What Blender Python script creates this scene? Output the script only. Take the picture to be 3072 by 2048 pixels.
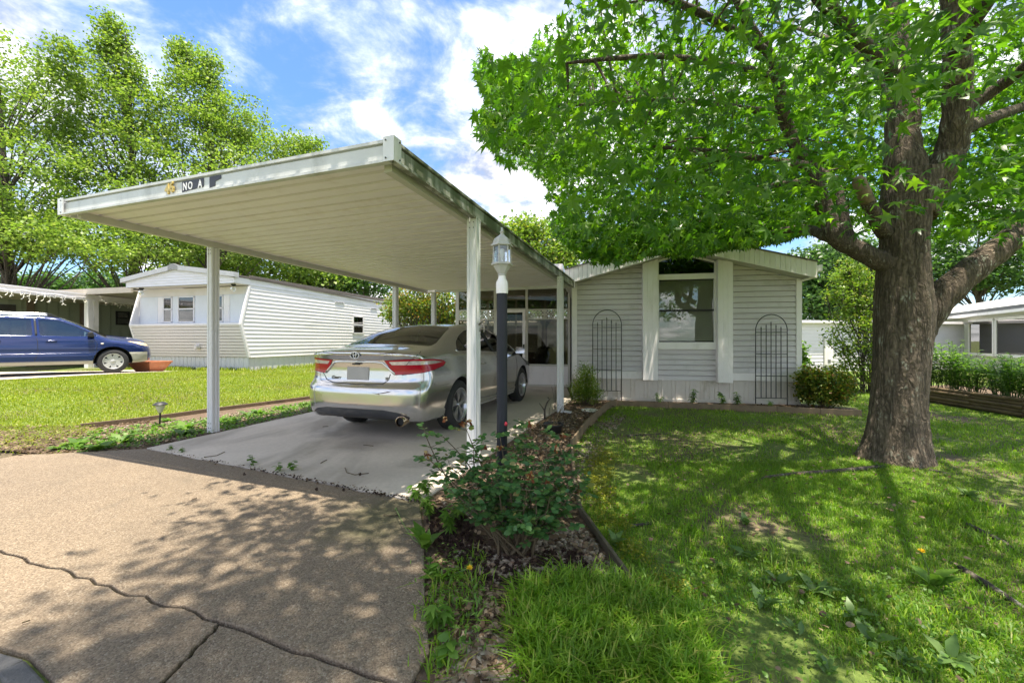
import bpy, bmesh, math, random
import numpy as np
from mathutils import Vector, Matrix
R = math.radians
scene = bpy.context.scene
for o in list(bpy.data.objects): bpy.data.objects.remove(o)

# ---------------------------------------------------------------- camera
F, H, HY, CX = 1250.0, 1.19, 1022.0, 1536.0      # focal length (px of a 3072 px wide frame), eye height, horizon row, centre column
cam_d = bpy.data.cameras.new('camera'); cam = bpy.data.objects.new('camera', cam_d)
scene.collection.objects.link(cam); scene.camera = cam
cam.location = (0, 0, H); cam.rotation_euler = (R(90), 0, 0)
cam_d.sensor_width = 36; cam_d.lens = F/3072*36; cam_d.shift_y = -(1024-HY)/3072
cam_d.clip_start = .05; cam_d.clip_end = 2000

# ---------------------------------------------------------------- light
SUN_DIR = Vector((.21, -.36, 2.50)).normalized()   # towards the sun
SUN_EL = math.asin(SUN_DIR.z); SUN_AZ = math.atan2(SUN_DIR.x, SUN_DIR.y)
sun_d = bpy.data.lights.new('sun', 'SUN'); sun = bpy.data.objects.new('sun', sun_d)
scene.collection.objects.link(sun)
sun_d.energy = 2.0; sun_d.angle = R(.55); sun_d.color = (1.0, .91, .76)
sun.rotation_euler = (-SUN_DIR).to_track_quat('-Z', 'Y').to_euler(); sun.location = (0, 0, 30)
world = bpy.data.worlds.new('World'); scene.world = world; world.use_nodes = True
def build_world():
    nt = world.node_tree; N = nt.nodes; L = nt.links; N.clear()
    out = N.new('ShaderNodeOutputWorld'); bg = N.new('ShaderNodeBackground'); bg.inputs['Strength'].default_value = .15
    sky = N.new('ShaderNodeTexSky'); sky.sky_type = 'NISHITA'; sky.sun_disc = False
    sky.sun_elevation = SUN_EL; sky.sun_rotation = SUN_AZ; sky.air_density = 1.15; sky.dust_density = .6; sky.ozone_density = 2.2
    tc = N.new('ShaderNodeTexCoord'); sep = N.new('ShaderNodeSeparateXYZ'); L.new(tc.outputs['Generated'], sep.inputs[0])
    zz = N.new('ShaderNodeMath'); zz.operation = 'MAXIMUM'; zz.inputs[1].default_value = 0.0; L.new(sep.outputs['Z'], zz.inputs[0])
    za = N.new('ShaderNodeMath'); za.operation = 'ADD'; za.inputs[1].default_value = .22; L.new(zz.outputs[0], za.inputs[0])
    dx = N.new('ShaderNodeMath'); dx.operation = 'DIVIDE'; L.new(sep.outputs['X'], dx.inputs[0]); L.new(za.outputs[0], dx.inputs[1])
    dy = N.new('ShaderNodeMath'); dy.operation = 'DIVIDE'; L.new(sep.outputs['Y'], dy.inputs[0]); L.new(za.outputs[0], dy.inputs[1])
    cmb = N.new('ShaderNodeCombineXYZ'); L.new(dx.outputs[0], cmb.inputs[0]); L.new(dy.outputs[0], cmb.inputs[1])
    def noise(scale, detail, off, dist=0.0, rough=.55):
        mp = N.new('ShaderNodeMapping'); mp.inputs['Location'].default_value = off; L.new(cmb.outputs[0], mp.inputs[0])
        n = N.new('ShaderNodeTexNoise'); n.inputs['Scale'].default_value = scale; n.inputs['Detail'].default_value = detail
        n.inputs['Roughness'].default_value = rough; n.inputs['Distortion'].default_value = dist; L.new(mp.outputs[0], n.inputs['Vector']); return n
    big = noise(.85, 3, CLOUD_OFF, .3); fine = noise(4.2, 8, (3.1, 7.7, 0), .25, .62)
    m1 = N.new('ShaderNodeMath'); m1.operation = 'MULTIPLY'; m1.inputs[1].default_value = 1.15; L.new(big.outputs['Fac'], m1.inputs[0])
    m2 = N.new('ShaderNodeMath'); m2.operation = 'MULTIPLY_ADD'; m2.inputs[1].default_value = .75; L.new(fine.outputs['Fac'], m2.inputs[0]); L.new(m1.outputs[0], m2.inputs[2])
    rp = N.new('ShaderNodeMapRange'); rp.interpolation_type = 'SMOOTHSTEP'; rp.inputs['From Min'].default_value = .74; rp.inputs['From Max'].default_value = 1.10
    L.new(m2.outputs[0], rp.inputs['Value'])
    sf = N.new('ShaderNodeMath'); sf.operation = 'MULTIPLY'; sf.inputs[1].default_value = .9; L.new(rp.outputs[0], sf.inputs[0])
    shade = N.new('ShaderNodeMapRange'); shade.inputs['From Min'].default_value = .36; shade.inputs['From Max'].default_value = .70
    shade.inputs['To Min'].default_value = .26; shade.inputs['To Max'].default_value = 1.0; L.new(fine.outputs['Fac'], shade.inputs['Value'])
    cc = N.new('ShaderNodeMix'); cc.data_type = 'RGBA'; cc.blend_type = 'MULTIPLY'; cc.inputs['Factor'].default_value = 1
    cc.inputs['A'].default_value = CLOUD_COL; L.new(shade.outputs[0], cc.inputs['B'])
    gain = N.new('ShaderNodeMix'); gain.data_type = 'RGBA'; gain.blend_type = 'MULTIPLY'; gain.inputs['Factor'].default_value = 1
    gain.inputs['B'].default_value = SKY_GAIN; L.new(sky.outputs[0], gain.inputs['A'])
    mx = N.new('ShaderNodeMix'); mx.data_type = 'RGBA'; L.new(sf.outputs[0], mx.inputs['Factor'])
    L.new(gain.outputs['Result'], mx.inputs['A']); L.new(cc.outputs['Result'], mx.inputs['B'])
    L.new(mx.outputs['Result'], bg.inputs['Color']); L.new(bg.outputs[0], out.inputs['Surface'])
CLOUD_OFF = (5.3, 1.9, 0); CLOUD_COL = (2.95, 2.85, 2.82, 1); SKY_GAIN = (.185, .24, .30, 1)
build_world()
scene.view_settings.view_transform = 'Standard'; scene.view_settings.look = 'None'
scene.view_settings.exposure = 2.68; scene.view_settings.gamma = 1.0; scene.view_settings.use_curve_mapping = False
scene.render.engine = 'CYCLES'
scene.cycles.max_bounces = 7; scene.cycles.diffuse_bounces = 4; scene.cycles.glossy_bounces = 3
scene.cycles.transmission_bounces = 5; scene.cycles.transparent_max_bounces = 10; scene.cycles.use_denoising = True
scene.cycles.sample_clamp_indirect = 6.0

# ---------------------------------------------------------------- helpers
COL = scene.collection
def gp(px, py, z=0.0):
    t = (H-z)/(py-HY); return Vector(((px-CX)*t, F*t, z))
def at(px, py, Y):
    t = Y/F; return Vector(((px-CX)*t, Y, H-(py-HY)*t))
def smoothstep(a, b, x):
    t = np.clip((x-a)/(b-a), 0, 1); return t*t*(3-2*t)
def ground_z(x, y):
    x = np.asarray(x, float); y = np.asarray(y, float)
    d = (x+3.98)*(-.942)+(y-4.66)*.335
    near = smoothstep(-2, 1.5, y)
    z = -.035+(.07*smoothstep(.75, 1.3, d)*smoothstep(6.4, 4.5, y-0*x)+.33*smoothstep(1.0, 7.0, d))*near-.09*smoothstep(11.3, 13.5, y)*smoothstep(3, 7, d)
    return z
def gz(x, y): return float(ground_z(x, y))
class MB:
    def __init__(s): s.v = []; s.f = []
    def add(s, vs, fs):
        b = len(s.v); s.v += [tuple(v) for v in vs]; s.f += [tuple(i+b for i in f) for f in fs]; return s
    def box(s, x0, x1, y0, y1, z0, z1):
        return s.add([(x0,y0,z0),(x1,y0,z0),(x1,y1,z0),(x0,y1,z0),(x0,y0,z1),(x1,y0,z1),(x1,y1,z1),(x0,y1,z1)],
                     [(0,3,2,1),(4,5,6,7),(0,1,5,4),(1,2,6,5),(2,3,7,6),(3,0,4,7)])
    def hexa(s, p):          # 8 points: bottom ring then top ring
        return s.add(p, [(0,3,2,1),(4,5,6,7),(0,1,5,4),(1,2,6,5),(2,3,7,6),(3,0,4,7)])
    def prism_y(s, poly, y0, y1):   # polygon in x,z (counter clockwise seen from -y)
        n = len(poly)
        return s.add([(x,y0,z) for x,z in poly]+[(x,y1,z) for x,z in poly],
                     [tuple(range(n)), tuple(range(2*n-1,n-1,-1))]+[(i,i+n,(i+1)%n+n,(i+1)%n) for i in range(n)])
    def prism_z(s, poly, z0, z1):
        n = len(poly)
        return s.add([(x,y,z0) for x,y in poly]+[(x,y,z1) for x,y in poly],
                     [tuple(range(n-1,-1,-1)), tuple(range(n,2*n))]+[(i,(i+1)%n,(i+1)%n+n,i+n) for i in range(n)])
    def extrude(s, prof, a, b, up=Vector((0,0,1))):  # closed profile (side,up) swept from a to b
        a = Vector(a); b = Vector(b); d = (b-a).normalized(); side = d.cross(up).normalized(); u = side.cross(d)
        n = len(prof)
        return s.add([a+side*p+u*q for p,q in prof]+[b+side*p+u*q for p,q in prof],
                     [tuple(range(n-1,-1,-1)), tuple(range(n,2*n))]+[(i,(i+1)%n,(i+1)%n+n,i+n) for i in range(n)])
    def tube(s, path, rad, n=8, cap=True):
        P = [Vector(p) for p in path]; m = len(P)
        rr = rad if hasattr(rad, '__len__') else [rad]*m
        t0 = (P[1]-P[0]).normalized(); ref = Vector((0,0,1)) if abs(t0.z) < .9 else Vector((1,0,0))
        u = t0.cross(ref).normalized(); base = len(s.v)
        for i in range(m):
            t = (P[min(i+1,m-1)]-P[max(i-1,0)]).normalized()
            u = (u-t*u.dot(t)).normalized(); w = t.cross(u)
            for k in range(n):
                a = 2*math.pi*k/n; s.v.append(tuple(P[i]+(u*math.cos(a)+w*math.sin(a))*rr[i]))
        for i in range(m-1):
            for k in range(n):
                a = base+i*n+k; b = base+i*n+(k+1)%n; s.f.append((a, b, b+n, a+n))
        if cap:
            s.f.append(tuple(base+n-1-k for k in range(n))); s.f.append(tuple(base+(m-1)*n+k for k in range(n)))
        return s
    def lathe(s, prof, n=24, c=(0,0,0), a0=0.0):   # (r,z) profile round a vertical axis
        base = len(s.v); m = len(prof)
        for r, z in prof:
            for k in range(n):
                a = a0+2*math.pi*k/n; s.v.append((c[0]+r*math.cos(a), c[1]+r*math.sin(a), c[2]+z))
        for i in range(m-1):
            for k in range(n):
                a = base+i*n+k; b = base+i*n+(k+1)%n; s.f.append((a, b, b+n, a+n))
        s.f.append(tuple(base+n-1-k for k in range(n))); s.f.append(tuple(base+(m-1)*n+k for k in range(n)))
        return s
    def build(s, name, mat, parent=None, smooth=False, bevel=0.0):
        me = bpy.data.meshes.new(name); me.from_pydata(s.v, [], s.f); me.update()
        return link(name, me, mat, parent, smooth, bevel)
def link(name, me, mat, parent=None, smooth=False, bevel=0.0):
    if mat is not None and not me.materials: me.materials.append(mat)
    if smooth is True: me.polygons.foreach_set('use_smooth', [True]*len(me.polygons))
    o = bpy.data.objects.new(name, me); COL.objects.link(o)
    if parent is not None: o.parent = parent
    if smooth == 'auto':
        me.polygons.foreach_set('use_smooth', [True]*len(me.polygons)); me.set_sharp_from_angle(angle=R(38))
    if bevel:
        b = o.modifiers.new('bevel', 'BEVEL'); b.width = bevel; b.segments = 2; b.limit_method = 'ANGLE'; b.angle_limit = R(40)
    return o
def tag(o, label=None, cat=None, group=None, kind=None):
    if label: o['label'] = label
    if cat: o['category'] = cat
    if group: o['group'] = group
    if kind: o['kind'] = kind
    return o
def thing(name, label, cat, loc=(0,0,0), rz=0.0, group=None):
    o = bpy.data.objects.new(name, None); COL.objects.link(o); o.location = loc; o.rotation_euler = (0,0,rz)
    o.empty_display_size = .1
    return tag(o, label, cat, group)
def copy_tree(o, parent=None):
    c = o.copy(); COL.objects.link(c); c.parent = parent
    for ch in list(o.children): copy_tree(ch, c)
    return c
def mesh_np(name, verts, faces_flat, nper, mat, parent=None, smooth=False):
    """verts (n,3), faces_flat ints, nper = corners per face"""
    me = bpy.data.meshes.new(name); nf = len(faces_flat)//nper
    me.vertices.add(len(verts)); me.vertices.foreach_set('co', np.ascontiguousarray(verts, dtype=np.float32).ravel())
    me.loops.add(len(faces_flat)); me.loops.foreach_set('vertex_index', np.ascontiguousarray(faces_flat, dtype=np.int32))
    me.polygons.add(nf); me.polygons.foreach_set('loop_start', np.arange(0, nf*nper, nper, dtype=np.int32))
    me.update(calc_edges=True)
    return link(name, me, mat, parent, smooth)
class Frame:
    """a local frame on the ground: x along a front, y away from the viewer; turns a sight line into a place on one of its planes"""
    def __init__(s, o, ang): s.o = Vector((o[0], o[1])); s.a = ang; s.u = Vector((math.cos(ang), math.sin(ang))); s.w = Vector((-math.sin(ang), math.cos(ang)))
    def on_y(s, px, py, y=0.0):
        r = Vector(((px-CX)/F, 1.0)); k = (s.o.dot(s.w)+y)/r.dot(s.w); p = r*k-s.o
        return p.dot(s.u), H-(py-HY)/F*k
    def on_x(s, px, py, x=0.0):
        r = Vector(((px-CX)/F, 1.0)); k = (s.o.dot(s.u)+x)/r.dot(s.u); p = r*k-s.o
        return p.dot(s.w), H-(py-HY)/F*k
def text_mesh(name, body, size, mat, parent, mw, depth=.002, shear=0.0, bold=0.0, sx=1.0):
    cu = bpy.data.curves.new(name, 'FONT'); cu.body = body; cu.size = size; cu.extrude = depth; cu.align_x = 'CENTER'; cu.align_y = 'CENTER'
    cu.shear = shear; cu.offset = bold; cu.resolution_u = 3
    t = bpy.data.objects.new('tmp', cu); COL.objects.link(t)
    bpy.context.view_layer.update()
    me = bpy.data.meshes.new_from_object(t.evaluated_get(bpy.context.evaluated_depsgraph_get())); bpy.data.objects.remove(t)
    me.transform(mw @ Matrix.Diagonal((sx, 1, 1, 1))); me.materials.clear()
    return link(name, me, mat, parent)

# ---------------------------------------------------------------- materials
def nodes(name):
    m = bpy.data.materials.new(name); m.use_nodes = True; nt = m.node_tree
    return m, nt, nt.nodes, nt.links, nt.nodes['Principled BSDF']
def noise_node(nt, scale, detail=4, rough=.55, vec='Object', w=False, stretch=None, dist=0.0):
    N, L = nt.nodes, nt.links
    tc = N.new('ShaderNodeTexCoord'); n = N.new('ShaderNodeTexNoise'); src = tc.outputs[vec]
    if w:
        n.noise_dimensions = '4D'; oi = N.new('ShaderNodeObjectInfo'); mm = N.new('ShaderNodeMath'); mm.operation = 'MULTIPLY'; mm.inputs[1].default_value = 20
        L.new(oi.outputs['Random'], mm.inputs[0]); L.new(mm.outputs[0], n.inputs['W'])
    if stretch:
        mp = N.new('ShaderNodeMapping'); mp.inputs['Scale'].default_value = stretch; L.new(src, mp.inputs[0]); src = mp.outputs[0]
    L.new(src, n.inputs['Vector']); n.inputs['Scale'].default_value = scale; n.inputs['Detail'].default_value = detail
    n.inputs['Roughness'].default_value = rough; n.inputs['Distortion'].default_value = dist
    return n
def ramp(nt, src, stops):
    r = nt.nodes.new('ShaderNodeValToRGB'); e = r.color_ramp.elements
    while len(e) < len(stops): e.new(.5)
    for i, (p, c) in enumerate(stops): e[i].position = p; e[i].color = (*c, 1) if len(c) == 3 else c
    nt.links.new(src, r.inputs[0]); return r.outputs['Color']
def mixc(nt, fac, a, b, mode='MIX'):
    m = nt.nodes.new('ShaderNodeMix'); m.data_type = 'RGBA'; m.blend_type = mode
    for k, v in (('Factor', fac), ('A', a), ('B', b)):
        if hasattr(v, 'is_output'): nt.links.new(v, m.inputs[k])
        elif k == 'Factor': m.inputs[k].default_value = v
        else: m.inputs[k].default_value = (*v, 1) if len(v) == 3 else v
    return m.outputs['Result']
def bump(nt, src, strength, dist=.01):
    b = nt.nodes.new('ShaderNodeBump'); b.inputs['Strength'].default_value = strength; b.inputs['Distance'].default_value = dist
    nt.links.new(src, b.inputs['Height']); nt.links.new(b.outputs[0], nt.nodes['Principled BSDF'].inputs['Normal'])
def mask(nt, src, a, b):
    m = nt.nodes.new('ShaderNodeMapRange'); m.inputs['From Min'].default_value = a; m.inputs['From Max'].default_value = b; m.interpolation_type = 'SMOOTHSTEP'
    nt.links.new(src, m.inputs['Value']); return m.outputs[0]
def paint(name, col, rough=.5, var=.10, scale=3.0, dirt=None, dirt_amt=.5, dirt_scale=2.5, dirt_stretch=None, dirt_lo=.5, dirt_hi=.72, bumpy=.0, bscale=60, metallic=0, spec=.5, grain=None):
    m, nt, N, L, p = nodes(name)
    n = noise_node(nt, scale, 5, .6, w=True, stretch=grain)
    lo = tuple(c*(1-var) for c in col); hi = tuple(min(1, c*(1+var*.7)) for c in col)
    c = ramp(nt, n.outputs['Fac'], [(.3, lo), (.7, hi)])
    if dirt:
        d = noise_node(nt, dirt_scale, 7, .65, w=True, stretch=dirt_stretch); k = mask(nt, d.outputs['Fac'], dirt_lo, dirt_hi)
        mm = N.new('ShaderNodeMath'); mm.operation = 'MULTIPLY'; mm.inputs[1].default_value = dirt_amt; L.new(k, mm.inputs[0])
        c = mixc(nt, mm.outputs[0], c, dirt)
    L.new(c, p.inputs['Base Color']); p.inputs['Roughness'].default_value = rough; p.inputs['Metallic'].default_value = metallic
    p.inputs['Specular IOR Level'].default_value = spec
    if bumpy:
        b = noise_node(nt, bscale, 5, .6, stretch=grain); bump(nt, b.outputs['Fac'], bumpy)
    return m
def glass(name, tint=(.5,.55,.52), refl=(1,1,1), rough=.02, ior=1.5, base=.04):
    m, nt, N, L, p = nodes(name); N.remove(p); out = [x for x in N if x.type == 'OUTPUT_MATERIAL'][0]
    t = N.new('ShaderNodeBsdfTransparent'); t.inputs[0].default_value = (*tint, 1)
    g = N.new('ShaderNodeBsdfGlossy'); g.inputs['Roughness'].default_value = rough; g.inputs[0].default_value = (*refl, 1)
    fr = N.new('ShaderNodeFresnel'); fr.inputs[0].default_value = ior
    ad = N.new('ShaderNodeMath'); ad.operation = 'ADD'; ad.inputs[1].default_value = base; L.new(fr.outputs[0], ad.inputs[0]); ad.use_clamp = True
    mx = N.new('ShaderNodeMixShader'); L.new(ad.outputs[0], mx.inputs[0]); L.new(t.outputs[0], mx.inputs[1]); L.new(g.outputs[0], mx.inputs[2]); L.new(mx.outputs[0], out.inputs[0])
    return m
def leafmat(name, stops, trans=.42, rough=.45, tcol=1.5, spec=.4, vs=.9, vlo=(.45,.5,.4), vhi=(1.0,1.0,.9), vk=.35):
    m, nt, N, L, p = nodes(name); out = [x for x in N if x.type == 'OUTPUT_MATERIAL'][0]
    geo = N.new('ShaderNodeNewGeometry'); c = ramp(nt, geo.outputs['Random Per Island'], stops)
    big = noise_node(nt, vs, 4, .6); c = mixc(nt, vk, c, ramp(nt, big.outputs['Fac'], [(.3, vlo), (.7, vhi)]), 'MULTIPLY')
    L.new(c, p.inputs['Base Color']); p.inputs['Roughness'].default_value = rough; p.inputs['Specular IOR Level'].default_value = spec
    t = N.new('ShaderNodeBsdfTranslucent'); L.new(mixc(nt, 1.0, c, (tcol*1.05, tcol*1.1, tcol*.55), 'MULTIPLY'), t.inputs[0])
    mx = N.new('ShaderNodeMixShader'); mx.inputs[0].default_value = trans; L.new(p.outputs[0], mx.inputs[1]); L.new(t.outputs[0], mx.inputs[2]); L.new(mx.outputs[0], out.inputs[0])
    return m
M = {}
M['white'] = paint('white_trim', (.92,.88,.88), .45, .06, 2, (.42,.40,.34), .35, 3, (1,1,.4))
M['white_metal'] = paint('white_metal', (.70,.71,.72), .38, .04, 3, (.50,.50,.47), .3, 5, (1,1,.3), .56, .8)
M['carport_under'] = paint('cream_pan', (.88,.83,.88), .42, .04, 2, (.60,.50,.42), .35, 3.5)
M['fascia'] = paint('aluminium_fascia', (.60,.61,.60), .42, .10, 2, (.22,.23,.19), .6, 3, (1,1,.6))
M['fascia_algae'] = paint('streaked_fascia', (.50,.51,.48), .5, .15, 3, (.10,.115,.06), .9, 3.0, (1.2,1.2,.12), .42, .56)
M['siding'] = paint('grey_siding', (.67,.635,.65), .5, .06, 2, (.30,.30,.26), .4, 2.2, (1,1,.5))
M['skirt'] = paint('skirt_vinyl', (.68,.63,.58), .5, .07, 2, (.34,.29,.2), .5, 3, (1,1,.6))
M['soffit'] = paint('soffit', (.58,.57,.52), .5, .05)
M['dark_trim'] = paint('dark_trim', (.02,.02,.02), .5, .2)
M['iron'] = paint('black_iron', (.025,.03,.028), .45, .25)
M['shingle'] = paint('roof_shingle', (.12,.115,.11), .85, .25, 8, bumpy=.4)
M['blind'] = paint('blind_slats', (.46,.46,.38), .5, .05)
M['interior'] = paint('dark_interior', (.05,.045,.04), .8, .3)  # shade of rooms and openings put into the colour of thin sheets
M['winglass'] = glass('window_glass', (.94,.96,.94), base=.03)
M['winglass_dark'] = glass('transom_glass', (.22,.24,.22), base=.07)
M['screen'] = glass('porch_pane', (.34,.33,.28), base=.0, refl=(.6,.6,.6))
M['carglass'] = glass('car_glass', (.34,.42,.38), base=.03)
M['suvglass'] = glass('suv_glass', (.50,.60,.64), base=.08)
M['clearglass'] = glass('lantern_glass', (.86,.90,.92), rough=.12, base=.06)
M['rubber'] = paint('tyre_rubber', (.022,.022,.023), .75, .2, 30)
M['chrome'] = paint('chrome', (.78,.78,.80), .10, .02, metallic=1)
M['alloy'] = paint('alloy_wheel', (.55,.55,.57), .28, .05, metallic=.9)
M['plastic'] = paint('black_plastic', (.018,.018,.02), .45, .2)
def concrete():
    m, nt, N, L, p = nodes('smooth_concrete')
    n = noise_node(nt, .9, 6, .6); f = noise_node(nt, 24, 6, .7); st = noise_node(nt, .55, 4, .6, stretch=(1.6,.5,1), dist=.6)
    c = ramp(nt, n.outputs['Fac'], [(.3, (.50,.44,.37)), (.7, (.64,.57,.49))])
    c = mixc(nt, .35, c, ramp(nt, f.outputs['Fac'], [(.3, (.6,.6,.6)), (.7, (1.15,1.15,1.15))]), 'MULTIPLY')
    c = mixc(nt, mask(nt, st.outputs['Fac'], .50, .68), c, mixc(nt, .5, c, (.13,.11,.085)))
    tc = N.new('ShaderNodeTexCoord'); w2 = noise_node(nt, 5, 5, .65)
    for cx, cy, r0, r1, k in ((-1.75,4.75,.10,.45,.45), (-2.3,5.3,.05,.25,.35), (-.9,4.1,.08,.3,.3), (-1.2,3.75,.05,.5,.25)):
        dm = N.new('ShaderNodeVectorMath'); dm.operation = 'DISTANCE'; L.new(tc.outputs['Object'], dm.inputs[0]); dm.inputs[1].default_value = (cx, cy, 0)
        wb = N.new('ShaderNodeMath'); wb.operation = 'MULTIPLY_ADD'; wb.inputs[1].default_value = .35; L.new(w2.outputs['Fac'], wb.inputs[0]); L.new(dm.outputs['Value'], wb.inputs[2])
        c = mixc(nt, mask(nt, wb.outputs[0], r1+.17, r0+.17), c, mixc(nt, k, c, (.10,.085,.07)))
    L.new(c, p.inputs['Base Color']); p.inputs['Roughness'].default_value = .78; bump(nt, f.outputs['Fac'], .12, .004); return m
def aggregate():
    m, nt, N, L, p = nodes('exposed_aggregate')
    tc = N.new('ShaderNodeTexCoord'); v = N.new('ShaderNodeTexVoronoi'); v.inputs['Scale'].default_value = 150; v.inputs['Randomness'].default_value = 1; L.new(tc.outputs['Object'], v.inputs['Vector'])
    sp = N.new('ShaderNodeSeparateColor'); L.new(v.outputs['Color'], sp.inputs[0])
    c = ramp(nt, sp.outputs[0], [(.0, (.24,.185,.135)), (.3, (.34,.265,.195)), (.62, (.42,.33,.245)), (.86, (.49,.395,.295)), (1.0, (.58,.50,.40))])
    big = noise_node(nt, .8, 6, .65); st = noise_node(nt, 2.2, 5, .65, dist=.8); green = noise_node(nt, .75, 4, .6)
    c = mixc(nt, .8, c, ramp(nt, big.outputs['Fac'], [(.32, (.215,.203,.178)), (.68, (.355,.334,.288))]), 'MULTIPLY')
    c = mixc(nt, mask(nt, st.outputs['Fac'], .55, .75), c, mixc(nt, .55, c, (.11,.09,.065)))
    sep = N.new('ShaderNodeSeparateXYZ'); L.new(tc.outputs['Object'], sep.inputs[0])
    # mossy dark stain where the drip line of the roof corner keeps the slab damp
    dm = N.new('ShaderNodeVectorMath'); dm.operation = 'DISTANCE'; L.new(tc.outputs['Object'], dm.inputs[0]); dm.inputs[1].default_value = (-.85, 2.85, 0)
    wob = N.new('ShaderNodeMath'); wob.operation = 'MULTIPLY_ADD'; wob.inputs[1].default_value = .9; L.new(st.outputs['Fac'], wob.inputs[0]); L.new(dm.outputs['Value'], wob.inputs[2])
    c = mixc(nt, mask(nt, wob.outputs[0], 1.05, .55), c, mixc(nt, .7, c, (.055,.06,.022)))
    L.new(c, p.inputs['Base Color']); p.inputs['Roughness'].default_value = .88
    e = N.new('ShaderNodeTexVoronoi'); e.feature = 'F1'; e.inputs['Scale'].default_value = 150; L.new(tc.outputs['Object'], e.inputs['Vector'])
    inv = N.new('ShaderNodeMath'); inv.operation = 'SUBTRACT'; inv.inputs[0].default_value = 1; L.new(e.outputs['Distance'], inv.inputs[1]); bump(nt, inv.outputs[0], .4, .005); return m
def soil():
    m, nt, N, L, p = nodes('soil_and_mulch')
    tc = N.new('ShaderNodeTexCoord'); n = noise_node(nt, 3, 6, .65); f = noise_node(nt, 45, 6, .7)
    c = ramp(nt, f.outputs['Fac'], [(.25, (.05,.034,.022)), (.5, (.125,.085,.055)), (.75, (.23,.17,.115))])
    c = mixc(nt, .6, c, ramp(nt, n.outputs['Fac'], [(.3, (.6,.6,.6)), (.7, (1.2,1.15,1.1))]), 'MULTIPLY')
    L.new(c, p.inputs['Base Color']); p.inputs['Roughness'].default_value = .95; bump(nt, f.outputs['Fac'], .9, .02); return m
def turf():
    m, nt, N, L, p = nodes('lawn_ground')
    n = noise_node(nt, .8, 5, .6); f = noise_node(nt, 30, 6, .7); mo = noise_node(nt, 2.4, 4, .6)
    c = ramp(nt, f.outputs['Fac'], [(.25, (.05,.08,.014)), (.5, (.11,.16,.026)), (.75, (.19,.24,.05))])
    c = mixc(nt, mask(nt, n.outputs['Fac'], .44, .60), c, ramp(nt, f.outputs['Fac'], [(.3, (.05,.037,.022)), (.5, (.11,.085,.05)), (.7, (.19,.15,.09))]))
    c = mixc(nt, mask(nt, mo.outputs['Fac'], .62, .7), c, (.10,.13,.012))
    L.new(c, p.inputs['Base Color']); p.inputs['Roughness'].default_value = .95; bump(nt, f.outputs['Fac'], .9, .02); return m
def bark(name, dark, mid, lichen, scale=1.0):
    m, nt, N, L, p = nodes(name)
    tc = N.new('ShaderNodeTexCoord'); mp = N.new('ShaderNodeMapping'); mp.inputs['Scale'].default_value = (1,1,.15); L.new(tc.outputs['Object'], mp.inputs[0])
    ds = noise_node(nt, 6*scale, 3, .6, stretch=(1,1,.4)); vm = N.new('ShaderNodeVectorMath'); vm.operation = 'MULTIPLY_ADD'; vm.inputs[1].default_value = (.16/scale,)*3
    L.new(ds.outputs['Color'], vm.inputs[0]); L.new(mp.outputs[0], vm.inputs[2])
    v = N.new('ShaderNodeTexVoronoi'); v.feature = 'DISTANCE_TO_EDGE'; v.inputs['Scale'].default_value = 30*scale; L.new(vm.outputs[0], v.inputs['Vector'])
    f = noise_node(nt, 42*scale, 6, .7); sn = noise_node(nt, 22*scale, 5, .65, stretch=(1,1,.10), dist=.4); hv = mask(nt, v.outputs['Distance'], -.05, .42)
    hm = N.new('ShaderNodeMath'); hm.operation = 'MULTIPLY_ADD'; hm.inputs[1].default_value = .45; L.new(hv, hm.inputs[0]); L.new(mask(nt, sn.outputs['Fac'], .28, .95), hm.inputs[2]); hgt = hm.outputs[0]
    c = ramp(nt, hgt, [(.0, dark), (.55, mid), (1.0, tuple(min(1, q*1.55) for q in mid))])
    c = mixc(nt, .65, c, ramp(nt, f.outputs['Fac'], [(.3, (.45,.45,.45)), (.7, (1.3,1.3,1.3))]), 'MULTIPLY')
    li = noise_node(nt, 7*scale, 7, .75); lk = N.new('ShaderNodeMath'); lk.operation = 'MULTIPLY'; L.new(mask(nt, li.outputs['Fac'], .53, .62), lk.inputs[0]); L.new(mask(nt, hgt, .35, .8), lk.inputs[1])
    c = mixc(nt, lk.outputs[0], c, lichen)
    L.new(c, p.inputs['Base Color']); p.inputs['Roughness'].default_value = .95
    h2 = N.new('ShaderNodeMath'); h2.operation = 'MULTIPLY_ADD'; h2.inputs[1].default_value = .35; L.new(f.outputs['Fac'], h2.inputs[0]); L.new(hgt, h2.inputs[2]); bump(nt, h2.outputs[0], 1.0, .03); return m
M['concrete'] = concrete(); M['aggregate'] = aggregate(); M['soil'] = soil(); M['turf'] = turf()
M['asphalt'] = paint('asphalt', (.09,.09,.093), .9, .2, 40, bumpy=.5, bscale=90)
M['bark'] = bark('sweetgum_bark', (.032,.024,.016), (.17,.13,.094), (.42,.44,.36))
M['bark_limb'] = bark('limb_bark', (.045,.034,.025), (.15,.115,.085), (.42,.41,.35), 1.6)
M['bark2'] = bark('grey_bark', (.03,.026,.02), (.12,.10,.08), (.25,.26,.22), .8)
M['wood'] = paint('weathered_board', (.135,.095,.06), .85, .35, 3, (.05,.035,.022), .6, 4, bumpy=.35, bscale=30, grain=(4,4,30))
M['edging'] = paint('brown_edging', (.20,.145,.09), .7, .25, 4, (.07,.05,.03), .6, 5)
M['edging_dark'] = paint('mossy_edging', (.075,.062,.04), .8, .3, 5, (.05,.06,.02), .6, 6)
M['log'] = paint('landscape_log', (.15,.105,.06), .9, .35, 4, (.035,.025,.015), .7, 5, (1,1,1), bumpy=.5, bscale=20)
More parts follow.
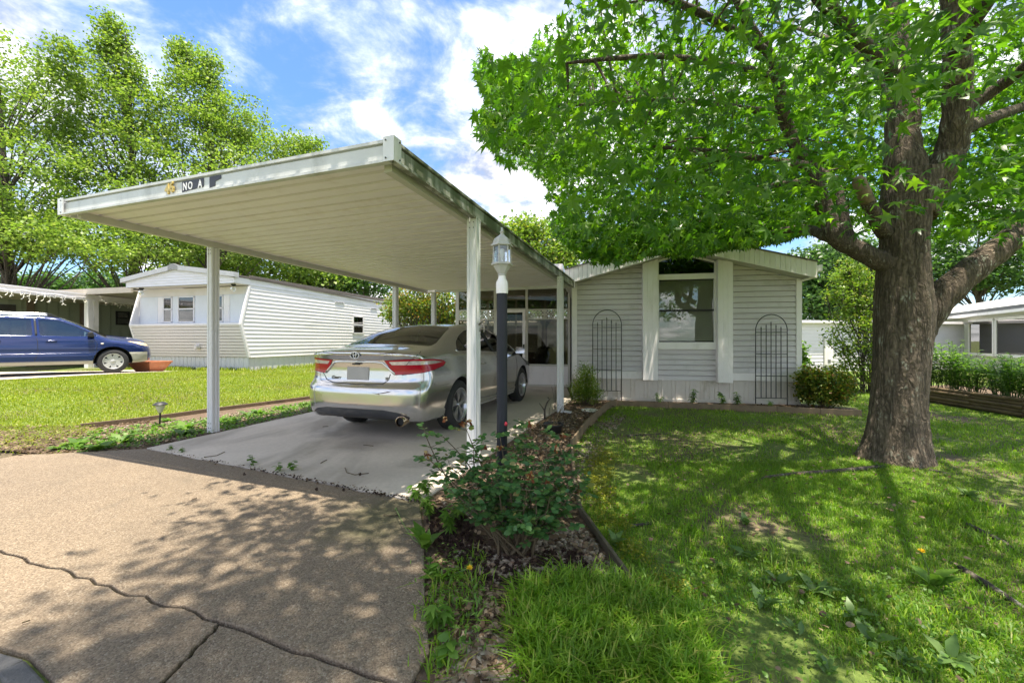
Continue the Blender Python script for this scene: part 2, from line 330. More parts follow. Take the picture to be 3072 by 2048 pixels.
M['gum'] = leafmat('sweetgum_leaf', [(0, (.045,.13,.010)), (.45, (.07,.175,.012)), (.8, (.11,.235,.016)), (1, (.17,.30,.022))], .56, .36, spec=.55, vs=1.3, vlo=(.5,.6,.7), vhi=(1.25,1.2,.9), vk=.7)
M['maple'] = leafmat('maple_leaf', [(0, (.11,.19,.03)), (.5, (.17,.27,.045)), (.85, (.235,.33,.065)), (1, (.30,.36,.10))], .46)
M['oak'] = leafmat('dark_leaf', [(0, (.035,.09,.022)), (.5, (.06,.135,.032)), (1, (.105,.19,.045))], .42)
M['yellowgreen'] = leafmat('light_leaf', [(0, (.09,.17,.02)), (.5, (.145,.24,.03)), (.85, (.22,.31,.045)), (1, (.30,.29,.055))], .45)
M['redtip'] = leafmat('red_tip_leaf', [(0, (.05,.10,.015)), (.45, (.11,.18,.022)), (.75, (.20,.24,.03)), (.92, (.28,.20,.035)), (1, (.30,.13,.03))], .42)
M['roseleaf'] = leafmat('rose_leaf', [(0, (.05,.13,.045)), (.5, (.08,.18,.06)), (.85, (.12,.24,.07)), (.96, (.18,.27,.075)), (1, (.36,.28,.14))], .36, .32)
M['weedleaf'] = leafmat('weed_leaf', [(0, (.08,.18,.025)), (.5, (.12,.24,.035)), (1, (.19,.32,.055))], .45)
M['dullweed'] = leafmat('dandelion_leaf', [(0, (.08,.16,.045)), (.5, (.12,.21,.06)), (1, (.17,.26,.08))], .4)
M['grass'] = leafmat('grass_blade', [(0, (.09,.21,.016)), (.5, (.14,.29,.024)), (.85, (.20,.35,.04)), (1, (.30,.33,.10))], .5, vs=1.6, vlo=(.85,.72,.75), vhi=(1.45,1.3,1.0), vk=.8)
M['sungrass'] = leafmat('sunny_grass_blade', [(0, (.13,.20,.010)), (.5, (.18,.26,.014)), (.85, (.235,.31,.022)), (1, (.32,.32,.06))], .42, vs=1.1, vlo=(.85,.80,.8), vhi=(1.25,1.12,1.3), vk=.8)
M['dryleaf'] = leafmat('dry_leaf', [(0, (.05,.03,.018)), (.4, (.12,.075,.045)), (.75, (.21,.14,.09)), (1, (.34,.25,.17))], .15, .7)
M['stem'] = paint('plant_stem', (.10,.075,.04), .8, .3, 10)
M['greenstem'] = paint('green_stem', (.10,.17,.04), .6, .2, 10)
M['yellow'] = paint('dandelion_yellow', (.80,.55,.02), .6, .15, 60)
M['gold'] = paint('brass_numeral', (.62,.45,.13), .35, .15, 20, metallic=.6)
M['sticker'] = paint('black_sticker', (.02,.02,.022), .4, .1)
M['sticker_white'] = paint('white_lettering', (.75,.75,.75), .4, .04)
M['terracotta'] = paint('terracotta', (.42,.15,.07), .6, .18, 4, (.55,.35,.25), .4, 5)
M['pole_blue'] = paint('navy_plastic_pole', (.007,.009,.019), .55, .25, 3, (.10,.10,.11), .5, 7, (1,1,.2), .56, .72)
M['lantern'] = paint('weathered_white_lantern', (.50,.49,.47), .55, .1, 10, (.30,.20,.12), .6, 14, None, .56, .7)
# ================================================================= the setting
rnd = random.Random(7); rng = np.random.default_rng(11)
def kind_structure(o): o['kind'] = 'structure'; return o
def make_ground():
    xs = np.concatenate([[-700,-300,-120,-70], np.arange(-42, 42.1, .5), [70,120,300,700]])
    ys = np.concatenate([[-60,-25,-10], np.arange(-4, 40.1, .5), [50,70,110,250,600,1200]])
    X, Y = np.meshgrid(xs, ys); Z = ground_z(X, Y)
    # gentle unevenness of the lawns
    Z = Z+.012*np.sin(X*2.1+Y*.7)*np.sin(Y*1.7-X*.4)*((X > 1.2)|(X < -7))
    V = np.stack([X, Y, Z], -1).reshape(-1, 3); nx = len(xs); ny = len(ys)
    i = (np.arange(ny-1)[:,None]*nx+np.arange(nx-1)).ravel()
    Fc = np.stack([i, i+1, i+nx+1, i+nx], -1).ravel()
    kind_structure(mesh_np('ground', V, Fc, 4, M['turf'], smooth=True))
make_ground()
def jag(a, b, n, amp, seed):
    r = random.Random(seed); a = Vector(a[:2]); b = Vector(b[:2]); nn = Vector((-(b-a).y, (b-a).x)).normalized()
    return [tuple(a.lerp(b, k/n)+nn*(r.uniform(-amp, amp) if 0 < k < n else 0)) for k in range(n+1)]
def slab(name, poly, z0, z1, mat, bev=.008):
    s = sum(poly[i][0]*poly[(i+1)%len(poly)][1]-poly[(i+1)%len(poly)][0]*poly[i][1] for i in range(len(poly)))
    if s < 0: poly = poly[::-1]
    return kind_structure(MB().prism_z(poly, z0, z1).build(name, mat, None, False, bev))
G2 = lambda px, py, z=0: tuple(gp(px, py, z)[:2])
# carport slab: left edge, joint towards the drive, right edge, back to the porch
JL, JR = G2(440,1343), G2(1262,1503)
d19 = Vector((.335,.942))
slab_l = Vector(JL); slab_r = Vector(JR)
BLk = tuple(slab_l+d19*7.3); BRk = tuple(slab_r+d19*3.3+Vector((.02,0)))
# right edge of the slab swings out to the porch step
joint = jag(JL, JR, 26, .012, 3)
SLAB_POLY = joint+[G2(1604,1269), G2(1672,1228), (1.22,8.45), (1.5,11.9), (-1.9,11.9)]
slab('carport_slab', SLAB_POLY, -.12, 0.0, M['concrete'], .006)
# drive of exposed aggregate, in three pours divided by cracks
C0, C1, C2 = G2(-260,1560), G2(664,1858), G2(1290,2075)
crack = jag(C0, C1, 34, .016, 5); crack2 = jag(C1, C2, 12, .010, 6); crack3 = jag(C1, G2(440,2085), 14, .006, 8)
jo2 = [tuple(Vector(p)-Vector((.335,.942))*(.012+.012*rnd.random())) for p in joint]
drive = [G2(-300,1371), G2(160,1359)]+jo2+[G2(1272,1600), G2(1276,1815), G2(1290,1950)]+crack2[::-1][1:]+crack[::-1][1:]
DRIVE_POLY = drive
slab('driveway', drive, -.13, -.003, M['aggregate'], .006)
off = Vector((-.003,-.012))
ap_l = [tuple(Vector(p)+off) for p in crack]+[tuple(Vector(p)+Vector((-.006,0))) for p in crack3[1:]]+[(-.4,.75), (-1.06,.80), (-1.46,1.325), (-1.62,1.475), (-1.85,1.595), (-2.6,1.785), (-3.4,1.93)]
a_l = slab('apron_slab', ap_l, -.13, -.006, M['aggregate'], .006)
ap_r = [tuple(Vector(p)+off) for p in crack2]+[(-.05,.75), (-.38,.75)]+[tuple(Vector(p)+Vector((.006,0))) for p in crack3[::-1]][:-1]
a_r = slab('apron_slab', ap_r, -.13, -.012, M['aggregate'], .006)
M['worn'] = paint('broken_edge', (.30,.265,.22), .9, .2, 20, bumpy=.5, bscale=60)
def worn_lip(path, parent, w, z, seed):
    r = random.Random(seed); mb = MB(); k = len(path)
    dirn = Vector(path[-1])-Vector(path[0]); nn = Vector((dirn.y, -dirn.x)).normalized()
    vs = []; path = [tuple(Vector(path[i]).lerp(Vector(path[i+1]), t)+Vector((r.uniform(-.002,.002), r.uniform(-.002,.002)))) for i in range(len(path)-1) for t in (0,.33,.66)]; k = len(path)
    for p in path:
        q = Vector(p)+off; vs += [(q.x+nn.x*.006, q.y+nn.y*.006, z+.003), (q.x+nn.x*w*(1.6*r.random()**2.2), q.y+nn.y*w*(1.6*r.random()**2.2), z+.0025)]
    mb.add(vs, [(2*i, 2*i+1, 2*i+3, 2*i+2) for i in range(k-1)]); mb.build('broken_edge', M['worn'], parent)
# street corner and its kerb, bottom left
slab('street', [(-60,-8.5), (60,-8.5), (60,.55), (-1.10,.55), (-1.07,.81), (-1.475,1.315), (-1.63,1.46), (-1.855,1.58), (-2.6,1.77), (-4.6,2.10), (-60,2.4)], -.12, -.055, M['asphalt'], 0)
kb = [(-1.09,.83), (-1.48,1.30), (-1.635,1.445), (-1.86,1.565), (-2.6,1.755), (-3.9,1.97)]
kerb = MB()
for a, b in zip(kb, kb[1:]): kerb.extrude([(-.035,-.1),(.05,-.1),(.05,.0),(-.02,.0)], (*b,-.018), (*a,-.018))
kind_structure(kerb.build('kerb', M['asphalt'], None, False, .008))
jd0 = gp(1471,1266); jn = Vector((.942,-.335,0))
sj = MB().extrude([(-.004,0),(.004,0),(.004,.0015),(-.004,.0015)], Vector((jd0.x,jd0.y,.0005))-jn*2.15, Vector((jd0.x,jd0.y,.0005))+jn*.32).build('control_joint', M['dark_trim'], bpy.data.objects['carport_slab'])
# planting beds (soil sheets)
def sheet(name, poly, zoff, mat, step=.5, zfun=None):
    bm = bmesh.new(); f = bm.faces.new([bm.verts.new((x, y, 0)) for x, y in poly]); bm.normal_update()
    if f.normal.z < 0: f.normal_flip()
    xs = [p[0] for p in poly]; ys = [p[1] for p in poly]
    for ax, lo, hi in ((0, min(xs), max(xs)), (1, min(ys), max(ys))):
        c = lo+step
        while c < hi:
            co = (c,0,0) if ax == 0 else (0,c,0); no = (1,0,0) if ax == 0 else (0,1,0)
            bmesh.ops.bisect_plane(bm, geom=bm.verts[:]+bm.edges[:]+bm.faces[:], plane_co=co, plane_no=no); c += step
    for v in bm.verts: v.co.z = (gz(v.co.x, v.co.y) if zfun is None else zfun(v.co.x, v.co.y))+zoff
    me = bpy.data.meshes.new(name); bm.to_mesh(me); bm.free()
    return kind_structure(link(name, me, mat, None, True))
EDGE_R = [gp(1905,1765,0), gp(1743,1535,0), gp(1722,1440,0), gp(1714,1346,0), gp(1756,1285,0), gp(1800,1243,0), gp(1826,1221,0), gp(1850,1212,0)]
EDGE_R2 = [gp(1850,1212,0), gp(2005,1219,0), gp(2160,1224,0), gp(2330,1231,0), gp(2460,1237,0), gp(2585,1243,0)]
BED_R = [(-.30,1.2), (-.36,1.6), G2(1276,1815), G2(1272,1600), (JR[0],JR[1]), G2(1604,1269), G2(1672,1228), (1.26,8.6), (3.2,8.45), (5.6,8.0), (6.1,7.35), tuple(EDGE_R2[-1][:2])]+[tuple(p[:2]) for p in EDGE_R2[::-1][1:]]+[tuple(p[:2]) for p in EDGE_R[::-1][1:]]+[(.55,1.2)]
sheet('planting_bed', BED_R, .017, M['soil'], .4)
EDGE_L = [gp(240,1286,.03), gp(430,1258,.03), gp(640,1230,.02), gp(800,1210,.015), gp(952,1192,.0)]
ex = EDGE_L[-1]+(EDGE_L[-1]-EDGE_L[-2]).normalized()*3.2
BED_L = [G2(-150,1368), G2(160,1357), JL]+[tuple(slab_l+d19*k) for k in (1.5,3,4.5,6.2)]+[tuple(ex[:2])]+[tuple(p[:2]) for p in EDGE_L[::-1]]+[G2(120,1300,.02), G2(-150,1312,.02)]
sheet('planting_bed', BED_L, .018, M['soil'], .4)
NEIGH = [(-13.4,5.6), (-10.15,11.6), (-9.75,12.5), (-12.4,13.9), (-17.5,8.0)]
sheet('neighbour_driveway', NEIGH, .03, M['concrete'], .5)
# edging boards
def edging(name, label, pts, h, th, mat, parent_loc, names='board', lift=0.0):
    root = thing(name, label, 'edging', parent_loc)
    o = Vector(parent_loc)
    for i, (a, b) in enumerate(zip(pts, pts[1:])):
        a = Vector(a); b = Vector(b); d = (b-a).normalized()
        za = gz(a.x, a.y)-.03+lift; zb = gz(b.x, b.y)-.03+lift
        mb = MB().extrude([(-th/2,0),(th/2,0),(th/2,h),(-th/2,h)], Vector((a.x,a.y,za))-o+d*.002, Vector((b.x,b.y,zb))-o-d*.002)
        mb.build(names, mat, root, False, .004)
    return root
edging('bed_edging', 'low dark mossy edging strip running from rose bush into the grass', EDGE_R[:3], .10, .022, M['edging_dark'], (EDGE_R[1].x, EDGE_R[1].y, -.03), 'edging_strip')
edging('bed_edging', 'tall curved brown edging strip round the mulch bed behind the rose bush', EDGE_R[2:], .165, .022, M['edging'], (EDGE_R[4].x, EDGE_R[4].y, -.03), 'edging_strip')
edging('bed_edging', 'straight brown edging with joint posts along the house front bed', EDGE_R2, .135, .022, M['edging'], (EDGE_R2[2].x, EDGE_R2[2].y, -.03), 'edging_strip')
edging('bed_edging', 'long dark timber board edging between sunny lawn and carport bed', EDGE_L+[ex], .11, .035, M['wood'], (EDGE_L[1].x, EDGE_L[1].y, 0), 'board', .0)

# ================================================================= carport
ZF, ZB = 2.37, 2.28           # underside of the frame, front and back
FL = Vector((-4.41, 4.13, 2.426)); FR = Vector((-.787, 2.734, 2.349))
BR = Vector((1.21, 8.35, 2.252)); BL = Vector((-2.17, 10.42, 2.386))
def make_carport():
    root = thing('carport', 'open white aluminium carport with ribbed flat roof over the silver sedan', 'carport', (0, 6, 0)); o = Vector((0, 6, 0))
    P = lambda u, v: (FL.lerp(FR, u)).lerp(BL.lerp(BR, u), v)-o      # u across, v along
    HGT = .155
    # roof pans, each one a part
    n = 20
    for i in range(n):
        mb = MB(); L = .996/n
        prof = [(0,.052),(.02,.052),(.04,.150),(.15,.150),(.18,.056),(.50,.052),(.53,.12),(.61,.12),(.64,.052),(.96,.052),(1.0,.052)]
        vs = []; us = [.002, .998]
        for (q, h) in prof:
            for u in us: vs.append(P(u, .002+i*L+q*L)+Vector((0,0,h)))
        m = len(prof)
        for (q, h) in prof:
            for u in us: vs.append(P(u, .002+i*L+q*L)+Vector((0,0,h+.004)))
        fs = [(2*k, 2*k+2, 2*k+3, 2*k+1) for k in range(m-1)]+[(2*m+2*k, 2*m+2*k+1, 2*m+2*k+3, 2*m+2*k+2) for k in range(m-1)]
        mb.add(vs, fs).build('roof_panel', M['carport_under'], root)
    prof = lambda s: [(0,0),(.045*s,0),(.045*s,.018),(.006*s,.022),(.006*s,.030),(.022*s,.030),(.022*s,.118),(.004*s,.122),(.004*s,.132),(.030*s,.134),(.030*s,HGT),(0,HGT)]
    def run(a, b, name, mat, s=1):
        pr = prof(s); pr = pr if s > 0 else pr
        q = [(-x, z) for x, z in prof(1)]
        MB().extrude(q[::-1], a, b).build(name, mat, root)
    A, B, C, D = P(0,0), P(1,0), P(1,1), P(0,1)
    run(B, A, 'front_fascia', M['fascia']); run(C, B, 'side_fascia', M['fascia_algae']); run(A, D, 'side_fascia', M['fascia']); run(D, C, 'rear_fascia', M['fascia'])
    # carrier beams on the inner side of the long sides
    for a, b, sgn in ((A, D, 1), (B, C, -1)):
        d = (b-a).normalized(); s = Vector((d.y,-d.x,0))*sgn
        MB().extrude([(-.03,-.02),(.03,-.02),(.03,.05),(-.03,.05)], a+s*.075+d*.06, b+s*.075-d*.06).build('beam', M['soffit'], root)
    for c, dx in ((A,1),(B,-1),(C,-1),(D,1)):
        e1 = ((B if c in (A,) else A if c is B else D if c is C else C)-c).normalized(); e2 = ((D if c is A else C if c is B else B if c is C else A)-c).normalized()
        cap = MB()
        for e, f in ((e1, e2), (e2, e1)):
            k = f*-1
            p0 = c+k*.049; cap.hexa([p0-e*.05, p0+e*.035, p0+e*.035+f*.008, p0-e*.05+f*.008]+[q+Vector((0,0,HGT+.006)) for q in (p0-e*.05, p0+e*.035, p0+e*.035+f*.008, p0-e*.05+f*.008)])
        co = cap.build('corner_cap', M['white_metal'], root)
        sc = MB()
        for e, f in ((e1, e2), (e2, e1)):
            for zz in (.02, .135):
                q = c-f*.052+e*.012+Vector((0,0,zz)); sc.tube([q, q-f*.004], .006, 6)
        sc.build('screw', M['iron'], co)
    # posts: ribbed square tube
    def post(base, top_z, ang, nm='post'):
        w = .048; pr = []
        for k in range(4):
            a = ang+k*math.pi/2; cx, sx = math.cos(a), math.sin(a)
            for (t, r) in ((-w, w), (-w*.55, w), (-w*.45, w*.82), (w*.0, w*.82), (w*.10, w), (w*.45, w), (w*.55, w*.82), (w*.8, w*.82)):
                pr.append((r*cx-t*sx, r*sx+t*cx))
        b = Vector(base)-o
        m = MB(); nn = len(pr)
        m.add([(b.x+x, b.y+y, b.z) for x, y in pr]+[(b.x+x, b.y+y, top_z) for x, y in pr], [tuple(range(nn-1,-1,-1)), tuple(range(nn, 2*nn))]+[(i,(i+1)%nn,(i+1)%nn+nn,i+nn) for i in range(nn)])
        po = m.build(nm, M['white_metal'], root)
        br = MB()
        ux, uy = math.cos(ang), math.sin(ang)
        for zz in (.06, .12, top_z-.05, top_z-.10):
            for t in (-.02, .02):
                q = b+Vector((-uy*-0+0,0,zz-b.z)); face = Vector((math.sin(ang), -math.cos(ang), 0)); side = Vector((ux, uy, 0))
                c = Vector((b.x, b.y, zz))+face*(w*.99)+side*t; br.tube([c, c+face*.004], .005, 6)
        br.build('screw', M['iron'], po)
        return po
    ang = R(-19.4)
    roofz = lambda p: None
    posts = [(gp(625,1296)+Vector((.05,.02,0)), 2.42), (gp(1421,1400), 2.345), ((-2.56,9.16,0), 2.405), (gp(1681,1236,-.01), 2.27), ((-1.93,10.28,0), 2.39)]
    for p, z in posts: post(p, z, ang)
    # numerals and lettering on the front fascia
    d = (B-A).normalized(); up = Vector((0,0,1)); nrm = d.cross(up).normalized()   # out of the fascia, towards the street
    def place(px, z):     # point on the fascia along its run for a column of the photo
        r = Vector(((px-CX)/F, 1.0)); a2 = FL.xy; dd = (FR-FL).xy
        det = dd.x*(-r.y)+r.x*dd.y; u = ((-a2.x)*(-r.y)+r.x*(-a2.y))/det
        q = FL.lerp(FR, u)-o; return q+nrm*.024+up*z
    def mat_at(p): return Matrix(((d.x, up.x, nrm.x, p.x), (d.y, up.y, nrm.y, p.y), (d.z, up.z, nrm.z, p.z), (0,0,0,1)))
    text_mesh('house_number', '4', .115, M['gold'], root, mat_at(place(514,.072)+nrm*.004), .006, 0, .004)
    text_mesh('house_number', '6', .115, M['gold'], root, mat_at(place(530,.080)+nrm*.012), .006, 0, .004)
    for a, b, lets in ((556, 621, (('N',565),('O',581),('A',610))), (638, 673, ())):
        p, q = place(a,.074), place(b,.074); hw = .045
        st = MB()
        if lets: st.hexa([p-up*hw, q-up*(hw*.55), q-up*(hw*.55)+nrm*.0015, p-up*hw+nrm*.0015, p+up*hw, q+up*hw, q+up*hw+nrm*.0015, p+up*hw+nrm*.0015])
        else:
            mid = p.lerp(q,.5); st.hexa([p-up*hw, mid-up*(hw*.8), mid-up*(hw*.8)+nrm*.0015, p-up*hw+nrm*.0015, p+up*hw, mid+up*hw, mid+up*hw+nrm*.0015, p+up*hw+nrm*.0015])
            st.hexa([mid, q+up*.015, q+up*.015+nrm*.0015, mid+nrm*.0015, mid+up*hw, q+up*hw, q+up*hw+nrm*.0015, mid+up*hw+nrm*.0015])
        st.build('sticker', M['sticker'], root)
        for ch, px in lets: text_mesh('lettering', ch, .088, M['sticker_white'], root, mat_at(place(px,.072)+nrm*.0025), .0008, 0, .002, .8)
    # small drain shoe at the foot of the rear right post
    b = gp(1683,1236)-o
    MB().extrude([(-.03,0),(.03,0),(.035,.03),(-.035,.03)], b+Vector((.05,-.02,.005)), b+Vector((.16,-.06,-.01))).build('downspout_shoe', M['white_metal'], root)
    # weathered rag tied to the front right post
    return root
make_carport()
def rag():
    p = gp(1421,1400)+Vector((.052,-.02,1.345)); root = thing('rope_knot', 'grey weathered rope knot tied round the front right carport post', 'rope', tuple(p)); r = random.Random(4)
    mb = MB()
    loop = [Vector((.005,0,0)), Vector((.03,-.01,.03)), Vector((.055,-.02,.045)), Vector((.075,-.015,.025)), Vector((.06,-.02,-.005)), Vector((.035,-.03,-.01)), Vector((.02,-.025,-.04)), Vector((.01,-.02,-.07))]
    mb.tube(loop, [.009,.011,.012,.015,.012,.011,.010,.006], 8)
    mb.tube([Vector((.03,-.02,.0)), Vector((.045,-.03,-.02)), Vector((.05,-.02,-.05)), Vector((.048,-.025,-.075))], [.010,.010,.009,.006], 8)
    mb.build('rope', paint('grey_rope', (.26,.24,.22), .9, .3, 60, bumpy=.6, bscale=150), root, True)
    w = MB(); w.tube([Vector((-.004,-.03,.0)), Vector((.004,.0,.0)), Vector((.006,.03,0)), Vector((.0,.06,0))], .004, 6); w.build('wrap', M['stem'], root, True)
rag()

# ================================================================= lamp post
def lz(z): return z if z < 1.485 else 1.527+(z-1.485)*.857
def lamp_post():
    b = gp(1506,1551); x, y = b.x, b.y
    root = thing('lamp_post', 'navy pole lamp with weathered white six sided lantern behind the rose bush', 'lamp', (x, y, -.02))
    MB().lathe([(.036,-.05),(.036,1.53)], 24).build('pole', M['pole_blue'], root, 'auto')
    MB().lathe([(.040,lz(1.486)),(.0405,lz(1.50)),(.0405,lz(1.565)),(.036,lz(1.585)),(.027,lz(1.60)),(.024,lz(1.625)),(.022,lz(1.63))], 24).build('collar', M['white'], root, 'auto')
    a0 = R(12)
    MB().lathe([(.028,lz(1.625)),(.030,lz(1.632)),(.024,lz(1.64)),(.03,lz(1.648)),(.040,lz(1.668)),(.058,lz(1.70)),(.060,lz(1.704))], 6, a0=a0).build('lantern_cup', M['lantern'], root)
    MB().lathe([(.058,lz(1.704)),(.074,lz(1.708)),(.076,lz(1.716)),(.066,lz(1.728)),(.060,lz(1.730))], 6, a0=a0).build('lantern_base', M['lantern'], root)
    for k in range(6):
        a = a0+k*math.pi/3; c, s = math.cos(a), math.sin(a); f = MB()
        f.tube([(.060*c,.060*s,lz(1.727)),(.0575*c,.0575*s,lz(1.86))], .0052, 6); f.build('lantern_bar', M['lantern'], root)
        a2 = a+math.pi/3; c2, s2 = math.cos(a2), math.sin(a2)
        p0 = Vector((.056*c,.056*s,lz(1.73))); p1 = Vector((.056*c2,.056*s2,lz(1.73))); q1 = Vector((.054*c2,.054*s2,lz(1.858))); q0 = Vector((.054*c,.054*s,lz(1.858)))
        MB().add([p0,p1,q1,q0], [(0,1,2,3)]).build('lantern_pane', M['clearglass'], root)
    MB().lathe([(.062,lz(1.855)),(.076,lz(1.858)),(.077,lz(1.868)),(.066,lz(1.876)),(.062,lz(1.882)),(.060,lz(1.896)),(.052,lz(1.915)),(.036,lz(1.93)),(.020,lz(1.944)),(.012,lz(1.952)),(.011,lz(1.962)),(.013,lz(1.968))], 6, a0=a0).build('lantern_roof', M['lantern'], root)
    MB().lathe([(.011,lz(1.964)),(.016,lz(1.968)),(.016,lz(1.972)),(.0085,lz(1.978)),(.0075,lz(1.99)),(.006,lz(2.003)),(.002,lz(2.008))], 12).build('finial', M['lantern'], root, 'auto')
    MB().lathe([(.011,lz(1.735)),(.011,lz(1.775)),(.016,lz(1.785)),(.020,lz(1.81)),(.016,lz(1.835)),(.004,lz(1.842))], 16).build('bulb', paint('frosted_bulb', (.78,.76,.70), .3, .03), root, 'auto')
lamp_post()
# ================================================================= the house
HA = math.atan2(-.606, 3.22); HF = Frame((1.274, 8.655), HA); HW = 4.24
c3 = lambda x, y: (1650+x/2.6133, 700+y/2.6133)
def hu(x, yl=0.0): return HF.on_y(c3(x,600)[0], 1000, yl)[0]
def hz(x, y, yl=0.0): return HF.on_y(*c3(x,y), yl)[1]
def make_house():
    root = thing('mobile_home', 'pale grey clapboard mobile home with gabled front and tall centre window', 'house', (1.274, 8.655, -.03), HA)
    G0 = .03     # local z of the slab level
    Z = lambda z: z+G0
    EZ, SL, OV, OS = 2.36, .268, .34, .13      # eave underside height at the wall, roof slope, front overhang, side overhang
    mid = HW/2
    zr = lambda u: EZ+SL*(mid-abs(u-mid))       # soffit line
    base = .50
    # core box behind the boards
    MB().prism_y([(0.02,Z(.10)),(HW-.02,Z(.10)),(HW-.02,Z(EZ)),(mid,Z(zr(mid))),(.02,Z(EZ))], .035, 12.0).build('wall_core', M['siding'], root)
    # clapboards left and right of the pilasters, and on the window apron
    pl0, pl1, pr0, pr1 = hu(720), hu(838), hu(1297), hu(1415)
    def boards(u0, u1, z0, z1f, pitch=.1045, y=0.0):
        z = z0
        while True:
            a, b = u0, u1; zt = z+pitch
            # clip under the soffit slope
            tops = [zr(a)-.01, zr(b)-.01]
            if max(tops) < z+.012: break
            if z >= z1f: break
            if min(tops) >= zt:
                pb = [(a,z),(b,z),(b,zt),(a,zt)]
            else:
                k = [(a,z),(b,z)]
                # intersect with sloped line
                def u_at(zv): return (zv-EZ+.01)/SL if a < mid else HW-(zv-EZ+.01)/SL
                if a < mid:
                    ub, ut = max(a, u_at(z)), max(a, u_at(zt))
                    pb = [(ub,z),(b,z)]+([(b,zt),(ut,zt)] if ut < b else [(b,min(zt,zr(b)-.01))])
                    if ub == a and tops[0] > z: pb = pb+[(a,tops[0])]
                else:
                    ub, ut = min(b, u_at(z)), min(b, u_at(zt))
                    pb = [(a,z),(ub,z)]+([(b,tops[1])] if (ub == b and tops[1] > z) else [])+([(ut,zt),(a,zt)] if ut > a else [(a,min(zt,zr(a)-.01))])
            pb = [(u, max(zv, z+.016)) for u, zv in pb]; m = MB(); n = len(pb)
            yo = lambda zv: y-.024+.018*(zv-z)/pitch          # lower edge stands proud
            m.add([(u,yo(zv),Z(zv)) for u,zv in pb]+[(u,y+.034,Z(zv)) for u,zv in pb], [tuple(range(n)), tuple(range(2*n-1,n-1,-1))]+[(i,i+n,(i+1)%n+n,(i+1)%n) for i in range(n)])
            m.build('clapboard', M['siding'], root)
            z = zt
    boards(.075, pl0+.02, base+.06, 9); boards(pr1-.02, HW-.075, base+.06, 9)
    s_u0, s_u1 = hu(842), hu(1288)
    zs0, zs1, zs2 = hz(1065,1158), hz(1065,908), hz(1065,852)
    boards(pl1-.02, pr0+.02, zs0, zs1-.03)
    # corner posts, base trim, pilasters
    for u0, u1 in ((-.022,.075), (HW-.075, HW+.022)):
        MB().box(u0, u1, -.03, .05, Z(base), Z(zr(.05)-.005)).build('corner_trim', M['white'], root, False, .004)
    MB().box(0, pl0, -.028, .03, Z(base-.08), Z(base+.07)).build('base_trim', M['white'], root, False, .004)
    MB().box(pr1, HW, -.028, .03, Z(base-.08), Z(base+.07)).build('base_trim', M['white'], root, False, .004)
    for (u0, u1, zb) in ((pl0, pl1, .41), (pr0, pr1, .385)):
        pil = thing_part('pilaster', root)
        w = (u1-u0)/3
        for k in range(3):
            MB().prism_y([(u0+k*w+.003,Z(zb)),(u0+(k+1)*w-.003,Z(zb)),(u0+(k+1)*w-.003,Z(zr(u0+(k+1)*w)-.006)),(u0+k*w+.003,Z(zr(u0+k*w)-.006))], -.155, .03).build('pilaster_board', M['white'], pil, False, .004)
        MB().box(u0+.006, u1-.006, -.150, .02, Z(zb+.004), Z(zr(u0)-.04)).build('pilaster_core', M['white'], pil)
    # window group
    wi0, wi1 = pl1, pr0
    z_h, z_h2 = hz(1065,362), hz(1065,320)
    z_m0, z_m1 = hz(1065,612), hz(1065,597)
    MB().box(wi0, wi1, -.05, .03, Z(z_h), Z(z_h2)).build('window_header', M['white'], root, False, .004)
    MB().box(wi0, wi1, -.06, .03, Z(zs1), Z(zs2)).build('window_sill', M['white'], root, False, .004)
    win = thing_part('window', root)
    fr = MB()
    for a, b in ((wi0, wi0+.035), (wi1-.035, wi1)): fr.box(a, b, -.035, .03, Z(zs2), Z(z_h))
    fr.build('window_frame', M['white'], win, False, .003)
    sa = MB()
    for a, b, c, d in ((zs2+.0,zs2+.022,-.02,0), (z_m1,z_m0,-.028,0), (z_h-.02,z_h,-.015,0)): sa.box(wi0+.035, wi1-.035, c-.005, .02, Z(min(a,b)), Z(max(a,b)))
    sa.build('sash_rail', M['dark_trim'], win)
    for a, b, yy in ((zs2+.022, min(z_m0,z_m1), -.008), (max(z_m0,z_m1), z_h-.02, -.002)):
        MB().box(wi0+.035, wi1-.035, yy, yy+.003, Z(a), Z(b)).build('pane', M['winglass'], win)
    bl = MB(); z = zs2+.03
    while z < z_h-.03:
        bl.add([(wi0+.04,.024,Z(z)),(wi1-.04,.024,Z(z)),(wi1-.04,.032,Z(z+.019)),(wi0+.04,.032,Z(z+.019))], [(0,1,2,3)]); z += .021
    bl.build('blind', M['blind'], win)
    # shade of the room painted as a thin dark sheet behind the panes
    MB().box(wi0+.03, wi1-.03, .0335, .0345, Z(zs2), Z(z_h)).build('window_back', M['interior'], win)
    tr = thing_part('transom_window', root)
    zt0 = z_h2+.015
    MB().prism_y([(wi0+.03,Z(zt0)),(wi1-.03,Z(zt0)),(wi1-.03,Z(zr(wi1)-.05)),(mid,Z(zr(mid)-.05)),(wi0+.03,Z(zr(wi0)-.05))], -.012, -.008).build('pane', M['winglass_dark'], tr)
    MB().prism_y([(wi0+.03,Z(zt0)),(wi1-.03,Z(zt0)),(wi1-.03,Z(zr(wi1)-.05)),(mid,Z(zr(mid)-.05)),(wi0+.03,Z(zr(wi0)-.05))], .018, .022).build('transom_back', M['interior'], tr)
    tf = MB()
    for a, b in ((wi0, wi0+.03), (wi1-.03, wi1)): tf.box(a, b, -.03, .03, Z(z_h2), Z(zr(a)-.03))
    for s in (0, 1):
        a, b = ((wi0+.03, mid), (mid, wi1-.03))[s]
        tf.prism_y([(a,Z(zr(a)-.05)),(b,Z(zr(b)-.05)),(b,Z(zr(b)-.01)),(a,Z(zr(a)-.01))], -.03, .03)
    tf.build('transom_frame', M['white'], tr)
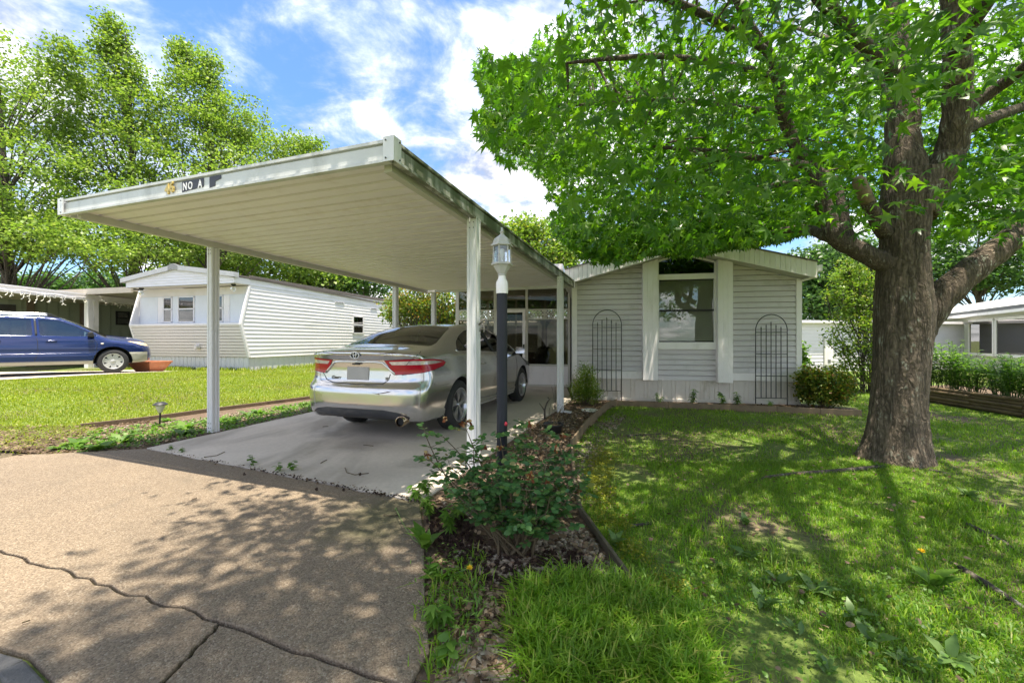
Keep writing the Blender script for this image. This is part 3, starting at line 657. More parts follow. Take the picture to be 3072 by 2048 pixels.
    # skirting: ribbed panels
    sk0 = 0.0
    npan = 16
    for k in range(npan):
        a = k*HW/npan; b = (k+1)*HW/npan; w = b-a
        pr = [(0,0),(.32,0),(.34,-.010),(.40,-.010),(.42,0),(.60,0),(.62,-.010),(.68,-.010),(.70,0),(.985,0),(.99,.008),(1,.008)]
        m = MB(); n = len(pr)
        m.add([(a+w*t,.012+y,Z(-.02)) for t,y in pr]+[(a+w*t,.012+y,Z(base-.075)) for t,y in pr], [(i,i+1,i+1+n,i+n) for i in range(n-1)]); m.build('skirt_panel', M['skirt'], root)
    MB().box(-.01, HW+.01, -.02, .04, Z(-.03), Z(.035)).build('skirt_rail', M['skirt'], root, False, .004)
    MB().box(.0, .02, .03, 11.9, Z(-.02), Z(base)).build('side_skirt', M['skirt'], root)
    # left side wall boards, seen edge on
    z = base
    while z < EZ-.02:
        MB().add([(-.014,.05,Z(z)),(-.014,11.9,Z(z)),(-.001,11.9,Z(min(z+.1045,EZ))),(-.001,.05,Z(min(z+.1045,EZ))),(.02,.05,Z(z)),(.02,11.9,Z(z))], [(0,3,2,1),(0,1,5,4)]).build('clapboard', M['siding'], root); z += .1045
    MB().box(-.05, -.018, .28, .36, Z(0.02), Z(EZ)).build('downspout', M['white_metal'], root, False, .006)
    # right side wall
    MB().box(HW-.02, HW+.004, .05, 11.9, Z(base), Z(EZ)).build('side_wall', M['siding'], root)
    # gable: fascia of ribbed panels, soffit, roof
    FH = .285
    u0, u1 = -OS-.02, HW+OS
    nfp = 26
    for side in (0, 1):
        for k in range(nfp):
            a = (u0+(mid-u0)*k/nfp) if side == 0 else (mid+(u1-mid)*k/nfp); b = (u0+(mid-u0)*(k+1)/nfp) if side == 0 else (mid+(u1-mid)*(k+1)/nfp)
            g = .0025
            MB().prism_y([(a+g,Z(zr(a)-.0)),(b-g,Z(zr(b)-.0)),(b-g,Z(zr(b)+FH)),(a+g,Z(zr(a)+FH))], -OV, -OV+.02).build('fascia_panel', M['white'], root)
    sof = MB(); rf = MB()
    for side in (0, 1):
        a, b = ((u0, mid), (mid, u1))[side]
        ns = 4
        for k in range(ns):
            y0, y1 = -OV+.005+k*(OV+.03)/ns, -OV+.005+(k+1)*(OV+.03)/ns-.004
            sof2 = MB(); sof2.hexa([(a,y0,Z(zr(a)+.004)),(b,y0,Z(zr(b)+.004)),(b,y1,Z(zr(b)+.004)),(a,y1,Z(zr(a)+.004)),(a,y0,Z(zr(a)+.02)),(b,y0,Z(zr(b)+.02)),(b,y1,Z(zr(b)+.02)),(a,y1,Z(zr(a)+.02))])
            sof2.build('soffit_strip', M['soffit'], root)
        rf.hexa([(a,-OV-.03,Z(zr(a)+FH)),(b,-OV-.03,Z(zr(b)+FH)),(b,12.3,Z(zr(b)+FH)),(a,12.3,Z(zr(a)+FH)),(a,-OV-.03,Z(zr(a)+FH+.022)),(b,-OV-.03,Z(zr(b)+FH+.022)),(b,12.3,Z(zr(b)+FH+.022)),(a,12.3,Z(zr(a)+FH+.022))])
    rf.build('roof', M['shingle'], root)
    MB().box(u0, 0, -OV+.02, 12, Z(EZ-.03), Z(EZ-.01)).build('side_soffit', M['soffit'], root)
    MB().box(HW, u1, -OV+.02, 12, Z(EZ-.03), Z(EZ-.01)).build('side_soffit', M['soffit'], root)
    for uu in (u0-.10, u1):
        MB().prism_y([(uu,Z(EZ+.09)),(uu+.10,Z(EZ+.09)),(uu+.10,Z(EZ+.21)),(uu,Z(EZ+.19))], -OV+.03, 12).build('gutter', M['white_metal'], root, False, .006)
    return root
def thing_part(name, root):
    o = bpy.data.objects.new(name, None); COL.objects.link(o); o.parent = root; o.empty_display_size = .1; return o
make_house()

# ================================================================= screened porch
def make_porch():
    PF = Frame((-1.50, 11.35), HA); root = thing('screened_porch', 'cream framed screened porch with lattice band and storm door behind the sedan', 'porch', (-1.50, 11.35, -.0), HA)
    c6 = lambda x, y: (1300+x/2.24, 600+y/2.24)
    U = lambda x: PF.on_y(*c6(x,900))[0]
    Zp = lambda y: PF.on_y(*c6(500,y))[1]
    W = 3.03; cream = M['porchtrim'] = paint('cream_frame', (.62,.60,.53), .45, .05, 3, (.4,.34,.24), .3, 4)
    kick, lat0, lat1, top = .56, Zp(803), Zp(738), 2.62
    fr = lambda nm, a, b, z0, z1, y0=-.03, y1=.03: MB().box(a, b, y0, y1, z0, z1).build(nm, cream, root, False, .003)
    st = [0.0, U(410)+.02, U(425)+.02, U(622), W-.02]
    fr('post', -.03, .06, 0, top); fr('post', U(412)-.02, U(426)+.0, 0, top); fr('post', U(620), U(636), 0, top); fr('post', W-.03, W+.03, 0, top)
    dl, dr = U(426)+.0, U(620)
    segs = [(.06, U(412)-.02), (U(636), W-.03)]
    for a, b in segs:
        fr('rail', a, b, kick-.03, kick+.02); fr('rail', a, b, 0.0, .05)
        kp = MB().box(a, b, -.012, .012, .05, kick-.03).build('kick_panel', M['white'], root)
        fr('rail', a, b, lat1-.01, lat1+.012, -.025, .02); fr('rail', a, b, lat0-.012, lat0+.01, -.025, .02)
        # lattice: crossing laths, each a part of the band
        band = thing_part('lattice', root); h = lat1-lat0; n = int((b-a)/.088)
        for sgn in (1, -1):
            lm = MB()
            for k in range(-int(h/.088)-1, n+2):
                x0 = a+k*.088; p, q = (x0, x0+h) if sgn > 0 else (x0+h, x0)
                # clip to the band
                def clip(p, q):
                    za, zb = lat0, lat1
                    if p < a: za = lat0+(a-p)/(q-p)*h; p = a
                    if p > b: za = lat0+(b-p)/(q-p)*h; p = b
                    if q > b: zb = lat0+(b-p)/(q-p)*(h) if za == lat0 else za+(b-p); q = b
                    if q < a: zb = za+abs(a-p); q = a
                    return p, za, q, zb
                p, za, q, zb = clip(p, q)
                if abs(p-q) < .01: continue
                yy = -.030 if sgn > 0 else -.024
                d = Vector((q-p, 0, zb-za)).normalized(); nn = Vector((-d.z, 0, d.x))*.0125
                A, B = Vector((p,yy,za)), Vector((q,yy,zb))
                lm.hexa([A-nn, A+nn, A+nn+Vector((0,.005,0)), A-nn+Vector((0,.005,0)), B-nn, B+nn, B+nn+Vector((0,.005,0)), B-nn+Vector((0,.005,0))])
            lm.build('lath', cream, band)
        MB().box(a, b, -.004, .0, kick+.02, lat0-.012).build('pane', M['screen'], root)
        MB().box(a, b, -.004, .0, lat1+.012, top).build('pane', M['screen'], root)
    # transom over the door, and the door
    fr('rail', dl, dr, lat1+.00, lat1+.035, -.03, .03); fr('rail', dl, dr, top-.04, top, -.03, .03)
    MB().box(dl, dr, -.004, 0, lat1+.035, top-.04).build('pane', M['screen'], root)
    door = thing_part('storm_door', root)
    for a, b, z0, z1 in ((dl+.005, dl+.075, .02, lat1-.004), (dr-.075, dr-.005, .02, lat1-.004)): MB().box(a, b, -.05, -.012, z0, z1).build('stile', M['white'], door, False, .003)
    for z0, z1 in ((.02,.16), (lat1-.075, lat1-.004)): MB().box(dl+.075, dr-.075, -.05, -.012, z0, z1).build('rail', M['white'], door, False, .003)
    MB().box(dl+.075, dr-.075, -.033, -.029, .16, lat1-.075).build('pane', M['screen'], door)
    MB().box(dr-.062, dr-.02, -.075, -.05, .93, 1.10).build('handle', M['plastic'], door, False, .006)
    # roof, floor, back posts and back rail of the porch
    MB().box(-.15, W+.0, -2.55, 3.6, top, top+.10).build('roof', M['carport_under'], root)  # carried forward out of view, an added overhang that shades the kick panel
    fl = MB().box(-.05, W, .0, 3.4, -.05, .02).build('floor', M['concrete'], root)
    for x in (0, 1.0, 2.0, W-.06): MB().box(x, x+.06, 3.35, 3.4, .02, top).build('post', cream, root)
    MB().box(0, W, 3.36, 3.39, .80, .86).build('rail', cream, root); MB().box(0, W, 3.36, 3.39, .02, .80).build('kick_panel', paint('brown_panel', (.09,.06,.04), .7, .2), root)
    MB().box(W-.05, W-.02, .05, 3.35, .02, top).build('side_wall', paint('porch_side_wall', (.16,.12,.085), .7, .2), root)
    return root
make_porch()
def grill():
    root = thing('covered_grill', 'dark covered barbecue grill standing inside the screened porch', 'grill', (.92, 11.75, .02), R(-8))
    MB().lathe([(.02,.0),(.25,.0),(.25,.55),(.30,.60),(.29,.80),(.22,.95),(.10,1.02),(.02,1.03)], 12).build('cover', M['plastic'], root, 'auto')
    MB().box(-.45,-.26,-.15,.15,.66,.69).build('side_shelf', M['plastic'], root)
grill()

# ================================================================= trellises
def trellis(label, legs, ups, fins, arch_top, spring, bars, foot, yl=-.22):
    u0, u1 = hu(legs[0], yl), hu(legs[1], yl); mid = (u0+u1)/2
    w3 = HF.o+HF.u*mid+HF.w*yl
    root = thing('garden_trellis', label, 'trellis', (w3.x, w3.y, -.03), HA)
    Z = lambda y: hz((legs[0]+legs[1])/2, y, yl)+.03
    hw = (u1-u0)/2; zs = Z(spring); zt = Z(arch_top)
    MB().tube([(-hw,0,-.05),(-hw,0,zs)]+[(-hw*math.cos(a), 0, zs+(zt-zs)*math.sin(a)) for a in np.linspace(.15, math.pi-.15, 15)]+[(hw,0,zs),(hw,0,-.05)], .009, 8).build('arch_frame', M['iron'], root, True)
    zb = [Z(b) for b in bars]
    for z in zb: MB().tube([(-hw,-.004,z),(hw,-.004,z)], .008, 6).build('crossbar', M['iron'], root)
    for x, f in zip(ups, fins):
        u = hu(x, yl)-mid; zf = Z(f)
        up = MB().tube([(u,0,zb[-1]),(u,0,zf-.09)], .0085, 6).build('upright', M['iron'], root)
        MB().lathe([(.004,zf-.10),(.010,zf-.095),(.010,zf-.09),(.005,zf-.086),(.010,zf-.078),(.012,zf-.066),(.007,zf-.058),(.011,zf-.048),(.011,zf-.04),(.005,zf-.03),(.001,zf)], 8, (u,0,0)).build('finial', M['iron'], up, 'auto')
    return root
trellis('black iron arched trellis behind the feathery shrub, left of centre window', (335,560), (373,408,445,482,518), (688,670,648,670,688), 600, 715, (737,903,1068,1232), 1310)
trellis('black iron arched trellis on the right of the house front by the corner', (1612,1860), (1655,1695,1733,1772,1811), (722,706,684,706,722), 635, 760, (775,945,1117,1290), 1350)
# ================================================================= white trailer home across the lawn
TA = math.atan2(-.255, .967); TL = (-13.15, 14.72); TF = Frame(TL, TA); TW = 4.78; TZ = gz(-10.8, 14.0)
c1 = lambda x, y: (x/2.352, 750+y/2.352)
M['twhite'] = paint('trailer_white', (.78,.76,.78), .42, .05, 1.5, (.50,.50,.46), .35, 1.2, (1,1,.4))
M['tfront'] = paint('trailer_front', (.70,.66,.63), .45, .06, 1.5, (.48,.45,.36), .4, 1.5)
M['tpanel'] = paint('trailer_panel', (.66,.69,.74), .5, .05, 3)
M['tskirt'] = paint('trailer_skirt', (.62,.63,.63), .5, .06, 2, (.35,.33,.25), .4, 2)
M['twin'] = glass('trailer_glass', (.45,.46,.45), base=.08)
M['tinside'] = paint('curtain_inside', (.20,.15,.11), .9, .5, 2, grain=(6,6,.6))
def make_trailer():
    root = thing('trailer_home', 'long white metal trailer home with slanted front and three small windows', 'house', (TL[0], TL[1], TZ), TA)
    T = lambda x, y, yl=0.0: (lambda q: (q[0], q[1]-TZ))(TF.on_y(*c1(x,y), yl))
    zt, zk, zb = T(1400,268)[1], T(1300,525,-.28)[1], T(1300,752)[1]
    KY = -.30
    LEN = 15.0
    yf = lambda z: (KY*(z-zb)/(zk-zb)) if z < zk else (KY*(zt-z)/(zt-zk) if z < zt else 0)
    # front, lower half: horizontal siding boards that lean out; upper half: flat panel leaning back
    nb = 11
    MB().hexa([(.04,.05,zb),(TW-.04,.05,zb),(TW-.04,.09,zb),(.04,.09,zb),(.04,KY+.03,zk),(TW-.04,KY+.03,zk),(TW-.04,KY+.08,zk),(.04,KY+.08,zk)]).build('wall_core', M['tfront'], root)
    for k in range(nb):
        z0, z1 = zb+(zk-zb)*k/nb+.02, zb+(zk-zb)*(k+1)/nb
        MB().hexa([(.02,yf(z0)-.012,z0),(TW-.02,yf(z0)-.012,z0),(TW-.02,yf(z0)+.06,z0),(.02,yf(z0)+.06,z0),(.02,yf(z1),z1),(TW-.02,yf(z1),z1),(TW-.02,yf(z1)+.06,z1),(.02,yf(z1)+.06,z1)]).build('siding_board', M['tfront'], root)
    MB().box(.02, TW-.02, -.02, .06, zk, zt).build('front_panel', M['tpanel'], root)
    for x0_ in (.0, TW-.03): MB().add([(x0_+.015,KY,zk),(x0_+.015,0,zk),(x0_+.015,0,zt)], [(0,1,2)]).build('wing_wall', M['twhite'], root)
    MB().box(.0, TW, KY-.02, -.0, zk-.03, zk+.03).build('ledge', M['twhite'], root)
    # upper beige strip under the visor
    zs = T(1300,325)[1]
    MB().box(.05, TW-.05, -.032, -.02, zs, zt).build('beige_strip', M['tfront'], root)
    # raised flat panels and shutters beside the windows
    def face_box(x0, x1, z0, z1, d0, d1, name, mat, parent=root):
        return MB().box(x0, x1, -.02-d1, -.02-d0, z0, z1).build(name, mat, parent)
    X = lambda x: T(x,420,-.03)[0]
    zw0, zw1 = T(1300,510,-.03)[1], T(1300,328,-.03)[1]
    for a, b in ((1000,1112), (1625,1735)): face_box(X(a), X(b), zw0-.02, zw1, 0, .012, 'wall_panel', M['tpanel'])
    for a, b in ((1115,1150), (1580,1622)):
        sh = face_box(X(a), X(b), zw0, zw1-.01, 0, .018, 'shutter', M['twhite'])
        nl = 9; zz = np.linspace(zw0+.03, zw0+.5, nl)
        for z in zz: face_box(X(a)+.02, X(b)-.02, z, z+.025, .018, .03, 'louvre', M['twhite'], sh)
    for a, b in ((1153,1215), (1258,1372), (1500,1575)):
        w = thing_part('window', root); x0, x1 = X(a), X(b); zm = zw0+(zw1-zw0)*.52
        for p, q, r, s in ((x0,x0+.035,zw0,zw1), (x1-.035,x1,zw0,zw1), (x0,x1,zw0,zw0+.035), (x0,x1,zw1-.035,zw1), (x0,x1,zm-.02,zm+.02)): face_box(p, q, r, s, .0, .03, 'window_frame', M['twhite'], w)
        face_box(x0+.03, x1-.03, zw0+.03, zm-.02, .014, .018, 'pane', M['twin'], w); face_box(x0+.03, x1-.03, zm+.02, zw1-.03, .014, .018, 'pane', M['twin'], w)
        face_box(x0+.03, x1-.03, zw0+.03, zw1-.03, .001, .004, 'curtain', M['tinside'], w)
    # side wall facing the lawn
    nside = 20; ztop = T(1700,205)[1]+.05
    for k in range(nside):
        z0, z1 = zb+(ztop-zb)*k/nside, zb+(ztop-zb)*(k+1)/nside
        ya, yb = yf(z0)+.03, yf(z1)+.03
        MB().add([(TW+.016,ya,z0),(TW+.016,LEN,z0),(TW+.0,LEN,z1),(TW+.0,yb,z1),(TW-.04,ya,z0),(TW-.04,LEN,z0),(TW-.04,yb,z1),(TW-.04,LEN,z1)], [(0,1,2,3),(0,4,5,1),(0,3,6,4)]).build('siding_board', M['twhite'], root)
    edge = MB()
    for z0, z1 in ((zb,zk),(zk,zt)):
        edge.hexa([(TW-.05,yf(z0)-.02,z0),(TW+.03,yf(z0)-.02,z0),(TW+.03,yf(z0)+.05,z0),(TW-.05,yf(z0)+.05,z0),(TW-.05,yf(z1)-.02,z1),(TW+.03,yf(z1)-.02,z1),(TW+.03,yf(z1)+.05,z1),(TW-.05,yf(z1)+.05,z1)])
    edge.build('corner_trim', M['twhite'], root)
    edge = MB()
    for z0, z1 in ((zb,zk),(zk,zt)):
        edge.hexa([(-.03,yf(z0)-.02,z0),(.05,yf(z0)-.02,z0),(.05,yf(z0)+.05,z0),(-.03,yf(z0)+.05,z0),(-.03,yf(z1)-.02,z1),(.05,yf(z1)-.02,z1),(.05,yf(z1)+.05,z1),(-.03,yf(z1)+.05,z1)])
    edge.build('corner_trim', M['twhite'], root)
    MB().box(.0, .04, .02, LEN, zb, ztop).build('side_wall', M['twhite'], root)
    # skirting of ribbed panels
    for k in range(26):
        a, b = k*TW/26, (k+1)*TW/26
        MB().add([(a,.02,-.1),(a+.12,.02,-.1),(a+.13,.035,-.1),(b-.01,.035,-.1),(b,.02,-.1),(a,.02,zb),(a+.12,.02,zb),(a+.13,.035,zb),(b-.01,.035,zb),(b,.02,zb)], [(0,1,6,5),(1,2,7,6),(2,3,8,7),(3,4,9,8)]).build('skirt_panel', M['tskirt'], root)
    for k in range(60):
        a, b = .02+k*.25, .02+(k+1)*.25
        MB().add([(TW-.02,a,-.15),(TW-.02,a+.16,-.15),(TW-.035,a+.17,-.15),(TW-.035,b-.01,-.15),(TW-.02,b,-.15),(TW-.02,a,zb),(TW-.02,a+.16,zb),(TW-.035,a+.17,zb),(TW-.035,b-.01,zb),(TW-.02,b,zb)], [(0,1,6,5),(1,2,7,6),(2,3,8,7),(3,4,9,8)]).build('skirt_panel', M['tskirt'], root)
    # visor and roof
    VY = -.55; V = lambda x, y: T(x,y,VY)
    v0, v1, vm = V(890,265), V(1692,262), V(1290,135)
    vz0 = v0[1]; xl, xr = v0[0], TW+.02; zl = vz0+.20; zm = T(1290,135,VY)[1]; xm = TW/2
    nv = 6
    for k in range(nv):
        z0, z1 = vz0+(zm-vz0)*k/nv, vz0+(zm-vz0)*(k+1)/nv
        lim = lambda z: max(0, (z-zl)/(zm-zl)) if z > zl else 0
        a0, a1 = lim(z0), lim(z1)
        MB().hexa([(xl+(xm-xl)*a0,VY-.012,z0),(xr+(xm-xr)*a0,VY-.012,z0),(xr+(xm-xr)*a0,VY+.05,z0),(xl+(xm-xl)*a0,VY+.05,z0),(xl+(xm-xl)*a1,VY+.004,z1),(xr+(xm-xr)*a1,VY+.004,z1),(xr+(xm-xr)*a1,VY+.05,z1),(xl+(xm-xl)*a1,VY+.05,z1)]).build('visor_board', M['twhite'], root)
    MB().hexa([(xl,VY+.0,vz0+.0),(xr,VY+.0,vz0+.0),(xr,.05,vz0+.0),(xl,.05,vz0+.0),(xl,VY+.0,vz0+.02),(xr,VY+.0,vz0+.02),(xr,.05,vz0+.02),(xl,.05,vz0+.02)]).build('visor_soffit', M['tfront'], root)
    for x in (xl, xr-.03): MB().box(x, x+.03, VY+.05, .03, vz0+.02, zl).build('visor_cheek', M['twhite'], root)
    grey = paint('grey_roof_trim', (.42,.43,.45), .5, .08, 2, (.25,.25,.25), .4, 3); roofm = paint('dark_roof_edge', (.14,.12,.11), .8, .2)
    ov = .16
    for a, za, b, zb2 in ((xl-ov, zl-.04, xm, zm), (xm, zm, xr+ov*.5, zl-.02)):
        MB().hexa([(a,VY-.08,za),(b,VY-.08,zb2),(b,VY+.1,zb2),(a,VY+.1,za),(a,VY-.08,za+.15),(b,VY-.08,zb2+.15),(b,VY+.1,zb2+.15),(a,VY+.1,za+.15)]).build('roof_trim', grey, root)
    MB().prism_y([(xm-.2,zm-.02),(xm,zm+.03),(xm+.2,zm-.02),(xm+.2,zm+.13),(xm,zm+.19),(xm-.2,zm+.13)], VY-.09, VY+.0).build('ridge_cap', paint('dark_ridge_cap', (.22,.22,.23), .5, .1), root)
    for a, za, b, zb2 in ((xl-.05, zl, xm, zm), (xm, zm, TW+.05, zl-.0)):
        MB().hexa([(a,VY+.1,za+.02),(b,VY+.1,zb2+.02),(b,LEN,zb2-.3),(a,LEN,za-.02),(a,VY+.1,za+.07),(b,VY+.1,zb2+.07),(b,LEN,zb2-.25),(a,LEN,za+.03)]).build('roof', roofm, root)
    MB().hexa([(TW-.0,.0,ztop-.06),(TW+.05,.0,ztop-.06),(TW+.05,LEN,ztop-.06),(TW,LEN,ztop-.06),(TW,0,ztop+.06),(TW+.05,0,ztop+.06),(TW+.05,LEN,ztop+.06),(TW,LEN,ztop+.06)]).build('roof_edge', roofm, root)
    # side window and vents
    S = lambda px, py: (lambda q: (q[0], q[1]-TZ))(TF.on_x(px, py, TW))
    c2 = lambda x, y: (850+x/2.6133, 900+y/2.6133)
    for nm, a, b in (('vent', (403,10),(475,42)), ('vent', (680,58),(732,88))):
        (y0, z1), (y1, z0) = S(*c2(*a)), S(*c2(*b))
        v = MB().box(TW+.0, TW+.03, y0, y1, z0+.06, z1-.02).build(nm, M['twhite'], root)
        for k in range(3): MB().box(TW+.028, TW+.036, y0+.05, y1-.05, z0+.08+k*(z1-z0-.1)/3, z0+.08+(k+.6)*(z1-z0-.1)/3).build('vent_slot', M['dark_trim'], v)
    (y0, z1), (y1, z0) = S(*c2(540,112)), S(*c2(625,265)); z1 -= .05; zm2 = (z0+z1)/2
    w = thing_part('window', root)
    for p, q, r, s in ((y0,y0+.06,z0,z1), (y1-.06,y1,z0,z1), (y0,y1,z0,z0+.05), (y0,y1,z1-.05,z1), (y0,y1,zm2-.025,zm2+.025)): MB().box(TW, TW+.045, p, q, r, s).build('window_frame', M['twhite'], w)
    MB().box(TW+.028, TW+.032, y0+.05, y1-.05, z0+.04, z1-.04).build('pane', M['twin'], w); MB().box(TW+.018, TW+.022, y0+.05, y1-.05, z0+.04, z1-.04).build('curtain', paint('pale_curtain', (.42,.42,.45), .9, .2, 3, grain=(1,8,.5)), w)
    # bulb fixtures under the visor and the round cap on the front
    for px in (1008, 1655):
        x, z = T(px,272,-.30); x = T(px,272,-.3)[0]
        lf = MB().lathe([(.07,vz0),(.07,vz0-.035),(.045,vz0-.05)], 12, (x,-.34,0)).build('ceiling_lamp', M['dark_trim'], root, 'auto')
        MB().lathe([(.04,vz0-.05),(.085,vz0-.12),(.08,vz0-.19),(.04,vz0-.23),(.01,vz0-.235)], 12, (x,-.34,0)).build('globe', M['clearglass'], lf, True)
    x, z = T(1402,682,-.10); MB().tube([(x,yf(z)+.0,z),(x-.02,yf(z)-.11,z-.0)], [.085,.078], 16).build('round_cap', M['tfront'], root, 'auto')
    # ribbed awning roof on the far side
    aw = thing_part('side_awning', root)
    for k in range(9):
        a, b = -5.4+k*.6, -5.4+(k+1)*.6-.02
        MB().hexa([(a,-.2,2.72),(b,-.2,2.72),(b,9,2.72),(a,9,2.72),(a,-.2,2.76),(b,-.2,2.76),(b,9,2.76),(a,9,2.76)]).build('awning_panel', M['awning'], aw)
    MB().box(-5.4, .0, -.26, -.2, 2.66, 2.86).build('awning_fascia', M['awning'], aw)
    return root
M['awning'] = paint('awning_metal', (.42,.38,.32), .5, .1, 2, (.25,.2,.15), .4, 2)
make_trailer()

# ================================================================= green neighbour home, awning beam with icicle lights
M['sage'] = paint('sage_metal_wall', (.27,.30,.23), .55, .06, 1, (.18,.19,.14), .4, 1.5)
M['sage_l'] = paint('sage_skirt', (.40,.42,.35), .55, .08, 2)
def make_green():
    A, B = Vector((-20.6,12.2)), Vector((-16.4,20.6)); ang = math.atan2((B-A).y, (B-A).x); fr = Frame(A, ang); Ln = (B-A).length; z0 = .25
    root = thing('green_mobile_home', 'sage green ribbed metal home under the awning behind the blue wagon', 'house', (A.x, A.y, z0), ang)
    MB().box(0, Ln, .03, 4.2, -.1, 2.55).build('wall_core', M['sage'], root)
    n = int(Ln/.32)
    for k in range(n):
        a, b = k*Ln/n, (k+1)*Ln/n
        MB().add([(a,.0,.62),(b-.05,.0,.62),(b-.04,.022,.62),(b,.022,.62),(a,.0,2.5),(b-.05,.0,2.5),(b-.04,.022,2.5),(b,.022,2.5)], [(0,1,5,4),(1,2,6,5),(2,3,7,6)]).build('wall_panel', M['sage'], root)
    for k in range(int(Ln/.16)):
        a, b = k*.16, (k+1)*.16; MB().add([(a,.01,-.1),(b-.03,.01,-.1),(b-.03,.022,-.1),(b,.022,-.1),(a,.01,.62),(b-.03,.01,.62),(b-.03,.022,.62),(b,.022,.62)], [(0,1,5,4),(1,2,6,5),(2,3,7,6)]).build('skirt_panel', M['sage_l'], root)
    q = lambda px, py: (lambda r: (r[0], r[1]-z0))(fr.on_y(px, py, 0))
    (x0, z1), (x1, zb) = q(*c1(815,430)), q(*c1(912,530)); w = thing_part('window', root)
    for p, r, s, t in ((x0,x0+.06,zb,z1),(x1-.06,x1,zb,z1),(x0,x1,zb,zb+.06),(x0,x1,z1-.06,z1),(x0,x1,(zb+z1)/2-.03,(zb+z1)/2+.03)): MB().box(p, r, -.05, 0, s, t).build('window_frame', M['dark_trim'], w)
    MB().box(x0+.05, x1-.05, -.03, -.026, zb+.05, z1-.05).build('pane', M['twin'], w); MB().box(x0+.05, x1-.05, -.012, -.006, zb+.05, z1-.05).build('room', M['interior'], w)
    (x0, z1), (x1, zb) = q(0,912), q(*c1(110,420)); MB().box(x0-1, x1, -.04, -.0, zb-.3, z1).build('dark_opening', M['interior'], root)
    for px in (90, 248):
        x, _ = q(px, 950); MB().box(x-.10, x+.10, -.10, -.02, -.1, 2.5).build('post', paint('brown_post', (.16,.12,.09), .7, .15), root)
    MB().box(-.2, Ln+.2, -.35, 4.4, 2.5, 2.62).build('roof', M['awning'], root)
make_green()
def make_awning():
    P0, P1 = Vector((-15.25,11.2)), Vector((-15.6,17.4)); ang = math.atan2((P1-P0).y, (P1-P0).x); fr = Frame(P0, ang); Ln = (P1-P0).length
    z0 = .22; root = thing('awning_carport', 'white awning beam on twin posts hung with icicle lights', 'carport', (P0.x, P0.y, z0), ang)
    zt = lambda x: 2.66
    bm = MB().box(0, Ln, -.05, .05, 2.44, 2.66).build('beam', M['white'], root, False, .006)
    MB().box(0, Ln, -.075, -.05, 2.62, 2.67).build('gutter_lip', M['white'], root)
    for k in range(10): MB().hexa([(k*Ln/10,.05,2.60),((k+1)*Ln/10-.02,.05,2.60),((k+1)*Ln/10-.02,3.1,2.52),(k*Ln/10,3.1,2.52),(k*Ln/10,.05,2.64),((k+1)*Ln/10-.02,.05,2.64),((k+1)*Ln/10-.02,3.1,2.56),(k*Ln/10,3.1,2.56)]).build('roof_panel', M['awning'], root)
    x = fr.on_y(266,1000)[0]; x2 = fr.on_y(283,1000)[0]
    for xx in (x, x2): MB().box(xx-.10, xx+.10, -.07, .07, -.1, 2.44).build('post', M['white'], root, False, .008)
    lights = thing('icicle_lights', 'string of white icicle lights dangling along the awning beam', 'lights', (P0.x, P0.y, z0), ang)
    r = random.Random(9); MB().tube([(k*.3, -.08, 2.50+.03*math.sin(k*2.1)+r.uniform(-.01,.05)) for k in range(int(Ln/.3))], .008, 5).build('wire', M['white'], lights)
    bulb = paint('icicle_bulb', (.80,.78,.70), .3, .03)
    for k in range(34):
        xx = .1+k*.178+r.uniform(-.05,.05); m = MB(); z = 2.48; n = r.choice((1,2,2,3)); p = Vector((xx,-.09,z))
        for j in range(n):
            q = p+Vector((r.uniform(-.05,.05), r.uniform(-.02,.02), -.085)); m.tube([p, q], .007, 5); e = q+Vector((r.choice((-1,1))*r.uniform(.04,.08), 0, r.choice((-.05,-.03,.03)))); m.tube([q, e], [.008,.012], 5); p = q
        m.build('icicle_drop', bulb, lights)
make_awning()

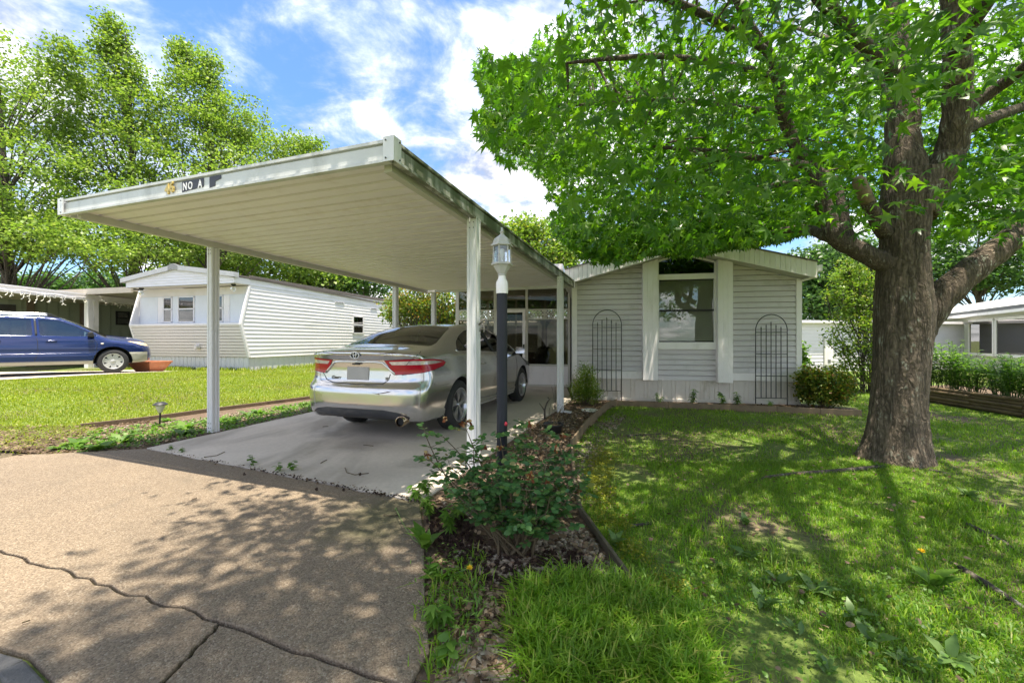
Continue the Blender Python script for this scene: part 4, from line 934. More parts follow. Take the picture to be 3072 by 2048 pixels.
# ================================================================= far buildings
def make_right_house():
    A, B = Vector((16.2,11.5)), Vector((21.4,21.2)); ang = math.atan2((B-A).y, (B-A).x); Ln = (B-A).length; fr = Frame(A, ang)
    root = thing('neighbour_house', 'white neighbour house with wide shaded windows behind the log bed', 'house', (A.x, A.y, -.03), ang)
    # the wall faces the viewer's left: local -y side is right of the run, so walls are laid on +y
    q = lambda px, py, y=0.0: fr.on_y(px, py, y)
    wz = paint('cream_house_wall', (.52,.53,.44), .5, .05, 1)
    MB().box(-4, Ln, -4.5, -.02, -.1, 2.3).build('wall', wz, root)
    MB().box(-4, Ln+.2, -4.6, .35, 2.20, 2.26).build('soffit', M['soffit'], root)
    MB().box(-4, Ln+.2, .30, .36, 2.22, 2.32).build('gutter', M['white'], root); MB().box(-4, Ln+.2, .24, .30, 2.32, 2.46).build('dark_band', paint('dark_shingle_edge', (.10,.11,.11), .7, .2), root)
    MB().hexa([(-4,-4.6,2.46),(Ln+.2,-4.6,2.46),(Ln+.2,.24,2.46),(-4,.24,2.46),(-4,-4.6,3.0),(Ln+.2,-4.6,3.0),(Ln+.2,-.1,2.80),(-4,-.1,2.80)]).build('roof', paint('pale_roof', (.60,.60,.58), .6, .08, 2), root)
    shade = paint('window_shade', (.30,.30,.28), .7, .08, 4); 
    c4 = lambda x, y: (2300+x/1.96, 700+y/1.96)
    for a, b, dz in ((1015,1140,0), (1200,1335,.0), (1358,1560,0), (1590,1800,0)):
        x0, x1 = q(*c4(a,600))[0], q(*c4(b,600))[0]; x0, x1 = min(x0,x1), max(x0,x1); w = thing_part('window', root)
        for p, r, s, t in ((x0-.10,x0,.7,2.08),(x1,x1+.10,.7,2.08),(x0-.10,x1+.10,2.0,2.1),(x0-.1,x1+.1,.62,.72)): MB().box(p, r, -.02, .05, s, t).build('window_frame', M['white'], w)
        MB().box(x0, x1, .018, .022, .72, 2.0).build('pane', M['twin'], w); MB().box(x0+.12, x1, .0, .006, .95, 2.0).build('shade', shade, w); MB().box(x0, x1, -.016, -.01, .72, 2.0).build('room', M['interior'], w)
    return root
make_right_house()
def far_home(name, label, P, ang, Ln, depth, h, mat, z=0.0, boards=9, roof=.12, extra=None):
    root = thing(name, label, 'house', (P[0], P[1], z), ang)
    for k in range(boards):
        z0, z1 = k*h/boards, (k+1)*h/boards
        MB().hexa([(0,-.015,z0),(Ln,-.015,z0),(Ln,.05,z0),(0,.05,z0),(0,0,z1),(Ln,0,z1),(Ln,.05,z1),(0,.05,z1)]).build('siding_board', mat, root)
    MB().box(0, Ln, .05, depth, 0, h).build('wall_core', mat, root)
    MB().hexa([(-.15,-.2,h),(Ln+.15,-.2,h),(Ln+.15,depth,h),(-.15,depth,h),(-.15,-.2,h+roof),(Ln+.15,-.2,h+roof),(Ln+.15,depth/2,h+roof*2.2),(-.15,depth/2,h+roof*2.2)]).build('roof', M['white'], root)
    if extra: extra(root)
    return root
RF = Frame((10.4, 16.2), R(10))
def rh_door(root):
    c4 = lambda x, y: (2300+x/1.96, 700+y/1.96)
    (x0, z1), (x1, z0) = RF.on_y(*c4(336,603)), RF.on_y(*c4(383,770))
    d = MB().box(x0, x1, -.06, -.016, z0, z1).build('meter_panel', M['white'], root, False, .01)
    for z in (z1-.16, z0+.16): MB().box(x0+.12, x1-.12, -.07, -.06, z-.07, z+.07).build('vent_slot', paint('grey_slot', (.18,.18,.18), .6, .1), d)
    fr = MB()
    for a, b in ((x0-.03,x0), (x1,x1+.03)): fr.box(a, b, -.05, -.016, z0-.03, z1+.03)
    fr.build('panel_frame', M['soffit'], root)
far_home('white_mobile_home', 'plain white mobile home with tall utility panel right of the house', (10.4,16.2), R(10), 9, 4, 1.92, M['twhite'], -.03, 14, .10, rh_door)
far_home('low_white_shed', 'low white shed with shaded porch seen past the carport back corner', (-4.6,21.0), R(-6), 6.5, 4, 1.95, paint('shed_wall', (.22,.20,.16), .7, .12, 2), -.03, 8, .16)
def porch_backdrop(root): 
    MB().box(2.2, 3.1, -.06, -.016, .45, 1.9).build('window', M['twin'], root)
far_home('white_rear_trailer', 'white trailer wall glimpsed through the screened porch panes', (1.2,19.5), R(-8), 4.2, 3, 2.2, M['twhite'], -.03, 12, .1, porch_backdrop)

# ================================================================= small yard things on the left
def planter():
    p = gp(450,1114,.27); p.z = gz(p.x, p.y)
    root = thing('terracotta_planter', 'shallow square terracotta planter bowl in front of the blue wagon', 'planter', tuple(p), R(-8))
    m = MB()
    for (w, z) in ((.0,.0),(.20,.0),(.36,.30),(.385,.31),(.385,.335),(.345,.335),(.33,.28),(.0,.27)):
        pass
    ring = [(.215,0),(.30,.14),(.375,.285),(.40,.29),(.40,.335),(.36,.335),(.33,.24)]
    vs = []
    for w, z in ring:
        for sx, sy in ((-1,-1),(0,-1.03),(1,-1),(1.03,0),(1,1),(0,1.03),(-1,1),(-1.03,0)): vs.append((w*sx, w*sy*.9, z))
    fs = [tuple(range(7,-1,-1))]+[(i*8+k, i*8+(k+1)%8, (i+1)*8+(k+1)%8, (i+1)*8+k) for i in range(len(ring)-1) for k in range(8)]
    m.add(vs, fs).build('bowl', M['terracotta'], root, False, .006)
    MB().box(-.31, .31, -.28, .28, .22, .245).build('soil', M['soil'], root)
planter()
def path_light():
    p = gp(478,1280); root = thing('solar_path_light', 'small black solar path light with frosted cup by the timber edging', 'lamp', (p.x, p.y, -.02))
    MB().tube([(0,0,-.05),(.012,.0,.22)], .011, 10).build('stake', M['plastic'], root)
    MB().lathe([(.014,.215),(.022,.222),(.040,.262),(.055,.31),(.058,.325)], 20, (.013,0,0)).build('diffuser', paint('frosted_cup', (.62,.62,.48), .25, .05), root, 'auto')
    MB().lathe([(.06,.322),(.085,.325),(.086,.332),(.060,.352),(.046,.362),(.002,.364)], 20, (.013,0,0)).build('solar_cap', M['plastic'], root, 'auto')
path_light()
# ================================================================= cars
def smooth_curve(pts, sig=.04):
    p = np.array(pts, float); xs = np.linspace(p[0,0]-.4, p[-1,0]+.4, 1400); v = np.interp(xs, p[:,0], p[:,1])
    dx = xs[1]-xs[0]; n = int(3*sig/dx)+1; k = np.exp(-.5*(np.arange(-n,n+1)*dx/sig)**2); k /= k.sum()
    v = np.convolve(np.pad(v, n, mode='edge'), k, mode='valid'); return lambda x: np.interp(x, xs, v)
def carF(C, x, y, z):
    ya = np.abs(y); zb = C['belt'](x)
    W = C['plan'](x)+C['sec'](np.minimum(z, zb))-C['tumble']*np.maximum(z-zb, 0)
    f1 = z-(C['top'](x)-C['crown'](x)*(ya/.6)**2); f2 = (ya-W)*.86; q = ya/.9
    f3 = -x-(C['rear'](z)-C['bowr'][0]*q**2-C['bowr'][1]*q**5); f4 = x-(C['front'](z)-C['bowf'][0]*q**2-C['bowf'][1]*q**4)
    f5 = C['bot'](x)-z; k = C['k']; fs = np.stack([f1,f2,f3,f4,f5]); m = fs.max(0)
    return m+k*np.log(np.exp((fs-m)/k).sum(0))
SEDAN = dict(
 top=smooth_curve([(-2.50,.98),(-2.43,1.075),(-2.25,1.10),(-1.95,1.125),(-1.80,1.14),(-1.3,1.325),(-.95,1.42),(-.6,1.458),(-.1,1.47),(.3,1.455),(.6,1.40),(1.0,1.24),(1.35,1.07),(1.5,1.02),(2.0,.92),(2.3,.80),(2.45,.62)],.05),
 crown=smooth_curve([(-2.4,.035),(-1.8,.025),(-1,.04),(.5,.05),(1.4,.07),(2.4,.1)],.1),
 plan=smooth_curve([(-2.45,.82),(-2.2,.865),(-1.5,.905),(-.6,.895),(.8,.895),(1.5,.905),(2.1,.85),(2.42,.72)],.1),
 sec=smooth_curve([(.1,-.10),(.2,-.06),(.3,-.035),(.45,-.012),(.60,-.002),(.72,-.0),(.80,-.012),(.88,-.030),(.95,-.05)],.012),
 belt=smooth_curve([(-2.4,.99),(-1.4,.985),(0,.95),(1.5,.90),(2.4,.82)],.1), tumble=.62,
 rear=smooth_curve([(.1,2.22),(.2,2.33),(.3,2.40),(.36,2.425),(.44,2.44),(.58,2.44),(.645,2.425),(.68,2.375),(.72,2.355),(.85,2.345),(.97,2.365),(1.03,2.40),(1.09,2.415),(1.2,2.40)],.012),
 front=smooth_curve([(.1,2.25),(.2,2.36),(.5,2.42),(.7,2.37),(.85,2.28),(1.1,2.2)],.03),
 bot=smooth_curve([(-2.5,.30),(-2.2,.23),(-1.2,.18),(1.8,.18),(2.45,.24)],.05), k=.020, bowr=(.05,.20), bowf=(.1,.28), spine=(-1.72,1.7,.70))
SUV = dict(
 top=smooth_curve([(-2.32,1.1),(-2.22,1.40),(-2.05,1.55),(-1.6,1.595),(-.8,1.61),(.0,1.60),(.28,1.565),(.55,1.45),(.95,1.22),(1.18,1.085),(1.4,1.055),(1.85,.99),(2.10,.90),(2.22,.78)],.05),
 crown=smooth_curve([(-2.3,.05),(.3,.05),(1.4,.08),(2.2,.12)],.1),
 plan=smooth_curve([(-2.3,.80),(-1.8,.865),(-1,.875),(1.2,.875),(1.8,.84),(2.2,.70)],.1),
 sec=smooth_curve([(.1,-.06),(.25,-.03),(.36,.006),(.56,.012),(.585,-.006),(.7,.0),(.85,-.012),(.98,-.045)],.008),
 belt=smooth_curve([(-2.3,1.02),(0,.985),(1.4,.95),(2.2,.85)],.1), tumble=.42,
 rear=smooth_curve([(.2,2.25),(.5,2.30),(.7,2.28),(1.0,2.24),(1.6,2.05)],.03),
 front=smooth_curve([(.15,2.08),(.3,2.16),(.5,2.20),(.7,2.17),(.85,2.08),(1.0,1.98)],.02),
 bot=smooth_curve([(-2.4,.36),(-1.9,.28),(1.7,.27),(2.25,.33)],.05), k=.018, bowr=(.04,.15), bowf=(.10,.30), spine=(-1.6,1.5,.75))
def car_mesh(C, nth=150, nmid=150, ncap=56):
    x0, x1, zc = C['spine']; th = np.linspace(0, 2*np.pi, nth, endpoint=False)
    rad = np.stack([np.zeros(nth), np.cos(th), np.sin(th)], -1)
    org, dr = [], []
    for a in np.linspace(90, 0, ncap, endpoint=False):
        c, s = math.cos(R(a)), math.sin(R(a)); org.append(np.tile((x0,0,zc), (nth,1))); dr.append(rad*c+np.array([-s,0,0]))
    for x in np.linspace(x0, x1, nmid): org.append(np.tile((x,0,zc), (nth,1))); dr.append(rad)
    for a in np.linspace(0, 90, ncap+1)[1:]:
        c, s = math.cos(R(a)), math.sin(R(a)); org.append(np.tile((x1,0,zc), (nth,1))); dr.append(rad*c+np.array([s,0,0]))
    o = np.array(org).reshape(-1,3); d = np.array(dr).reshape(-1,3); lo = np.zeros(len(o)); hi = np.full(len(o), 1.6)
    for _ in range(34):
        m = (lo+hi)/2; p = o+d*m[:,None]; ins = carF(C, p[:,0], p[:,1], p[:,2]) < 0; lo = np.where(ins, m, lo); hi = np.where(ins, hi, m)
    V = o+d*lo[:,None]; nr = len(org); bm = bmesh.new()
    # collapse the two poles
    vs = [None]*len(V); pole0 = bm.verts.new(V[0]); pole1 = bm.verts.new(V[-1])
    for r in range(nr):
        for k in range(nth): vs[r*nth+k] = pole0 if r == 0 else pole1 if r == nr-1 else bm.verts.new(V[r*nth+k])
    for r in range(nr-1):
        for k in range(nth):
            a, b, c, e = vs[r*nth+k], vs[r*nth+(k+1)%nth], vs[(r+1)*nth+(k+1)%nth], vs[(r+1)*nth+k]
            q = []
            for v in (a, b, c, e):
                if v not in q: q.append(v)
            if len(q) > 2: bm.faces.new(q)
    bmesh.ops.recalc_face_normals(bm, faces=bm.faces[:]); return bm
AX = {'R': (Vector((1,0,0)), Vector((0,0,1)), Vector((0,-1,0))), 'L': (Vector((-1,0,0)), Vector((0,0,1)), Vector((0,1,0))),
      'B': (Vector((0,-1,0)), Vector((0,0,1)), Vector((-1,0,0))), 'T': (Vector((1,0,0)), Vector((0,1,0)), Vector((0,0,1))),
      'DR': (Vector((.7071,-.7071,0)), Vector((0,0,1)), Vector((-.7071,-.7071,0))), 'DL': (Vector((.7071,.7071,0)), Vector((0,0,1)), Vector((-.7071,.7071,0))),
      'FR': (Vector((.7071,.7071,0)), Vector((0,0,1)), Vector((.7071,-.7071,0)))}
def inside(poly, x, y):
    c = False; n = len(poly)
    for i in range(n):
        x0, y0 = poly[i]; x1, y1 = poly[(i+1)%n]
        if (y0 > y) != (y1 > y) and x < (x1-x0)*(y-y0)/(y1-y0)+x0: c = not c
    return c
def cut(bm, ax, poly, take=True, lim=.15):
    """cuts the outline poly, seen along an axis, into the skin and lifts the faces inside it out into a new mesh"""
    A, B, Nn = AX[ax]; xs = [p[0] for p in poly]; ys = [p[1] for p in poly]; pad = .06
    def near():
        out = []
        for f in bm.faces:
            if f.normal.dot(Nn) < lim: continue
            for v in f.verts:
                a, b = v.co.dot(A), v.co.dot(B)
                if min(xs)-pad < a < max(xs)+pad and min(ys)-pad < b < max(ys)+pad: out.append(f); break
        return out
    bm.normal_update()
    fs = near(); n = len(poly)
    for i in range(n):
        p, q = poly[i], poly[(i+1)%n]; co = A*p[0]+B*p[1]; no = A*(q[1]-p[1])+B*(p[0]-q[0])
        if no.length < 1e-6: continue
        fs = [f for f in fs if f.is_valid]
        ge = set(fs)
        for f in fs: ge.update(f.edges); ge.update(f.verts)
        r = bmesh.ops.bisect_plane(bm, geom=list(ge), plane_co=co, plane_no=no.normalized(), dist=1e-5)
        fs = [g for g in r['geom'] if isinstance(g, bmesh.types.BMFace)]
    bm.normal_update()
    ins = []
    for f in fs:
        if not f.is_valid: continue
        c = f.calc_center_median()
        if f.normal.dot(Nn) >= lim-.05 and inside(poly, c.dot(A), c.dot(B)): ins.append(f)
    me = None
    if take:
        me = bpy.data.meshes.new('piece'); vm = {}; V = []; Fc = []
        for f in ins:
            ids = []
            for v in f.verts:
                if v not in vm: vm[v] = len(V); V.append(v.co.copy())
                ids.append(vm[v])
            Fc.append(ids)
        me.from_pydata(V, [], Fc)
    bmesh.ops.delete(bm, geom=ins, context='FACES'); return me
def piece(name, me, mat, parent, inset=0.0, thick=0.0):
    me.name = name
    if inset:
        me.update(); nr = [v.normal.copy() for v in me.vertices]
        for v, n in zip(me.vertices, nr): v.co -= n*inset
    o = link(name, me, mat, parent, True)
    return o
def surf(C, ax, a, b):
    A, B, Nn = AX[ax]; p0 = A*a+B*b; lo, hi = -.2, 2.7
    s = np.linspace(2.7, -.2, 900); P = np.array(p0)+s[:,None]*np.array(Nn)
    v = carF(C, P[:,0], P[:,1], P[:,2]); i = int(np.argmax(v < 0)); return Vector(P[i])
def seam(C, ax, pts, r, mat, parent, name='panel_gap', out=.000, n=6):
    q = []
    for (a, b), (c, d) in zip(pts, pts[1:]):
        k = max(2, int(math.hypot(c-a, d-b)/.05))
        for t in range(k): q.append((a+(c-a)*t/k, b+(d-b)*t/k))
    q.append(pts[-1]); nn = AX[ax][2]
    return MB().tube([surf(C, ax, *p)+nn*out for p in q], r, n).build(name, mat, parent, True)
def rounded(poly, r=.03, n=4):
    out = []; m = len(poly)
    for i in range(m):
        p, a, b = Vector(poly[i]), Vector(poly[i-1]), Vector(poly[(i+1)%m]); da, db = (a-p), (b-p); k = min(r, da.length*.45, db.length*.45)
        s, e = p+da.normalized()*k, p+db.normalized()*k
        for j in range(n+1):
            t = j/n; out.append(tuple((s*(1-t)*(1-t)+p*2*t*(1-t)+e*t*t)))
    return out
def circle(cx, cz, r, n=36, z0=-9): return [(cx+r*math.cos(2*math.pi*k/n), max(z0, cz+r*math.sin(2*math.pi*k/n))) for k in range(n)]
def paint_car(name, col, metallic, rough, flake=True):
    m, nt, N, L, p = nodes(name); n = noise_node(nt, 900, 2); g = noise_node(nt, 2.0, 4)
    L.new(mixc(nt, .25, col, ramp(nt, n.outputs['Fac'], [(.3, tuple(c*.75 for c in col)), (.7, tuple(min(1,c*1.25) for c in col))])), p.inputs['Base Color'])
    p.inputs['Metallic'].default_value = metallic; p.inputs['Coat Weight'].default_value = .8; p.inputs['Coat Roughness'].default_value = .04
    L.new(ramp(nt, g.outputs['Fac'], [(.3, (rough*.85,)*3), (.7, (rough*1.2,)*3)]), p.inputs['Roughness']); return m
def wheel(parent, x, y, r, w, side, nspoke, spoke, rimr, alloy, hub=.03):
    """side = -1 right hand, +1 left hand"""
    root = thing_part('wheel', parent); root.location = (x, y, r)
    t = MB(); s = side; prof = [(rimr,-w/2),(rimr+.02,-w/2-.006),(r-.03,-w/2),(r-.008,-w/2+.02),(r,-w/2+.045),(r,w/2-.045),(r-.008,w/2-.02),(r-.03,w/2),(rimr+.02,w/2+.006),(rimr,w/2)]
    n = 48; base = []
    for rr, yy in prof: base.append([(rr*math.cos(2*math.pi*k/n), yy, rr*math.sin(2*math.pi*k/n)) for k in range(n)])
    t.add([v for ring in base for v in ring], [(i*n+k, (i+1)*n+k, (i+1)*n+(k+1)%n, i*n+(k+1)%n) for i in range(len(prof)-1) for k in range(n)]); t.build('tyre', M['rubber'], root, 'auto')
    rm = MB(); face = s*(w/2-.012)
    # rim barrel and lip
    pr = [(rimr,s*w/2),(rimr+.004,s*(w/2+.004)),(rimr-.006,s*(w/2+.004)),(rimr-.016,s*(w/2-.012)),(rimr-.03,s*(w/2-.07)),(rimr-.04,-s*w/2)]
    rm.add([(rr*math.cos(2*math.pi*k/n), yy, rr*math.sin(2*math.pi*k/n)) for rr, yy in pr for k in range(n)], [((i*n+k, (i+1)*n+k, (i+1)*n+(k+1)%n, i*n+(k+1)%n)) for i in range(len(pr)-1) for k in range(n)]); rm.build('rim', alloy, root, 'auto')
    dk = MB(); dk.add([(0, s*(w/2-.10), 0)]+[((rimr-.02)*math.cos(2*math.pi*k/n), s*(w/2-.10), (rimr-.02)*math.sin(2*math.pi*k/n)) for k in range(n)], [(0, k+1, (k+1)%n+1) for k in range(n)]); dk.build('brake_disc', M['plastic'], root)
    for k in range(nspoke):
        a = 2*math.pi*k/nspoke+.3
        sp = MB()
        for (w0, w1, da) in spoke:
            a2 = a+da; c, sn = math.cos(a2), math.sin(a2); tx, tz = -sn, c; c0, s0 = math.cos(a+da*.35), math.sin(a+da*.35)
            def pt(rad, cc, ss, wt, yy): return (rad*cc+tx*wt, yy, rad*ss+tz*wt)
            f0, f1 = face-s*.012, face-s*.004; bk = face-s*.04
            sp.hexa([pt(.03,c0,s0,-w0,bk), pt(.03,c0,s0,w0,bk), pt(.03,c0,s0,w0,f0), pt(.03,c0,s0,-w0,f0), pt(rimr-.012,c,sn,-w1,bk), pt(rimr-.012,c,sn,w1,bk), pt(rimr-.012,c,sn,w1,f1), pt(rimr-.012,c,sn,-w1,f1)])
        sp.build('spoke', alloy, root)
    h = MB(); h.tube([(0,face-s*.04,0),(0,face-s*.002,0),(0,face+s*.004,0)], [hub*1.5,hub*1.5,hub*1.2], 20); h.build('hub_cap', alloy, root, 'auto')
    return root
def seats(parent, xs, mat, z=.30, wid=.27, ys=(-.36,.36), top=.72):
    for x in xs:
        for y in ys:
            s = thing_part('seat', parent); s.location = (x, y, z)
            MB().hexa([(-.22,-wid,.0),(.28,-wid,.0),(.28,wid,.0),(-.22,wid,.0),(-.22,-wid,.16),(.30,-wid,.18),(.30,wid,.18),(-.22,wid,.16)]).build('cushion', mat, s, False, .03)
            MB().hexa([(-.26,-wid,.10),(-.12,-wid,.10),(-.12,wid,.10),(-.26,wid,.10),(-.44,-wid*.82,top-.06),(-.36,-wid*.82,top-.06),(-.36,wid*.82,top-.06),(-.44,wid*.82,top-.06)]).build('seat_back', mat, s, False, .04)
            MB().hexa([(-.46,-.13,top-.04),(-.37,-.13,top-.04),(-.37,.13,top-.04),(-.46,.13,top-.04),(-.48,-.10,top+.14),(-.40,-.10,top+.14),(-.40,.10,top+.14),(-.48,.10,top+.14)]).build('headrest', mat, s, False, .03)
SAL = M['silver'] = paint_car('silver_paint', (.60,.595,.60), .88, .18)
M['red_lens'] = paint('red_lens', (.42,.0005,.02), .2, .15, 30); M['red_lens'].node_tree.nodes['Principled BSDF'].inputs['Coat Weight'].default_value = .3
M['clear_lens'] = paint('clear_lens', (.72,.66,.62), .12, .35, 40, metallic=.2); M['clear_lens'].node_tree.nodes['Principled BSDF'].inputs['Coat Weight'].default_value = 1
M['amber'] = paint('amber_lens', (.72,.55,.32), .12, .2, 30)
M['gapmat'] = paint('panel_gap_shadow', (.015,.015,.015), .8, .1)
M['plate'] = paint('blank_plate', (.40,.39,.38), .5, .12, 4)
M['seat'] = paint('seat_cloth', (.05,.048,.045), .9, .2, 30)
M['underbody'] = paint('underbody', (.02,.02,.02), .9, .2)
M['script'] = paint('dark_chrome_script', (.16,.15,.15), .3, .1, metallic=.5)
M['diffuser'] = paint('grey_diffuser', (.045,.047,.055), .5, .3, 4, (.16,.15,.14), .6, 3, (.3,1,3))
def make_sedan():
    c = SEDAN; ang = R(71.15); loc = (-1.085, 7.216, 0)
    root = thing('sedan', 'dusty silver four door sedan parked under the carport, rear towards the drive', 'car', loc, ang)
    bm = car_mesh(c); xr, xf, rt = -1.3875, 1.3875, .332
    # windows, seen from the side
    side = [(-1.36,1.055),(-1.24,1.17),(-1.02,1.265),(-.72,1.345),(-.40,1.385),(.0,1.392),(.32,1.368),(.62,1.285),(.92,1.145),(1.13,1.02),(1.10,.985),(.6,.985),(0,1.005),(-.8,1.035),(-1.25,1.045)]
    for s, ax in ((-1,'R'), (1,'L')):
        q = [(x if ax == 'R' else -x, z) for x, z in side]
        bars = [[(-1.40,1.0),(-.985,1.0),(-.985,1.45),(-1.40,1.45)]]
        w = cut(bm, ax, q, True, .2)
        g = piece('side_window', w, M['carglass'], root, .006)
        for pts in ([(-.97,1.03),(-1.07,1.24)], [(.02,1.0),(-.05,1.39)], [(.075,1.0),(.0,1.39)]):
            seam(c, ax, [(x if ax == 'R' else -x, z) for x, z in pts], .010 if pts[0][0] < -.5 else .024, M['plastic'], root, 'window_post', -.006)
        seam(c, ax, [((x if ax == 'R' else -x), z) for x, z in side+side[:1]], .008, M['chrome'], root, 'chrome_surround', -.001)
    # rear screen and windscreen
    rs = rounded([(-1.78,-.645),(-1.80,0),(-1.78,.645),(-1.64,.665),(-.98,.515),(-.90,.0),(-.98,-.515),(-1.64,-.665)], .05)
    piece('rear_window', cut(bm, 'T', rs, True, .2), M['carglass'], root, .003)
    ws = rounded([(1.33,-.62),(1.40,0),(1.33,.62),(.55,.48),(.48,0),(.55,-.48)], .05)
    piece('windscreen', cut(bm, 'T', ws, True, .2), M['carglass'], root, .003)
    # tail lamps on both corners, cut along the corner's diagonal
    D = lambda x, y: (x-y)*.7071
    tr = [(D(-2.351,-.374),.957),(D(-2.30,-.62),.974),(D(-2.20,-.76),.978),(D(-2.0,-.83),.968),(D(-1.80,-.845),.945),(D(-1.74,-.85),.918),(D(-1.83,-.86),.876),(D(-2.05,-.85),.842),(D(-2.2,-.78),.815),(D(-2.319,-.50),.793),(D(-2.325,-.45),.85)]
    tr = tr[::-1]
    for ax, nm in (('DR',''),('DL','')):
        lamp = thing_part('tail_lamp', root)
        clear_hi = [(D(-2.34,-.42),.944),(D(-2.25,-.70),.956),(D(-2.0,-.83),.950),(D(-1.80,-.845),.930),(D(-2.0,-.84),.914),(D(-2.25,-.72),.908),(D(-2.33,-.46),.905)][::-1]
        piece('clear_lens', cut(bm, ax, clear_hi, True, .05), M['clear_lens'], lamp, .0)
        piece('red_lens', cut(bm, ax, tr, True, .05), M['red_lens'], lamp, -.004)
        seam(c, ax, tr+tr[:1], .0045, M['gapmat'], lamp, 'lamp_gasket', .001)
    # wheel arches and lower bumper insert
    for ax, s in (('R',1),('L',-1)):
        for x in (xr, xf): cut(bm, ax, circle(s*x, .335, .378, 40), False, .05)
    dif = rounded([(-.62,.21),(.62,.21),(.70,.31),(.58,.365),(.40,.392),(-.40,.392),(-.58,.365),(-.70,.31)], .02)
    piece('diffuser', cut(bm, 'B', dif, True, .02), M['diffuser'], root, .006)
    body_me = bpy.data.meshes.new('body'); bm.to_mesh(body_me); bm.free()
    body = link('body', body_me, SAL, root, True)
    sol = body.modifiers.new('skin', 'SOLIDIFY'); sol.thickness = .012; sol.offset = -1; sol.use_rim = True
    # underbody, arch liners
    MB().box(-2.0, 2.0, -.62, .62, .19, .24).build('floor_pan', M['underbody'], root)
    for x in (xr, xf):
        for s in (-1, 1):
            m = MB(); n = 20; vs = []
            for yy in (.885, .55):
                for k in range(n+1):
                    a = math.pi*k/n; vs.append((x+.378*math.cos(a), s*yy, .335+.378*math.sin(a)-.0))
            m.add(vs, [(k, k+1, n+2+k, n+1+k) for k in range(n)]); m.add([(x-.378,s*.56,.24),(x+.378,s*.56,.24),(x+.378,s*.56,.72),(x-.378,s*.56,.72)], [(0,1,2,3)]); m.build('arch_liner', M['underbody'], root)
    spoke = ((.012,.012,-.16),(.012,.012,.16))
    for x in (xr, xf):
        for s in (-1, 1): wheel(root, x, s*.775, rt, .215, s, 5, ((.008,.009,-.30),(.010,.015,-.10),(.010,.015,.10),(.008,.009,.30)), .225, M['alloy'], .022)
    # interior
    seats(root, (.35,), M['seat'], .32, .26, (-.37,.37), .66); 
    MB().hexa([(-1.15,-.66,.30),(-.45,-.66,.30),(-.45,.66,.30),(-1.15,.66,.30),(-1.38,-.62,.98),(-1.20,-.62,.98),(-1.20,.62,.98),(-1.38,.62,.98)]).build('rear_bench', M['seat'], root, False, .04)
    for y in (-.38, .38): MB().hexa([(-1.37,y-.13,.98),(-1.25,y-.13,.98),(-1.25,y+.13,.98),(-1.37,y+.13,.98),(-1.36,y-.09,1.12),(-1.28,y-.09,1.12),(-1.28,y+.09,1.12),(-1.36,y+.09,1.12)]).build('headrest', M['seat'], root, False, .03)
    MB().box(-1.75, -1.36, -.62, .62, .97, .985).build('parcel_shelf', M['seat'], root); MB().box(.85, 1.30, -.68, .68, .62, .96).build('dashboard', M['seat'], root, False, .04)
    # seams
    for ax, s in (('R',1),('L',-1)):
        S = lambda pts: [(s*x, z) for x, z in pts]
        seam(c, ax, S([(-.99,1.03),(-1.01,.93),(-.95,.72),(-.98,.55)]), .005, M['gapmat'], root)
        seam(c, ax, S([(.045,.99),(.06,.7),(.03,.30)]), .005, M['gapmat'], root); seam(c, ax, S([(1.05,.93),(1.02,.6),(.98,.34)]), .005, M['gapmat'], root)
        seam(c, ax, S([(-.93,.34),(.0,.30),(.97,.31)]), .0035, M['gapmat'], root)
        seam(c, ax, S([(-1.72,.645),(-2.02,.645),(-2.10,.70),(-2.12,.80)]), .003, M['gapmat'], root)
        seam(c, ax, S([(-.88,.235),(0,.225),(.97,.23)]), .012, M['silver'], root, 'sill_moulding', .008)
        for x in (-.62, .40):
            h = seam(c, ax, S([(x-.11,.845),(x,.85),(x+.11,.845)]), .013, M['silver'], root, 'door_handle', .018)
    seam(c, 'B', [(.44,.80),(.425,.735),(.36,.685),(0,.672),(-.36,.685),(-.48,.715),(-.56,.80)][::-1], .006, M['gapmat'], root)
    seam(c, 'B', [(-.52,1.048),(-.3,1.032),(0,1.028),(.3,1.032),(.52,1.048)], .0042, M['gapmat'], root)
    seam(c, 'DR', [(D(-2.318,-.545),.795),(D(-2.285,-.665),.95),(D(-2.20,-.70),1.02),(D(-2.06,-.66),1.065)], .0038, M['gapmat'], root)
    seam(c, 'DL', [(D(-2.318,-.545),.795),(D(-2.285,-.665),.95),(D(-2.20,-.70),1.02),(D(-2.06,-.66),1.065)], .0038, M['gapmat'], root)
    # chrome brow over the plate and chrome edges beside the lamps
    seam(c, 'B', [(-.50,.800),(-.43,.86),(-.35,.930),(-.25,.938),(0,.940),(.25,.938),(.35,.930),(.43,.86),(.50,.800)], .014, M['chrome'], root, 'chrome_brow', .004)
    MB().box(-2.392,-2.372,-.05,.05,.905,.922).build('camera_pod', M['plastic'], root)
    # plate, emblem, scripts
    zpl = .80; p = surf(c, 'B', 0, zpl)
    MB().hexa([(p.x-.014,-.155,.725),(p.x-.014,.155,.725),(p.x+.01,.155,.725),(p.x+.01,-.155,.725),(p.x-.006,-.155,.878),(p.x-.006,.155,.878),(p.x+.015,.155,.878),(p.x+.015,-.155,.878)]).build('number_plate', M['plate'], root, False, .003)
    eb = thing_part('emblem', root); ce = surf(c, 'B', 0, 1.02)+Vector((-.016,0,0))
    def ell(a, b, cz, rr, nm):
        MB().tube([ce+Vector((-.012*math.sin(t)*0-.004, a*math.cos(t), b*math.sin(t)+cz)) for t in np.linspace(0, 2*math.pi, 33)], rr, 6).build(nm, M['chrome'], eb, True)
